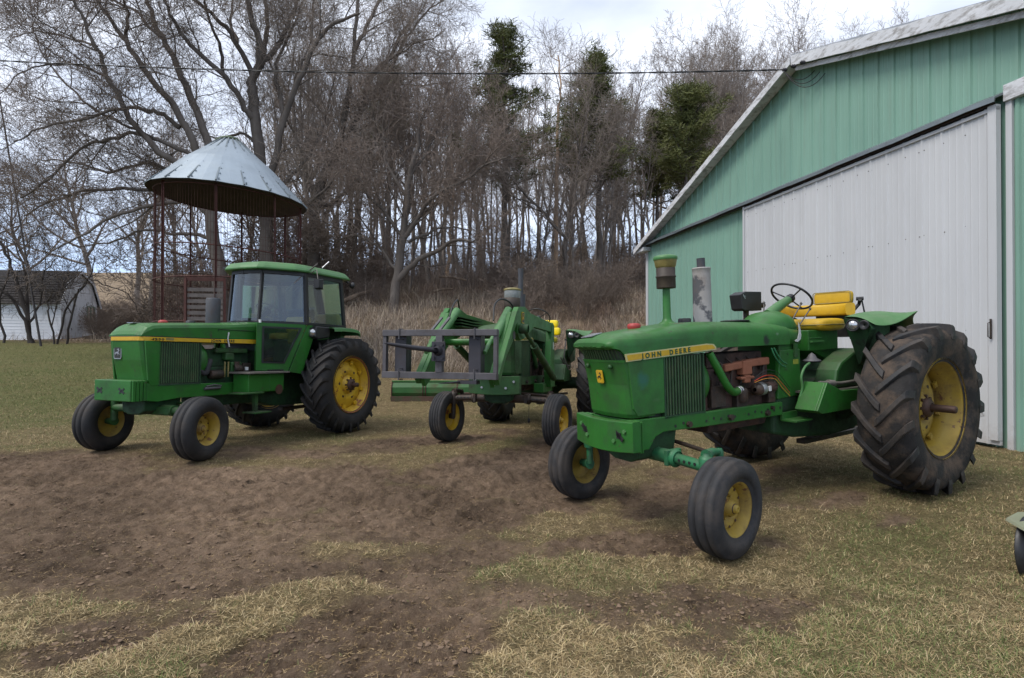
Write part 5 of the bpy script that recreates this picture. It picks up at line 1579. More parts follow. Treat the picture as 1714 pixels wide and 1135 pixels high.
        b.tube([(-.095, -.15, 2.005), (-.095, .255, 2.005), (-.095, .27, 2.02), (-.095, .27, 2.125), (-.095, .255, 2.135), (-.095, -.15, 2.135), (-.095, -.165, 2.12), (-.095, -.165, 2.02)], .005, 6, closed=True)
        b.build('seat_piping', M['bowl'], seat)
        b = MB(); b.tube([(-.16, .26, 1.9), (-.22, .30, 1.98), (-.16, .34, 2.03)], .02, 8); b.tube([(-.2, .36, 2.04), (-.16, .30, 2.04)], .022, 8); b.tube([(-.2, .34, 2.03), (-.22, .36, 1.86)], .01, 6); b.box(-.24, -.2, -.2, .2, 1.6, 2.05)
        b.build('seat_bracket', M['black'], T, bevel=.004)
    else:
        roll(-.06, .46, -.27, .27, 1.58, 1.72).build('seat', SV, T)
        roll(-.2, -.06, -.29, .29, 1.77, 1.93).build('backrest', SV, T)
        roll(-.2, -.08, -.24, .24, 1.935, 2.08).build('backrest_cushion', SV, T)
    b = MB(); b.box(.05, .62, -.2, .2, 1.46, 1.70); b.prism([(.6, 1.5), (.1, 1.3), (-.3, 1.3), (-.2, 1.46)], 'y', -.16, .16)
    sb = b.build('seat_box', G, T, bevel=.01)
    b = MB(); b.box(.40, .60, .2, .215, 1.61, 1.62); b.box(.38, .60, .2, .235, 1.555, 1.572); b.build('seat_box_slot', M['black'] if not near else M['green_light'], sb)
    if near:
        hose(T, 'pale_hose', [(.88, .36, 1.35), (1.0, .38, 1.31), (1.06, .38, 1.22), (1.05, .38, 1.1), (1.08, .36, .98)], .013, M['green_light'], 8)
        b = MB(); b.lathe([(.05, 0), (.09, .0), (.085, .012), (.05, .03), (.03, .07), (.003, .09)], (.80, .34, 1.365), (0, 0, 1), 14); b.build('filler_cap', M['grey_iron'], T)
        b = MB(); pts = [(.93, 1.79), (.90, 1.74), (.885, 1.66), (.90, 1.60), (.95, 1.575), (1.0, 1.585), (.95, 1.62), (.925, 1.68), (.925, 1.73)]
        b.prism(pts, 'y', .280, .284); b.build('torn_label', M['white'], T)
        b = MB(); b.prism([(1.14, 1.96), (1.17, 2.12), (1.08, 2.155), (.80, 2.155), (.80, 1.94), (1.10, 1.94)], 'y', -.38, -.23)
        mb = b.build('monitor_box', M['black'], T, bevel=.008)
        b = MB(); b.box(.95, 1.0, -.33, -.29, 1.8, 1.95); b.build('box_mount', M['greasy'], mb); b = MB(); b.tube([(.7, -.28, 2.0), (.8, -.28, 2.01)], .03, 10); b.build('box_knob', M['greasy'], mb)
        b = MB(); b.box(1.08, 1.12, -.2295, -.228, 2.10, 2.105); b.bar((1.125, -.229, 2.12), (1.09, -.229, 2.075), .004, .012, up=(0, 0, 1)); b.build('scuff', M['bright'], mb)
        b = MB(); b.lathe([(.02, 0), (.045, .01), (.05, .06), (.03, .09)], (-.52, -.2, 1.55), (0, 0, 1), 14); b.build('remote_coupler', M['greasy'], T)
    return T


near = open_tractor('open', 'tractor', .872, .485, .38, .25, True)
tag(near, 'large green open-seat tractor parked beside the barn, nearest to the viewer', 'tractor', 'green farm tractors parked in the yard')

# ------------------------------------------------------------------ the loader tractor
LT = open_tractor('loader', 'tractor', .81, .44, .375, .24, False)
tag(LT, 'green tractor with raised loader arms carrying a grey bale spear frame', 'tractor', 'green farm tractors parked in the yard')
for s in (1, -1):
    y0, y1 = s * .43, s * .53
    # mast: upright post with its foot on the rail
    b = MB(); b.prism([(1.95, .80), (1.62, .80), (1.68, 1.3), (1.70, 1.84), (1.84, 1.88), (1.94, 1.55), (2.04, 1.05)], 'y', y0, y1)
    b.box(1.5, 2.2, min(s * .3, s * .46), max(s * .3, s * .46), .72, .86)
    mast = b.build('loader_mast', M['green'], LT, bevel=.008)
    if s > 0: b = MB(); b.box(1.76, 1.81, .531, .533, 1.42, 1.54); b.build('mast_sticker', M['white'], mast)
    # arm: box beam rising to the knee, then down to the carriage
    b = MB()
    b.prism([(1.74, 1.72), (1.70, 1.84), (1.88, 1.87), (3.30, 1.90), (3.62, 1.96), (3.96, 1.925), (4.06, 1.84), (4.0, 1.58), (3.84, 1.48), (3.55, 1.56), (3.1, 1.72), (1.8, 1.72)], 'y', s * .445, s * .515)
    arm = b.build('loader_arm', M['green'], LT, bevel=.006)
    b = MB(); b.prism([(3.80, 1.88), (4.08, 1.85), (4.62, 1.25), (4.84, 1.02), (4.76, .90), (4.62, .98), (4.25, 1.28), (3.86, 1.55)], 'y', s * .40, s * .45)
    b.prism([(3.86, 1.89), (4.06, 1.86), (4.84, 1.02), (4.78, .93), (4.5, 1.3)], 'y', s * .45, s * .52)
    b.build('loader_arm', M['green'], LT, bevel=.006)
    if s > 0: emblem(LT, (3.76, .518, 1.80), (-1, 0, 0), (0, 0, 1), .12, .15, M['letter_black'], M['vinyl'], M['vinyl'])
    b = MB(); b.bolt((4.2, s * .521, 1.54), (0, s, 0), .06, .004, 16); b.build('arm_opening', M['black'], arm)
    # lift cylinder from mast foot to knee, and tilt cylinder down the front
    b = MB(); b.tube([(1.95, s * .575, .95), (2.75, s * .575, 1.22), (3.35, s * .575, 1.43)], .052, 14); b.tube([(3.3, s * .575, 1.41), (3.92, s * .575, 1.64)], .028, 10)
    b.lathe([(.05, -.06), (.06, -.05), (.06, .05), (.05, .06)], (3.92, s * .575, 1.64), (0, 1, 0), 12)
    b.build('lift_cylinder', M['green_dirty'], LT)
    b = MB(); b.tube([(3.9, s * .36, 1.89), (4.5, s * .36, 1.50)], .055, 14); b.tube([(4.45, s * .36, 1.58), (4.86, s * .36, 1.30)], .025, 10); b.build('tilt_cylinder', M['green_light'], LT)
    hose(LT, 'hydraulic_hose', [(3.7, s * .40, 1.90), (3.85, s * .36, 2.0), (4.05, s * .30, 2.02), (4.25, s * .28, 1.92), (4.35, s * .30, 1.72)], .012, M['rubber'], 6)
b = MB()
for k in range(4): b.box(3.1 - k * .05, 4.0 - k * .03, -.44, -.28, 1.80 - k * .04, 1.813 - k * .04)
b.build('hydraulic_pipes', M['green_dirty'], LT)
for z0 in (1.70,):
    b = MB(); b.tube([(4.28, -.42, z0 - .25), (4.28, .42, z0 - .25)], .05, 12); b.build('cross_tube', M['green'], LT)
# bale spear frame
FX, ya, yb, za, zb = 4.95, -.84, .56, 1.01, 1.57
b = MB()
b.box(FX, FX + .085, ya, yb, zb - .072, zb)
b.box(FX, FX + .085, ya, yb, za - .01, za + .065)
b.box(FX + .01, FX + .07, ya, ya + .045, za + .065, zb - .072)
b.box(FX + .01, FX + .07, yb - .045, yb, za + .065, zb - .072)
frm = b.build('spear_frame', M['grey_iron'], LT, bevel=.004)
b = MB(); b.box(FX + .02, FX + .09, -.165, -.085, za + .065, zb - .072); b.build('centre_upright', M['grey_iron'], frm, bevel=.003)
for y in (-.62, .30):
    b = MB(); b.box(FX - .09, FX - .005, y - .10, y + .045, za + .0, zb - .02); b.box(FX - .15, FX - .09, y + .02, y + .045, za + .03, zb - .03)
    b.build('carriage_bracket', M['grey_dark'], frm, bevel=.005)
    for z, hh in ((zb - .055, .075), (za + .035, .075)):
        b = MB(); b.tube([(FX - .01, y, z + hh * .85), (FX + .093, y, z + hh * .85), (FX + .093, y, z - hh * .8), (FX - .01, y, z - hh * .8)], .008, 6, smooth=False); b.build('clamp', M['grey_iron'], frm)
b = MB(); b.box(FX + .09, FX + .115, -.20, -.04, 1.20, 1.42)
for y in (-.17, -.07):
    for z in (1.235, 1.385): b.bolt((FX + .115, y, z), (1, 0, 0), .018, .02)
b.lathe([(.06, 0), (.05, .05), (.035, .08)], (FX + .1, -.12, 1.315), (1, -.0, 0), 14)
b.build('spear_mount', M['grey_dark'], frm, bevel=.003)
b = MB(); b.tube([(FX + .1, -.12, 1.32), (FX + .35, -.32, 1.345), (FX + .58, -.47, 1.375), (FX + .64, -.51, 1.385)], [.03, .027, .017, .003], 12)
b.build('bale_spear', M['grey_dark'], frm)
b = MB(); b.tube([(FX + .1, .14, .97), (FX + .5, .06, .965)], [.016, .003], 8); b.box(FX + .0, FX + .12, .12, .34, .95, .99); b.build('stub_spear', M['grey_dark'], frm)
for y in (-.3, -.2):
    b = MB(); b.bar((FX - .05, y, zb - .03), (FX - .35, y + .02, zb + .17), .03, .02); b.build('latch_lever', M['grey_iron'], frm)
# remote-lever linkage at the rear platform
b = MB(); b.tube([(.55, .52, 1.62), (.62, .50, 1.3), (.5, .62, .95)], .014, 6); b.tube([(.7, .45, 1.3), (.45, .6, 1.0)], .012, 6); b.lathe([(.01, 0), (.03, .02), (.01, .05)], (.55, .52, 1.62), (0, 0, 1), 8); b.build('lever', M['lever'], LT)
b = MB(); b.tube([(2.5, .3, .6), (2.5, .3, .33)], .004, 5); b.lathe([(.004, 0), (.02, .02), (.02, .06), (.004, .08)], (2.5, .3, .26), (0, 0, 1), 8); b.build('hanging_chain', M['black'], LT)
# ================================================================== cab tractor
def cab_tractor():
    P = POSE['cab']; T = tractor_root('tractor', 'cab')
    yr, yf, wb = P['rt'] / 2, P['ft'] / 2, P['wb']
    Rr, Rf = .825, .40
    G = M['green']
    for s in (1, -1):
        rear_wheel(T, s * yr, Rr, .45, .47, s, M['tyre_dark'], M['rim_bright'], M['tyre_dark'], disc=.07, stub=.20, n=23, band=M['rim_rust'])
        front_wheel(T, wb, s * yf, Rf, .29, .215, s, P['st'], M['tyre_dark'], M['rim'], ribs=3, dish=-.02)
    # hood: crisp shoulders
    def sec(x, w, zt, zb, ch=.07, dz=.07):
        return [(x, w, zb), (x, w, zt - dz), (x, w - .02, zt - dz * .45), (x, w - ch, zt - .012), (x, w - ch - .08, zt), (x, -w + ch + .08, zt), (x, -w + ch, zt - .012), (x, -w + .02, zt - dz * .45), (x, -w, zt - dz), (x, -w, zb)]
    b = MB(); b.loft([sec(3.125, .30, 1.585, 1.56, .06, .01), sec(3.10, .305, 1.63, 1.56, .06, .03), sec(3.045, .31, 1.70, 1.56), sec(2.98, .318, 1.73, 1.56), sec(2.9, .328, 1.742, 1.56), sec(2.5, .332, 1.765, 1.56), sec(1.9, .332, 1.80, 1.56), sec(1.38, .332, 1.845, 1.56), sec(1.33, .332, 1.845, 1.56)], smooth=False)
    hood = b.build('hood', G, T, bevel=.012)
    b = MB(); b.tube([(2.05, .338, 1.70), (1.40, .338, 1.70)], .006, 6); b.tube([(2.05, .338, 1.70), (2.05, .338, 1.67)], .005, 6); b.build('hood_handle', M['green_dark'], hood)
    b = MB(); b.tube([(1.88, .345, 1.66), (1.90, .35, 1.56), (1.87, .35, 1.44)], [.012, .008, .01], 6); b.build('tie_strap', M['white'], hood)
    def plan(z, dx, q=0, w=.318):
        return [(x + (dx if x > 2.99 else 0), y, z) for x, y in ((2.88, w + q), (3.03, w - .008 + q), (3.09, w - .03 + q), (3.11 + q, w - .07), (3.11 + q, -w + .07), (3.09, -w + .03 - q), (3.03, -w + .008 - q), (2.88, -w - q))]
    b = MB(); b.loft([plan(.925, -.10), plan(.96, -.08), plan(1.25, -.02), plan(1.50, .01)], smooth=False)
    b.build('nose_panel', G, T, bevel=.008)
    # yellow band round the nose and along both flanks
    b = MB()
    loop = [(1.335, .336), (2.88, .336), (3.04, .326), (3.10, .302), (3.128, .26), (3.128, -.26), (3.10, -.302), (3.04, -.326), (2.88, -.336), (1.335, -.336)]
    b.loft([[(x, y, z) for x, y in loop] for z in (1.494, 1.556)], smooth=False, closed=False, cap=False)
    band = b.build('yellow_band', M['vinyl'], T, solid=.006)
    b = MB(); b.loft([[(x, y, z) for x, y in loop] for z in (1.556, 1.566)], smooth=False, closed=False, cap=False)
    b.build('band_edge', M['black'], band, solid=.006)
    words('model_number', '4230', .056, M['letter_black'], band, (3.02, .3368, 1.503), (R(90), 0, R(180)), bold=.0015, sx=1.35, gap=1.15)
    words('band_lettering', 'JOHN  DEERE', .056, M['letter_black'], band, (2.16, .3368, 1.503), (R(90), 0, R(180)), bold=.0013, sx=1.0, gap=1.2)
    b = MB(); b.box(2.72, 2.83, .3362, .3366, 1.505, 1.55); b.build('band_scrape', M['bowl'], band)
    emblem(T, (3.10, -.16, 1.34), (0, 1, 0), (.02, 0, 1), .14, .16, M['letter_black'], M['bright'], M['bright'])
    for s in (1, -1):
        b = MB(); b.prism([(2.905, .93), (3.0, .93), (3.04, 1.0), (3.09, 1.493), (2.905, 1.493)], 'y', s * .30, s * .324)
        b.build('side_panel', G, T, bevel=.004)
        b = MB(); b.box(2.31, 2.90, min(s * .29, s * .31), max(s * .29, s * .31), .93, 1.49)
        sc_ = b.build('side_screen', M['screen'], T)
        b = MB(); deckslats(b, 2.33, 2.88, .95, 1.48, s * .31, 17, .012, s * .01); b.build('screen_slat', M['slat'], sc_)
        b = MB(); b.box(2.30, 2.315, min(s * .29, s * .325), max(s * .29, s * .325), .93, 1.49); b.box(2.30, 2.905, min(s * .29, s * .325), max(s * .29, s * .325), .92, .935); b.build('screen_frame', M['green_dark'], sc_)
    b = MB(); b.lathe([(.24, 0), (.29, .03), (.29, .14), (.27, .17)], (2.32, 0, 1.23), (-1, 0, 0), 32); b.build('fan_shroud', G, T)
    b = MB(); b.box(2.3, 3.0, -.28, .28, .93, 1.49); b.build('radiator', M['screen'], T)
    # rails, weights, axle
    b = MB()
    for s in (1, -1): b.prism([(3.05, .74), (3.05, .96), (2.9, .93), (.8, .91), (.8, .74), (2.6, .75), (2.9, .72)], 'y', s * .265, s * .32)
    b.build('side_rail', G, T, bevel=.006)
    b = MB(); b.box(3.05, 3.24, -.37, .30, .74, 1.0); w = b.build('front_weight', G, T, bevel=.01)
    b = MB()
    for k in range(4): b.box(3.055 + k * .045, 3.055 + k * .045 + .036, .30, .325, .742, .995)
    b.build('weight_plates', G, w, bevel=.004)
    b = MB()
    for y in (-.27, .14): b.bar((3.242, y - .05, .90), (3.242, y + .05, .84), .004, .03, up=(0, 0, 1)); b.bar((3.242, y - .04, .84), (3.242, y + .05, .9), .004, .022, up=(0, 0, 1))
    b.build('weight_slot', M['black'], w)
    b = MB(); b.prism([(-.22, .78), (-.2, .60), (-.1, .55), (.1, .55), (.2, .60), (.22, .78)], 'x', 2.5, 3.0); b.build('axle_support', M['green_dark'], T, bevel=.015)
    zc = .60
    b = MB(); b.tube([(wb, -.45, zc), (wb, .45, zc)], .07, 14); b.box(wb - .07, wb + .07, -.42, .42, zc - .05, zc + .05)
    ax = b.build('front_axle', M['green_dirty'], T, bevel=.006)
    for s in (1, -1):
        b = MB(); b.tube([(wb, s * .4, zc), (wb, s * .70, zc - .01)], .05, 12); b.tube([(wb, s * .71, zc + .10), (wb, s * .71, Rf + .02)], .045, 12); b.tube([(wb, s * .70, Rf + .01), (wb, s * (yf - .03), Rf)], [.06, .035], 12)
        b.tube([(wb, s * .71, zc + .08), (wb - .2, s * .68, zc + .07)], .03, 8); b.tube([(wb - .2, s * .68, zc + .06), (wb - .22, s * .1, zc + .08)], .018, 8)
        b.build('axle_end', M['green_dirty'], ax)
    # engine
    b = MB(); b.box(1.3, 2.22, -.19, .19, .78, 1.15); b.box(1.35, 2.15, -.16, .17, 1.15, 1.40); b.prism([(-.2, .8), (-.17, .58), (.17, .58), (.2, .8)], 'x', 1.0, 2.2)
    eng = b.build('engine_block', M['green_dark'], T, bevel=.02)
    b = MB(); b.bar((2.02, .22, 1.385), (1.46, .22, 1.385), .09, .075); b.box(1.7, 1.85, .17, .27, 1.24, 1.35); b.box(1.55, 1.75, .15, .26, 1.05, 1.22); b.build('manifold', M['green_dirty'], eng, bevel=.02)
    hose(eng, 'coolant_hose', [(2.28, .22, 1.12), (2.18, .26, 1.06), (2.14, .27, 1.16), (2.1, .25, 1.25)], .038, M['tyre_dusty'], 10)
    b = MB(); b.lathe([(.02, 0), (.06, .01), (.065, .05), (.065, .2), (.03, .22)], (2.1, .24, 1.04), (-1, 0, 0), 16); b.box(1.4, 1.55, .18, .28, 1.0, 1.2); b.tube([(1.65, .25, 1.22), (1.65, .25, .98)], .045, 12); b.lathe([(.05, 0), (.06, .03), (.06, .12), (.02, .14)], (1.72, .27, 1.12), (-1, 0, 0), 14)
    b.build('engine_fittings', M['greasy'], eng, bevel=.005)
    b = MB(); b.tube([(1.86, .26, 1.22), (1.86, .26, 1.0)], .012, 6); b.tube([(1.80, .26, 1.22), (1.80, .26, 1.0)], .012, 6); b.build('fuel_pipes', M['bowl'], eng)
    b = MB(); b.box(1.50, 1.54, .30, .33, 1.09, 1.14); b.build('paper_label', M['white'], eng)
    b = MB(); b.tube([(2.22, .335, .88), (2.1, .345, .90), (1.98, .34, .88)], .012, 6); b.tube([(2.25, .34, .85), (2.0, .34, .855)], .02, 8); b.build('hydraulic_fittings', M['grey_iron'], eng)
    b = MB(); b.box(1.26, 1.36, -.30, .30, .9, 1.50); b.build('firewall', M['black'], T)
    # stack, caps
    b = MB(); b.lathe([(.02, 0), (.095, 0), (.098, .02), (.098, .38), (.09, .395), (.05, .40)], (1.86, .0, 1.775), (0, 0, 1), 28); b.build('muffler', M['muffler_dark'], T)
    b = MB(); b.lathe([(.002, .03), (.03, .03), (.05, .02), (.06, 0), (.05, -.02)], (2.63, .0, 1.768), (0, 0, 1), 20); b.build('radiator_cap', M['red'], T)
    b = MB(); b.lathe([(.002, .025), (.05, .025), (.06, .015), (.06, -.02)], (2.22, .0, 1.79), (0, 0, 1), 20); b.build('fuel_cap', M['black'], T)
    b = MB(); b.box(2.90, 3.03, -.12, .0, 1.735, 1.742); b.build('hood_plate', M['bright'], T)
    # transmission
    b = MB(); b.prism([(-.45, .6), (-.45, 1.15), (1.35, 1.05), (1.35, .62), (.9, .5), (.0, .48)], 'y', -.24, .24); b.build('transmission', M['green_dark'], T, bevel=.03)
    b = MB()
    for s in (1, -1): b.lathe([(.23, .2), (.2, .28), (.13, .36), (.11, .62), (.07, yr - .1), (.07, yr)], (0, 0, Rr), (0, s, 0), 20)
    b.build('axle_housing', M['green_dark'], T)
    b = MB(); b.box(-.8, .5, -.05, .05, .38, .43); b.bar((-.3, .3, .6), (-.75, .32, .5), .06, .08); b.bar((-.3, -.3, .6), (-.75, -.32, .5), .06, .08); b.bar((.3, .42, .62), (.15, .42, .45), .08, .1); b.build('hitch', M['greasy'], T, bevel=.004)
    # step boxes on the near and far side
    for s in (1, -1):
        b = MB(); b.box(1.12, 1.80, min(s * .36, s * .66), max(s * .36, s * .66), .78, 1.045); b.box(1.4, 1.42, min(s * .5, s * .665), max(s * .5, s * .665), .78, 1.04)
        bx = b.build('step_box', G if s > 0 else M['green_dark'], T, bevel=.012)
        b = MB(); b.box(1.08, 1.86, min(s * .34, s * .74), max(s * .34, s * .74), 1.05, 1.075); b.build('tread', M['tread_plate'], bx, bevel=.003)
        b = MB(); b.box(1.62, 1.67, min(s * .60, s * .66), max(s * .60, s * .66), .50, .80); b.box(1.5, 1.8, min(s * .55, s * .80), max(s * .55, s * .80), .48, .50); b.box(1.6, 2.0, min(s * .5, s * .76), max(s * .5, s * .76), .765, .785); b.build('step', M['green_dirty'], bx, bevel=.003)
    b = MB(); b.bolt((1.22, .661, .80), (0, 1, 0), .075, .004, 20); b.build('round_plate', M['rust_shaft'], T)
    # ---------------- cab
    zb, zt = 1.85, 2.68
    plan_b = [(-.22, .72), (.73, .72), (1.30, .31), (1.36, .0), (1.30, -.31), (.73, -.72), (-.22, -.72)]
    plan_t = [(-.12, .70), (.76, .70), (1.24, .30), (1.30, .0), (1.24, -.30), (.76, -.70), (-.12, -.70)]
    V3 = lambda p, z: Vector((p[0], p[1], z))
    Bk = M['black']
    b = MB(); N = len(plan_b)
    posts = {0: .05, 1: .075, 2: .035, 4: .035, 5: .075, 6: .05}
    for i, w_ in posts.items():
        b.bar(V3(plan_b[i], zb - .02), V3(plan_t[i], zt), w_, .06, up=(1, 0, 0))
    for i in range(N):
        j = (i + 1) % N
        b.bar(V3(plan_b[i], zb), V3(plan_b[j], zb), .045, .045); b.bar(V3(plan_t[i], zt - .02), V3(plan_t[j], zt - .02), .06, .09)
    cabf = b.build('cab_frame', Bk, T, bevel=.006)
    def pane(i, j, nm='cab_window', ins=.0, m=None):
        a, c = V3(plan_b[i], zb + .02), V3(plan_b[j], zb + .02); d, e = V3(plan_t[j], zt - .07), V3(plan_t[i], zt - .07)
        n_ = 9; vs = []; mid = Vector((.4, 0, 0))
        nrm = Vector(((c - a).y, -(c - a).x, 0)).normalized()
        if nrm.dot((a + c) / 2 - mid) < 0: nrm = -nrm
        for k in range(n_):
            f = k / (n_ - 1); bulge = nrm * (.035 * 4 * f * (1 - f)) if (c - a).length > .3 else Vector()
            vs += [a.lerp(c, f) + bulge, e.lerp(d, f) + bulge]
        q = MB(); q.add(vs, [(2 * k, 2 * k + 2, 2 * k + 3, 2 * k + 1) for k in range(n_ - 1)], True)
        return q.build(nm, m or M['glass'], T)
    pane(0, 1, 'side_window'); pane(1, 2, 'door_window'); pane(2, 3, 'windscreen'); pane(3, 4, 'windscreen'); pane(4, 5, 'door_window'); pane(5, 6, 'side_window'); pane(6, 0, 'rear_window')
    # roof
    ro = [(-.40, .74), (-.30, .80), (.80, .81), (1.0, .74), (1.36, .42), (1.42, .34), (1.45, 0), (1.42, -.34), (1.36, -.42), (1.0, -.74), (.80, -.81), (-.30, -.80), (-.40, -.74)]
    def ring(k, z, dx=0): return [((x - .45) * k + .45 + dx, y * k, z + (0.012 * (x < .5))) for x, y in ro]
    b = MB(); b.loft([ring(.90, 2.672), ring(.96, 2.675), ring(.965, 2.70), ring(.94, 2.735), ring(.89, 2.785), ring(.80, 2.81)], smooth=False)
    rf = b.build('cab_roof', M['green_light'], T, bevel=.008)
    b = MB(); b.box(.90, 1.08, .44, .53, 2.745, 2.79); o = b.build('marker_lamp', M['amber'], rf, bevel=.006)
    b = MB(); b.box(1.22, 1.36, -.40, -.28, 2.70, 2.735); b.build('roof_light', Bk, rf)
    b = MB(); b.tube([(.35, .70, 2.82), (.28, .78, 2.93)], .012, 6); b.build('antenna_stub', M['bright'], rf)
    b = MB(); b.tube([(-.35, .6, 2.7), (-.4, .66, 2.66)], .02, 8); b.build('lamp_arm', Bk, rf)
    lamp(T, (-.34, .80, 2.60), (-.9, .5, 0), .055, 'work_light')
    # lower cab: door with its own glass, slanted rear edge
    def wall(poly3, th=.02, m=G, nm='x', par=T, bev=.004):
        pts = [Vector(p) for p in poly3]; nr = (pts[1] - pts[0]).cross(pts[2] - pts[0]).normalized()
        q = MB(); n_ = len(pts); vs = pts + [p + nr * th for p in pts]
        q.add(vs, [tuple(range(n_)), tuple(range(2 * n_ - 1, n_ - 1, -1))] + [(i, (i + 1) % n_, (i + 1) % n_ + n_, i + n_) for i in range(n_)])
        return q.build(nm, m, par, bevel=bev)
    for s in (1, -1):
        A = (1.40, s * .44); Bp = (.73, s * .72)
        def W(f, z, off=0): return (A[0] + (Bp[0] - A[0]) * f - 0 + .05 * off * .5, A[1] + (Bp[1] - A[1]) * f + s * off * .05, z)
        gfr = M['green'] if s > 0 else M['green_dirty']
        def ring_(outer, inner, th, m, nm, par=T):
            q = MB(); nr = (Vector(outer[1]) - Vector(outer[0])).cross(Vector(outer[2]) - Vector(outer[0])).normalized() * th
            o_, i_ = [Vector(p) for p in outer], [Vector(p) for p in inner]; n_ = 4
            vs = o_ + i_ + [p + nr for p in o_] + [p + nr for p in i_]; fs = []
            for a in range(4):
                c = (a + 1) % 4
                fs += [(a, c, c + 4, a + 4), (a + 8, a + 12, c + 12, c + 8), (a, a + 8, c + 8, c), (a + 4, c + 4, c + 12, a + 12)]
            q.add(vs, fs); return q.build(nm, m, par)
        ring_([W(-.08, 1.09), W(.60, 1.07), W(1.0, 1.83), W(-.08, 1.83)], [W(.05, 1.21), W(.505, 1.20), W(.865, 1.765), W(.05, 1.765)], .02 * s, gfr, 'door')
        d = ring_([W(.03, 1.20, .45), W(.52, 1.19, .45), W(.90, 1.78, .45), W(.03, 1.78, .45)], [W(.07, 1.23, .45), W(.49, 1.22, .45), W(.82, 1.75, .45), W(.07, 1.75, .45)], .006 * s, Bk, 'door_trim')
        wall([W(.07, 1.225, .65), W(.49, 1.215, .65), W(.83, 1.755, .65), W(.07, 1.755, .65)], .004 * s, M['glass_dark'], 'door_glass', d, 0)
        wall([(.95, s * .62, 1.0), (.72, s * .70, 1.0), (.60, s * .73, 1.83), (.73, s * .725, 1.83)] if 0 else [W(.62, 1.06), (.75, s * .66, 1.02), (.50, s * .735, 1.82), W(1.02, 1.83)], .02 * s, gfr, 'cab_side')
    b = MB(); b.box(1.30, 1.36, -.42, .42, 1.08, 1.84); b.build('cab_front', G, T)
    b = MB(); b.box(-.3, 1.3, -.6, .6, 1.06, 1.10); b.box(-.3, .05, -.58, .58, 1.10, 1.80); b.build('cab_floor', M['black'], T)
    b = MB(); b.lathe([(.01, 0), (.014, .02), (.016, .08)], (1.33, .35, 1.83), (0, 0, -1), 8); b.tube([(1.37, .40, 1.88), (1.37, .41, 1.80), (1.36, .41, 1.72)], [.02, .016, .01], 8); b.build('hinge', M['white'], T)
    # interior
    roll(.14, .58, -.26, .26, 1.58, 1.72).build('seat', M['vinyl'], T)
    b = MB(); b.box(.2, .5, -.18, .18, 1.1, 1.58); b.build('seat_base', M['black'], T)
    roll(.62, .70, .30, .58, 1.50, 1.74).build('seat_arm', M['vinyl'], T)
    roll(.06, .18, -.25, .25, 1.74, 2.02).build('backrest', M['vinyl'], T)
    steering_wheel(T, (.80, 0, 2.08), (-.5, 0, .86), .20, thick=.009)
    b = MB(); b.tube([(1.15, 0, 1.8), (.83, 0, 2.05)], .035, 10); b.box(1.05, 1.25, -.28, .28, 1.6, 1.92); b.build('dashboard', Bk, T, bevel=.01)
    b = MB(); b.tube([(.95, .25, 1.85), (.93, .26, 2.02)], .012, 6); b.build('lever', Bk, T)
    b = MB(); b.tube([(.70, .715, 2.62), (.90, .60, 2.35)], .006, 5); b.bar((.82, .68, 2.60), (1.0, .53, 2.36), .012, .018); b.build('wiper', M['lever'], T)
    # mirror on its arm
    b = MB(); b.tube([(.72, .76, 2.66), (.74, .92, 2.72), (.73, .95, 2.50)], .008, 6); b.tube([(.72, .76, 2.72), (.70, .9, 2.82)], .010, 6)
    mi = b.build('mirror_arm', M['lever'], T)
    b = MB(); b.loft([[(.70, .88, 2.40), (.70, 1.02, 2.40), (.70, 1.02, 2.57), (.70, .88, 2.57)], [(.78, .90, 2.42), (.78, 1.0, 2.42), (.78, 1.0, 2.56), (.78, .90, 2.56)]], smooth=False); b.build('mirror', Bk, mi, bevel=.012)
    # fenders with front lamp
    for s in (1, -1):
        b = MB(); FS = [(.32, 1.800), (.1, 1.812), (-.15, 1.812), (-.30, 1.80), (-.36, 1.775), (-.375, 1.69)]
        b.loft([[(x, s * .60, z - .22 if k < 5 else z - .15), (x, s * .60, z), (x, s * .64, z + .008), (x, s * .90, z + .008), (x, s * .955, z - .01), (x, s * .965, z - (.06 if k < 5 else .02))] for k, (x, z) in enumerate(FS)], smooth=True, closed=False, cap=False)
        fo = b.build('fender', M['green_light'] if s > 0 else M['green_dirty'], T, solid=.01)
        fo.modifiers.new('split', 'EDGE_SPLIT').split_angle = R(35)
        b = MB(); b.prism([(.62, 1.82), (.65, 1.64), (.58, 1.60), (.30, 1.64), (.28, 1.815)], 'y', s * .60, s * .84)
        lh = b.build('lamp_housing', Bk, T, bevel=.02)
        lamp(T, (.655, s * .775, 1.715), (1, s * .45, 0), .068)
    b = MB(); b.box(-.25, .04, -.62, .62, 1.0, 1.8); b.build('fender_liner', M['green_dark'], T)
    return T


cabt = cab_tractor()
tag(cabt, 'green tractor with an enclosed glass cab, in front of the corn crib', 'tractor', 'green farm tractors parked in the yard')
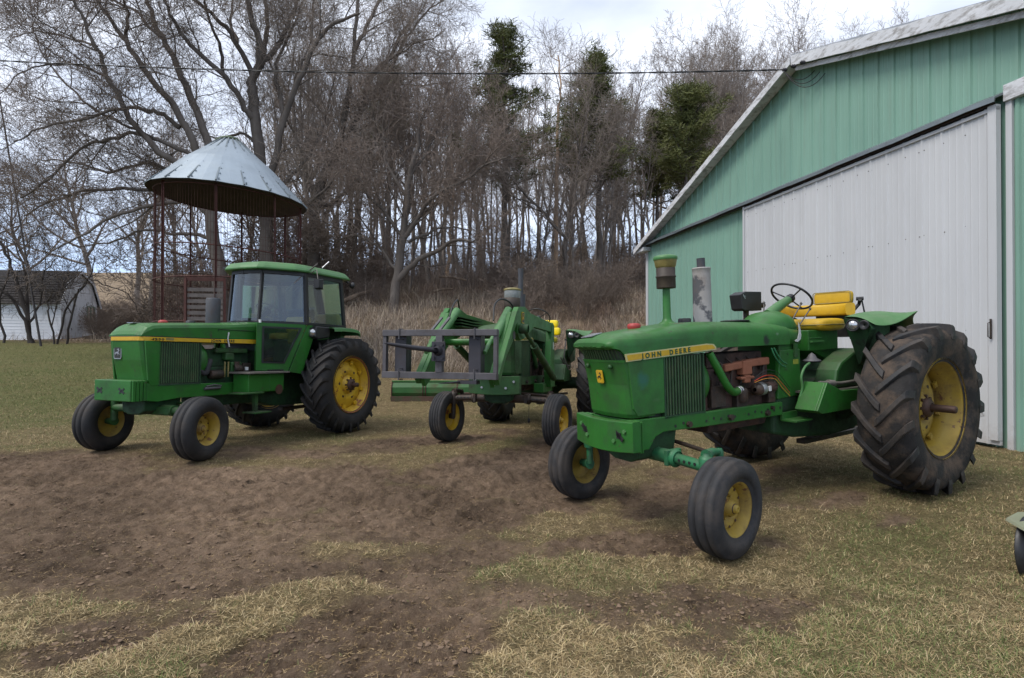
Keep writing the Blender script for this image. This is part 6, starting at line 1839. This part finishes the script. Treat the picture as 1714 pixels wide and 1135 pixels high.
# ================================================================== trees: trunks, limbs and twigs are all real tubes
def tubes_mesh(name, polys, mat, twigmat=None):
    """polys: list of (points (m,3), radii (m), sides)"""
    groups = {}
    for p, r, s in polys: groups.setdefault((len(p), s), []).append((p, r))
    VS = []; FS = []; off = 0
    for (m, s), L in groups.items():
        P = np.array([p for p, _ in L], float); Rr = np.array([r for _, r in L], float)
        B = len(P)
        T = np.empty_like(P); T[:, 1:-1] = P[:, 2:] - P[:, :-2]; T[:, 0] = P[:, 1] - P[:, 0]; T[:, -1] = P[:, -1] - P[:, -2]
        T /= np.linalg.norm(T, axis=2, keepdims=True) + 1e-9
        ref = np.where(np.abs(T[:, :1, 2:]) > .8, np.array([[[1., 0, 0]]]), np.array([[[0, 0, 1.]]]))
        A = np.cross(T, np.broadcast_to(ref, T.shape)); A /= np.linalg.norm(A, axis=2, keepdims=True) + 1e-9
        Bn = np.cross(T, A)
        t = 2 * np.pi * np.arange(s) / s
        V = P[:, :, None] + (A[:, :, None] * np.cos(t)[None, None, :, None] + Bn[:, :, None] * np.sin(t)[None, None, :, None]) * Rr[:, :, None, None]
        VS.append(V.reshape(-1, 3))
        i = np.arange(m - 1)[:, None] * s; k = np.arange(s)[None]; k2 = (k + 1) % s
        q = np.stack([i + k, i + k2, i + s + k2, i + s + k], -1).reshape(-1, 4)
        FS.append((q[None] + (np.arange(B) * m * s)[:, None, None] + off).reshape(-1, 4)); off += B * m * s
    me = bpy.data.meshes.new(name)
    np_mesh(me, np.concatenate(VS), np.concatenate(FS), 4, True)
    me.materials.append(mat)
    return me


def unit(v): return v / (np.linalg.norm(v) + 1e-9)


def grow(out, p, d, L, r, lvl, S, rg):
    n = S['seg'][lvl]; pts = [p]; d = unit(d); w = S['wander'][lvl]; up = S['up'][lvl]
    ds = [d]
    for i in range(n):
        d = unit(d + rg.normal(0, w, 3) + np.array([0, 0, up]))
        p = p + d * L / n; pts.append(p); ds.append(d)
    tip = S['tip'][lvl]
    rad = [max(r * (1 - (1 - tip) * (i / n)), S['rmin']) for i in range(n + 1)]
    out[lvl].append((np.array(pts), np.array(rad), S['sides'][lvl]))
    sprout(out, np.array(pts), np.array(rad), L, lvl, S, rg)


def sprout(out, pts, rad, L, lvl, S, rg, cnt=None, t0=None):
    if lvl >= S['max']: return
    n = len(pts) - 1
    c = S['n'][lvl] if cnt is None else cnt
    c = int(c * rg.uniform(.8, 1.2) + .5)
    t0 = S['t0'][lvl] if t0 is None else t0
    az = rg.uniform(0, 6.28)
    for j in range(c):
        t = t0 + (1 - t0) * ((j + rg.uniform(.1, .9)) / c)
        x = t * n; i = min(int(x), n - 1); f = x - i
        p = pts[i] * (1 - f) + pts[i + 1] * f; d = unit(pts[i + 1] - pts[i])
        a = unit(np.cross(d, [0.3, .2, 1.] if abs(d[2]) < .95 else [1., 0, 0])); b = np.cross(d, a)
        az += 2.4 + rg.normal(0, .5)
        ang = R(S['ang'][lvl]) * rg.uniform(.7, 1.3)
        nd = d * math.cos(ang) + (a * math.cos(az) + b * math.sin(az)) * math.sin(ang)
        cl = S['len'][lvl] * rg.uniform(.55, 1.25) * (1 - S['taper'][lvl] * t) * (L if S.get('rel', True) else 1)
        cr_ = min((rad[i] * (1 - f) + rad[i + 1] * f) * .72, cl * S['k'])
        grow(out, p, nd, cl, max(cr_, S['rmin']), lvl + 1, S, rg)


def bark(name, c1, c2, sc_=1.5, ms=None):
    return surf(name, c1, .9, var=.25, vs=sc_, dirt=c2, damt=.8, ds=2.2, dth=(.4, .65), stretch=(1, 1, .35), bump=.3, bs=8, spec=.15)


BK_dark = bark('dark_bark', (.10, .084, .073, 1), (.17, .148, .13, 1))
BK_black = bark('blackish_bark', (.05, .042, .038, 1), (.09, .078, .068, 1))
BK_grey = bark('grey_bark', (.20, .172, .152, 1), (.31, .275, .245, 1))
BK_pale = bark('pale_peeled_bark', (.42, .29, .19, 1), (.2, .16, .13, 1))
TW_dark = bark('dark_twigs', (.155, .122, .10, 1), (.22, .18, .15, 1))
TW_grey = bark('grey_twigs', (.22, .18, .15, 1), (.30, .255, .215, 1))
TW_red = bark('reddish_twigs', (.19, .148, .122, 1), (.27, .22, .185, 1))

V_ = []
def variant(kind, seed, S, H, r0, bkm, twm, lean=.05, stems=1, spread=.2):
    rg = np.random.default_rng(seed); out = [[] for _ in range(6)]
    for k in range(stems):
        a = 2 * math.pi * k / max(1, stems) + rg.uniform(0, 1)
        d = np.array([math.cos(a) * spread * (stems > 1) + rg.normal(0, lean), math.sin(a) * spread * (stems > 1) + rg.normal(0, lean), 1.])
        grow(out, np.array([math.cos(a) * .12 * (stems > 1), math.sin(a) * .12 * (stems > 1), -.3]), d, H * rg.uniform(.8, 1.05) if stems > 1 else H, r0, 0, S, rg)
    t = tubes_mesh(kind + '_trunk', out[0] + out[1], bkm)
    c = tubes_mesh(kind + '_crown', out[2] + out[3] + out[4], twm)
    return t, c


TALL = dict(seg=[12, 6, 4, 3, 2], wander=[.05, .11, .14, .15, .15], up=[.03, .10, .09, .06, .03], tip=[.12, .15, .2, .3, .5], rmin=.0052, sides=[7, 4, 3, 3, 3], n=[24, 9, 6, 3], t0=[.30, .2, .15, .1], ang=[38, 42, 42, 45], len=[.30, .38, .42, .5], taper=[.55, .4, .3, .3], k=.018, max=4)
ROUND = dict(TALL, n=[20, 10, 7, 3], t0=[.33, .2, .1, .1], ang=[42, 45, 42, 40], len=[.46, .45, .45, .5], up=[.02, .10, .09, .06, 0], taper=[.45, .35, .3, .2], wander=[.09, .13, .15, .15, .15])
POLE = dict(TALL, n=[14, 7, 5, 3], t0=[.5, .2, .15, .1], len=[.20, .38, .45, .5])
BUSH = dict(seg=[6, 4, 3, 2, 2], wander=[.12, .2, .25, .3, .3], up=[.04, .05, .03, .0, 0], tip=[.3, .3, .4, .5, .5], rmin=.006, sides=[4, 3, 3, 3, 3], n=[9, 6, 5, 3], t0=[.15, .1, .1, .1], ang=[35, 40, 42, 45], len=[.5, .5, .5, .5], taper=[.4, .3, .3, .3], k=.014, max=3)

KINDS = {
    'tall': [variant('tall', s, TALL, 17, .17, BK_grey, TW_grey if s % 2 else TW_dark) for s in (1, 2, 3, 4)],
    'round': [variant('round', s, ROUND, 12, .17, BK_grey, TW_grey) for s in (11, 12)],
    'pole': [variant('pole', s, POLE, 15, .12, BK_grey if s % 2 else BK_dark, TW_dark, lean=.08) for s in (21, 22, 23)],
    'bush': [variant('bush', s, BUSH, 3.0, .02, TW_dark if s != 32 else TW_red, TW_dark if s != 32 else TW_red, stems=11, spread=.42) for s in (31, 32, 33)],
}


def plant(name, meshes, loc, h, h0, label, group, rz=0, lean=(0, 0), cat='tree', w=1.0, parts=('trunk', 'crown')):
    o = empty(name, loc, rz)
    k = h / h0
    o.rotation_euler = (lean[0], lean[1], rz); o.scale = (k * w, k * w, k)
    for me_, pn in zip(meshes, parts):
        c = bpy.data.objects.new(pn, me_); col.objects.link(c); c.parent = o
    tag(o, label, cat, group)
    return o


def px2(px, py, Y): return np.array([(px - 857) / 917.7 * Y, Y, HZ + (573.4 - py) / 917.7 * Y])


rt = random.Random(12)
# the wood on the bank: top of the canopy as seen from the yard, by bearing
TOPX = [520, 600, 700, 780, 820, 900, 960, 1040, 1100, 1180, 1260, 1330, 1420]
TOPY = [40, 40, 50, 85, 110, 115, 95, 100, 85, 75, 85, 85, 95]
cnt = 0
for row, (Y0, Y1, nn, low) in enumerate(((31, 35, 26, 60), (35, 41, 38, 45), (41, 48, 44, 20), (48, 60, 52, 0))):
    for i in range(nn):
        px = 520 + (1440 - 520) * (i + rt.uniform(.0, 1)) / nn
        Y = rt.uniform(Y0, Y1)
        if px > 1080 and Y < 36: continue
        ty = float(np.interp(px, TOPX, TOPY)) + rt.uniform(-6, 75) + low * rt.uniform(0, 2.2)
        x, y, zt_ = px2(px, ty, Y); z0 = gz(x, y)
        h = zt_ - z0
        if px > 1150 or (row < 2 and rt.random() < .12):
            ks, h0 = 'round', 12; lb = 'bare tree with rounded twiggy crown'
        elif rt.random() < .42:
            ks, h0 = 'pole', 15; lb = 'thin straight bare tree'
        else:
            ks, h0 = 'tall', 17; lb = 'tall many-branched bare tree'
        me_ = rt.choice(KINDS[ks])
        lb += ', ' + ('front edge' if row == 0 else 'middle' if row < 3 else 'far side') + ' of the wood, ' + ('right of the cab' if px < 660 else 'left of the tallest pine' if px < 785 else 'by the tallest pine' if px < 925 else 'by the middle pine' if px < 1090 else 'left of the barn peak' if px < 1300 else 'behind the barn')
        plant('bare_tree', me_, (x, y, z0), h, h0, lb, 'leafless trees of the wood', rt.uniform(0, 6.28), (rt.gauss(0, .03), rt.gauss(0, .03)), w=rt.uniform(.75, 1.05) * (h0 / max(h, 6)) ** .25)
        cnt += 1
# left of the wood, seen through and behind the crib
for px, ty, Y in ((455, 60, 44), (500, 30, 40), (400, 150, 50), (350, 170, 52), (300, 200, 55), (250, 220, 60), (540, 120, 37), (480, 200, 48), (430, 230, 55)):
    x, y, zt_ = px2(px, ty, Y); z0 = gz(x, y)
    plant('bare_tree', rt.choice(KINDS['tall'] + KINDS['round']), (x, y, z0), zt_ - z0, 15, 'bare grey tree far behind the corn crib', 'leafless trees behind the crib', rt.uniform(0, 6.28), w=.9)
# far trees behind the shed: forked trunks
for px, ty, Y, lb in ((168, 250, 52, 'forked bare tree on the rise behind the white shed, nearer the shed'), (232, 270, 56, 'forked bare tree on the rise between shed and crib'), (60, 300, 60, 'bare round tree far behind the shed roof'), (-20, 260, 55, 'bare round tree at the very left edge')):
    x, y, zt_ = px2(px, ty, Y); z0 = gz(x, y)
    plant('bare_tree', rt.choice(KINDS['round']), (x, y, z0), zt_ - z0, 12, lb, None, rt.uniform(0, 6.28), w=1.35)

# shrubs: brush along the edge of the wood, on the bank and round the shed
nb_ = 0
for (xa, xb, ya_, yb_, Y0, Y1, nn, lb, grp, hh) in (
        (560, 1100, 0, 0, 25, 31, 9, 'grey bare bush at the foot of the wood', 'bare bushes below the wood', (1.3, 2.8)),
        (860, 1085, 0, 0, 20, 27, 8, 'purplish grey bare bush on the bank left of the barn', 'bushes beside the barn', (1.3, 2.6)),
        (165, 560, 0, 0, 30, 42, 12, 'tangled bare bush on the slope behind the crib', 'bushes behind the crib', (1.8, 3.5)),
        (560, 1200, 0, 0, 34, 46, 14, 'grey bare bush under the trees of the wood', 'undergrowth bushes of the wood', (2.5, 5)),
        (300, 540, 0, 0, 27, 34, 8, 'tall tangled bare shrub between the crib and the wood', 'tall shrubs behind the crib', (4.5, 7.5)),
        (20, 240, 0, 0, 34, 44, 6, 'tangled bare bush behind the white shed', 'bushes behind the shed', (1.6, 2.8)),
        (160, 215, 0, 0, 29, 34, 3, 'brown bare bush just right of the shed', 'bushes right of the shed', (1.2, 2.2))):
    for i in range(nn):
        px = rt.uniform(xa, xb); Y = rt.uniform(Y0, Y1); x = (px - 857) / 917.7 * Y
        if -25.5 < x < -24.3 and 29.5 < Y < 33.5: continue
        plant('bare_bush', rt.choice(KINDS['bush']), (x, Y, gz(x, Y)), rt.uniform(*hh), 3.0, lb, grp, rt.uniform(0, 6.28), cat='bush', parts=('stems', 'twigs'), w=rt.uniform(.9, 1.3))

# ------------------------------------------------------------------ the big trees, limb by limb
BIG = dict(seg=[8, 6, 5, 4, 3, 2], wander=[.08, .13, .18, .22, .25, .3], up=[.02, .05, .05, .03, .0, 0], tip=[.3, .2, .2, .3, .4, .5], rmin=.006, sides=[8, 5, 4, 3, 3, 3], n=[9, 8, 6, 4, 0], t0=[.2, .15, .1, .1, .1], ang=[40, 40, 42, 42, 40], len=[3.2, 1.7, 1.0, .55, .4], taper=[.35, .3, .3, .3, .3], k=.012, max=4, rel=False)


def smooth_poly(P, per=4):
    P = [np.array(p, float) for p in P]; P = [2 * P[0] - P[1]] + P + [2 * P[-1] - P[-2]]; out = []
    for i in range(1, len(P) - 2):
        for s in np.linspace(0, 1, per, endpoint=False):
            a, b, c, d = P[i - 1], P[i], P[i + 1], P[i + 2]
            out.append(.5 * (2 * b + (c - a) * s + (2 * a - 5 * b + 4 * c - d) * s * s + (3 * b - a - 3 * c + d) * s ** 3))
    out.append(P[-2]); return np.array(out)


def big_tree(label, Y, base, limbs, seed, bkm, twm, S=BIG, dens=1.0, name='bare_tree'):
    """limbs: (list of bearings, width at start, width at end, how far it swings in depth, twig density)"""
    rg = np.random.default_rng(seed); out = [[] for _ in range(6)]
    bx, by, bz = px2(base[0], base[1], Y); bz = gz(bx, by)
    o = empty(name, (bx, by, bz)); off = np.array([bx, by, bz])
    trunk = []
    for pts, w0, w1, sw, dn in limbs:
        n = len(pts)
        Pw = [px2(a, b, Y + sw * (i / max(1, n - 1)) ** 1.2) - off for i, (a, b) in enumerate(pts)]
        if Pw[0][2] < .6 and pts[0][1] > 420: Pw[0][2] = -.3
        Q = smooth_poly(Pw); m = len(Q)
        Q[1:-1] += rg.normal(0, .035, (m - 2, 3))
        rad = np.linspace(w0, w1, m) * Y / 917.7 / 2
        trunk.append((Q, rad, 9 if w0 > 7 else 6))
        L = float(np.sum(np.linalg.norm(np.diff(Q, axis=0), axis=1)))
        if dn > 0: sprout(out, Q, rad, L, 0, S, rg, cnt=L * 1.25 * dn * dens, t0=.12)
    t = bpy.data.objects.new('trunk', tubes_mesh('trunk', trunk + out[1], bkm)); col.objects.link(t); t.parent = o
    c = bpy.data.objects.new('crown', tubes_mesh('crown', out[2] + out[3] + out[4], twm)); col.objects.link(c); c.parent = o
    tag(o, label, 'tree')
    return o


big_tree('huge bare tree leaning left with long sweeping limbs, behind the corn crib', 22.5, (372, 540), [
    ([(372, 545), (366, 450), (352, 360), (338, 275)], 24, 17, 0, 0),
    ([(340, 285), (330, 250), (294, 183), (248, 127), (209, 65), (180, 25), (147, -25)], 14, 4, -1.5, 1),
    ([(342, 285), (346, 242), (323, 173), (294, 111), (261, 42), (240, -10), (215, -60)], 15, 5, 1.5, 1),
    ([(209, 65), (212, 20), (196, -30)], 6, 3, -2, 1),
    ([(268, 60), (230, 20), (190, 0), (150, -12)], 6, 2.5, 2, 1),
    ([(300, 212), (270, 190), (242, 183), (196, 180), (140, 196), (65, 212), (20, 235)], 8, 2, -2.5, 1.2),
    ([(335, 290), (288, 268), (242, 229), (209, 183), (176, 124), (157, 75), (130, 20), (115, -20)], 12, 3, -3, 1.3),
    ([(330, 262), (300, 250), (229, 222), (185, 232), (147, 240), (82, 294), (33, 330)], 8, 2.5, -1, 1.3),
    ([(340, 320), (300, 318), (245, 314), (163, 317), (95, 330), (40, 360)], 9, 2.5, 2, 1.3),
    ([(350, 360), (310, 335), (250, 345), (190, 362), (130, 395), (85, 420)], 8, 2, -2, .6),
    ([(345, 330), (300, 290), (240, 270), (180, 285), (120, 270), (60, 265)], 8, 2, 3, 1.2),
    ([(346, 345), (380, 320), (420, 330), (455, 350)], 6, 2, 2, .8),
    ([(358, 400), (300, 390), (240, 385), (180, 405), (120, 410)], 7, 2, 2, .5),
    ([(180, 130), (140, 110), (90, 105), (40, 118), (8, 145)], 4, 1.5, -2, 1.2),
    ([(230, 215), (170, 190), (110, 140), (70, 90), (50, 40)], 5, 1.5, 1, 1.3),
    ([(160, 75), (110, 60), (60, 50), (20, 60)], 4, 1.5, 2, 1.2),
], 5, BK_dark, TW_dark, dens=.72)

big_tree('huge bare tree with upright forking limbs, right of the crib roof', 24.5, (448, 545), [
    ([(448, 545), (446, 440), (440, 330), (431, 235), (422, 165), (421, 131)], 22, 15, 0, .3),
    ([(421, 131), (434, 98), (430, 60), (416, 20), (410, -30)], 13, 7, -1, 1),
    ([(421, 131), (440, 85), (444, 40), (440, -10)], 10, 6, 1.5, 1),
    ([(436, 110), (462, 75), (480, 40), (496, 5), (500, -30)], 9, 5, 2, 1),
    ([(421, 125), (398, 75), (370, 35), (332, 5), (310, -20)], 9, 4, -2, 1),
    ([(395, 70), (385, 30), (388, -20)], 6, 3, 1, 1),
    ([(424, 200), (408, 180), (376, 127), (327, 82), (294, 42), (271, -5)], 11, 4, -2.5, 1),
    ([(372, 122), (364, 70), (345, 20), (340, -20)], 6, 3, -2.5, 1),
    ([(440, 330), (460, 270), (474, 196), (500, 131), (523, 75), (560, 36), (600, 20)], 13, 4, -1.5, 1),
    ([(474, 210), (466, 150), (462, 105), (488, 45), (505, 0)], 8, 3, 1.5, 1),
    ([(500, 131), (505, 100), (540, 90), (580, 96)], 4, 2, 0, 1),
    ([(523, 75), (520, 30), (528, -20)], 5, 3, 1, 1),
    ([(432, 240), (400, 220), (360, 230), (320, 215)], 6, 2, 2, 1),
    ([(438, 320), (480, 300), (520, 250), (545, 190), (560, 120)], 9, 2.5, 3, 1.3),
    ([(440, 350), (490, 350), (540, 320), (580, 270)], 8, 2, -1, 1.2),
], 6, BK_dark, TW_grey, dens=.7)

big_tree('tall bare tree forking low with two dark leaders, left of the leaning tree', 27, (520, 520), [
    ([(520, 525), (525, 420), (530, 340), (540, 294)], 22, 16, 0, .3),
    ([(540, 294), (558, 250), (571, 220), (584, 145), (593, 74), (598, -20)], 13, 5, -1, 1),
    ([(545, 290), (580, 225), (600, 190), (618, 130), (655, 88), (672, 51), (700, 20)], 12, 3, 1.5, 1.2),
    ([(592, 85), (612, 45), (632, 3), (640, -20)], 7, 4, 1, 1),
    ([(600, 140), (640, 110), (690, 72), (735, 55)], 5, 1.5, -1, 1.2),
    ([(598, 190), (640, 145), (700, 140), (760, 135)], 5, 1.5, 1, 1.2),
    ([(560, 240), (600, 215), (660, 190), (730, 185)], 6, 1.5, -1.5, 1.1),
    ([(530, 330), (500, 250), (490, 170), (500, 90)], 8, 3, 2, 1.2),
    ([(528, 350), (580, 320), (620, 250), (660, 200)], 8, 2, -1, 1.3),
    ([(600, 185), (650, 120), (680, 60), (720, 10), (760, -10)], 6, 2, 2, 1.3),
], 7, BK_dark, TW_grey, dens=.75)

big_tree('dark tree on the bank with long right-hand limbs and one split broken limb', 24, (660, 520), [
    ([(660, 522), (664, 460), (673, 405), (680, 351), (686, 294), (697, 240), (705, 190)], 17, 5, 0, .8),
    ([(674, 400), (700, 365), (724, 330), (780, 298), (812, 275), (850, 262)], 9, 2.5, -1.5, 1.2),
    ([(676, 385), (720, 345), (760, 300), (790, 250), (800, 215)], 7, 2, 1.5, 1.2),
    ([(684, 405), (715, 390), (749, 379), (790, 385)], 6, 2, 1, 1),
    ([(664, 470), (690, 440), (736, 414), (761, 402), (800, 405)], 11, 3, -1, .8),
    ([(682, 330), (650, 280), (640, 220), (645, 170)], 7, 2, 1, 1.3),
    ([(675, 395), (640, 350), (610, 320), (590, 280)], 7, 2, -1, 1.2),
    ([(688, 290), (720, 240), (740, 190), (745, 140)], 6, 2, 2, 1.4),
    ([(664, 450), (630, 410), (600, 395), (560, 400)], 6, 2, 1, 1.2),
], 8, BK_dark, TW_red, dens=1.0)

big_tree('bare crooked tree behind the loader tractor, leaning right', 29, (955, 480), [
    ([(955, 485), (945, 420), (960, 350), (965, 290), (975, 230), (985, 180)], 8, 3, 0, 1),
    ([(950, 400), (900, 345), (860, 300), (830, 265)], 6, 2, -1, 1.2),
    ([(962, 345), (1000, 310), (1020, 260), (1050, 230)], 5, 2, 1, 1.2),
], 9, BK_dark, TW_grey, dens=1.4)
for px, b0, top, w, lb in ((932, 448, 190, 8, 'dead trunk with pale peeled bark rising straight in the wood'), (752, 440, 360, 7, 'short tan snag with broken top at the edge of the wood'), (596, 430, 300, 9, 'thick pale grey trunk right of the cab roof')):
    big_tree(lb, 30.5, (px, b0), [([(px - 3, b0 + 25), (px, (b0 + top) / 2), (px + 3, top)], w, w * .6, 0, 0), ([(px + 3, top), (px + 8, top - 50), (px + 2, top - 100)], w * .6, 2, 1, .6 if w != 7 else .2)], 60 + px, BK_pale if w != 9 else BK_grey, TW_grey)
big_tree('dark many-stemmed small tree in front of the white shed, leaning left', 27.5, (52, 560), [
    ([(55, 566), (40, 510), (22, 455), (5, 415), (-20, 380)], 7, 3, 0, .8),
    ([(50, 566), (44, 500), (40, 450), (20, 400)], 6, 2, 1, 1),
    ([(60, 566), (35, 525), (10, 490), (-20, 470)], 6, 2, -1, 1),
    ([(5, 566), (0, 500), (15, 450), (10, 400)], 4, 2, 1, 1),
    ([(48, 540), (70, 500), (72, 460), (95, 430)], 4, 1.5, 0, 1),
], 10, BK_black, BK_black, dens=.35)
big_tree('slim dark stems crossing the gable of the white shed', 27.0, (100, 562), [
    ([(95, 566), (105, 530), (120, 500), (132, 485), (150, 460), (157, 430)], 3.6, 1.6, 0, .5),
    ([(110, 566), (122, 520), (132, 490), (148, 462)], 3.8, 1.6, .5, .4),
    ([(92, 566), (82, 530), (78, 505), (90, 485)], 3.2, 1.4, 0, .6),
    ([(148, 465), (180, 478), (215, 492), (235, 530)], 2.4, 1.2, .5, .4),
], 13, BK_black, BK_black, dens=.4)

# ------------------------------------------------------------------ white pines
ND = surf('dark_pine_needles', (.095, .105, .03, 1), .6, var=.35, vs=.9, dirt=(.19, .185, .055, 1), damt=.7, ds=1.6, spec=.3)


def pine(label, cx, topy, boty, halfw, Y, seed, base_y=470, skew=0):
    rg = np.random.default_rng(seed)
    x, y, zt_ = px2(cx, topy, Y); z0 = gz(x, y); H = zt_ - z0
    zb_ = px2(cx, boty, Y)[2] - z0; W = 1.45 * halfw / 917.7 * Y
    o = empty('pine_tree', (x, y, z0))
    pol = [(np.array([[rg.normal(0, .06), rg.normal(0, .06), -.3 + (H + .2) * k / 9] for k in range(10)]), np.linspace(.22, .03, 10), 8)]
    C = []
    nb = 92
    for k in range(nb):
        f = (k + rg.uniform(0, 1)) / nb; z = zb_ + (H - zb_) * f ** .9
        prof = (1 - f) ** .55 * (.75 + .35 * math.sin(k * 1.9 + seed) * rg.uniform(.2, 1))
        L = W * max(.16, prof) * rg.uniform(.4, 1.3); az = rg.uniform(0, 6.28)
        d = np.array([math.cos(az), math.sin(az), .25 + .5 * f]); p0 = np.array([0, 0, z - .2 * L])
        pts = [p0 + d * L * t + np.array([skew * t, 0, .12 * L * t * t]) for t in np.linspace(0, 1, 6)]
        pol.append((np.array(pts), np.linspace(.05, .012, 6), 4))
        for t in np.arange(.45, 1.01, .5 / max(1.2, L * 1.3)):
            for _ in range(2):
                q = pts[0] * (1 - t) + pts[-1] * t + rg.normal(0, .16 * min(1, L), 3); C.append((q, rg.uniform(.28, .5)))
    t_ = bpy.data.objects.new('trunk', tubes_mesh('trunk', pol, BK_dark)); col.objects.link(t_); t_.parent = o
    C_ = np.array([c for c, _ in C]); S_ = np.array([s for _, s in C]); n = len(C_); K_ = 34
    az = rg.uniform(0, 6.28, (n, K_)); el = rg.uniform(-.3, 1.1, (n, K_))
    D = np.stack([np.cos(az) * np.cos(el), np.sin(az) * np.cos(el), np.sin(el)], -1)
    st = C_[:, None] + rg.normal(0, 1, (n, K_, 3)) * np.array([.2, .2, .07]); ln_ = (S_[:, None] * rg.uniform(.5, 1, (n, K_)))[..., None]
    sd = np.cross(D, rg.normal(0, 1, (n, K_, 3))); sd /= np.linalg.norm(sd, axis=2, keepdims=True); w_ = .02
    V = np.stack([st - sd * w_, st + sd * w_, st + D * ln_ + sd * w_ * .5, st + D * ln_ - sd * w_ * .5], 2).reshape(-1, 3)
    me_ = bpy.data.meshes.new('foliage'); np_mesh(me_, V, np.arange(len(V)).reshape(-1, 4), 4, False); me_.materials.append(ND)
    c = bpy.data.objects.new('foliage', me_); col.objects.link(c); c.parent = o
    tag(o, label, 'pine tree')


pine('dark green pine standing highest above the wood, left of the other pines', 845, 50, 300, 72, 31, 1)
pine('broad dark green pine in the middle of the wood', 1002, 98, 300, 66, 31.5, 2)
pine('dark green pine nearest the barn roof', 1148, 150, 300, 66, 34, 3)
pine('thin pine showing through bare branches left of the tallest pine', 652, 115, 230, 34, 40, 4)
pine('short pine just left of the pine nearest the barn', 1100, 190, 330, 40, 38, 6)

# fallen logs at the foot of the wood
for (a, b, w, lb) in (((575, 503), (625, 485), 8, 'pale fallen log right of the cab'), ((725, 487), (758, 483), 5, 'short fallen log below the wood'), ((735, 462), (780, 468), 5, 'leaning fallen log at the edge of the wood')):
    Y = 25.5; p = px2(*a, Y); q = px2(*b, Y + .8)
    p[2] = max(p[2], gz(p[0], p[1]) + .05); q[2] = max(q[2], gz(q[0], q[1]) + .1)
    L_ = MB(); mid = (p + q) / 2 + np.array([0, 0, .05]); L_.tube([tuple(p), tuple(mid), tuple(q)], [w * Y / 917 / 2, w * Y / 917 / 2.2, w * Y / 917 / 3], 8)
    tag(L_.build('fallen_log', bark('log_bark_' + str(a[0]), (.24, .18, .13, 1), (.12, .09, .07, 1))), lb, 'log')

# undergrowth: thin stems standing thick along the foot of the trees
N = 80000
Yb = rng.uniform(32, 52, N); Xb = rng.uniform(-.62, .62, N) * Yb
kb = (rng.uniform(0, 1, N) < sstep(.35, .6, fbm(Xb * .35, Yb * .35, 3, 131)) * .9 + .1) & ~((Xb / Yb < -.3) & (Yb < 40)) & ~((Xb > 4.6) & (Yb < 33)) & ~((Xb < -21) & (Yb < 35))
Xb, Yb = Xb[kb], Yb[kb]; n_ = len(Xb)
cc = np.array([[.24, .2, .175], [.32, .27, .235], [.16, .13, .11], [.27, .21, .17]])[rng.integers(0, 4, n_)] * rng.uniform(.7, 1.2, (n_, 1))
tag(blades("undergrowth", Xb, Yb, rng.gamma(6, .2, n_), rng.uniform(.012, .028, n_), np.clip(np.abs(rng.normal(.18, .22, n_)), .01, 1.1), cc, rng, kink=.25), 'dense grey brown thicket of thin stems under the bare trees', 'undergrowth', kind='stuff')
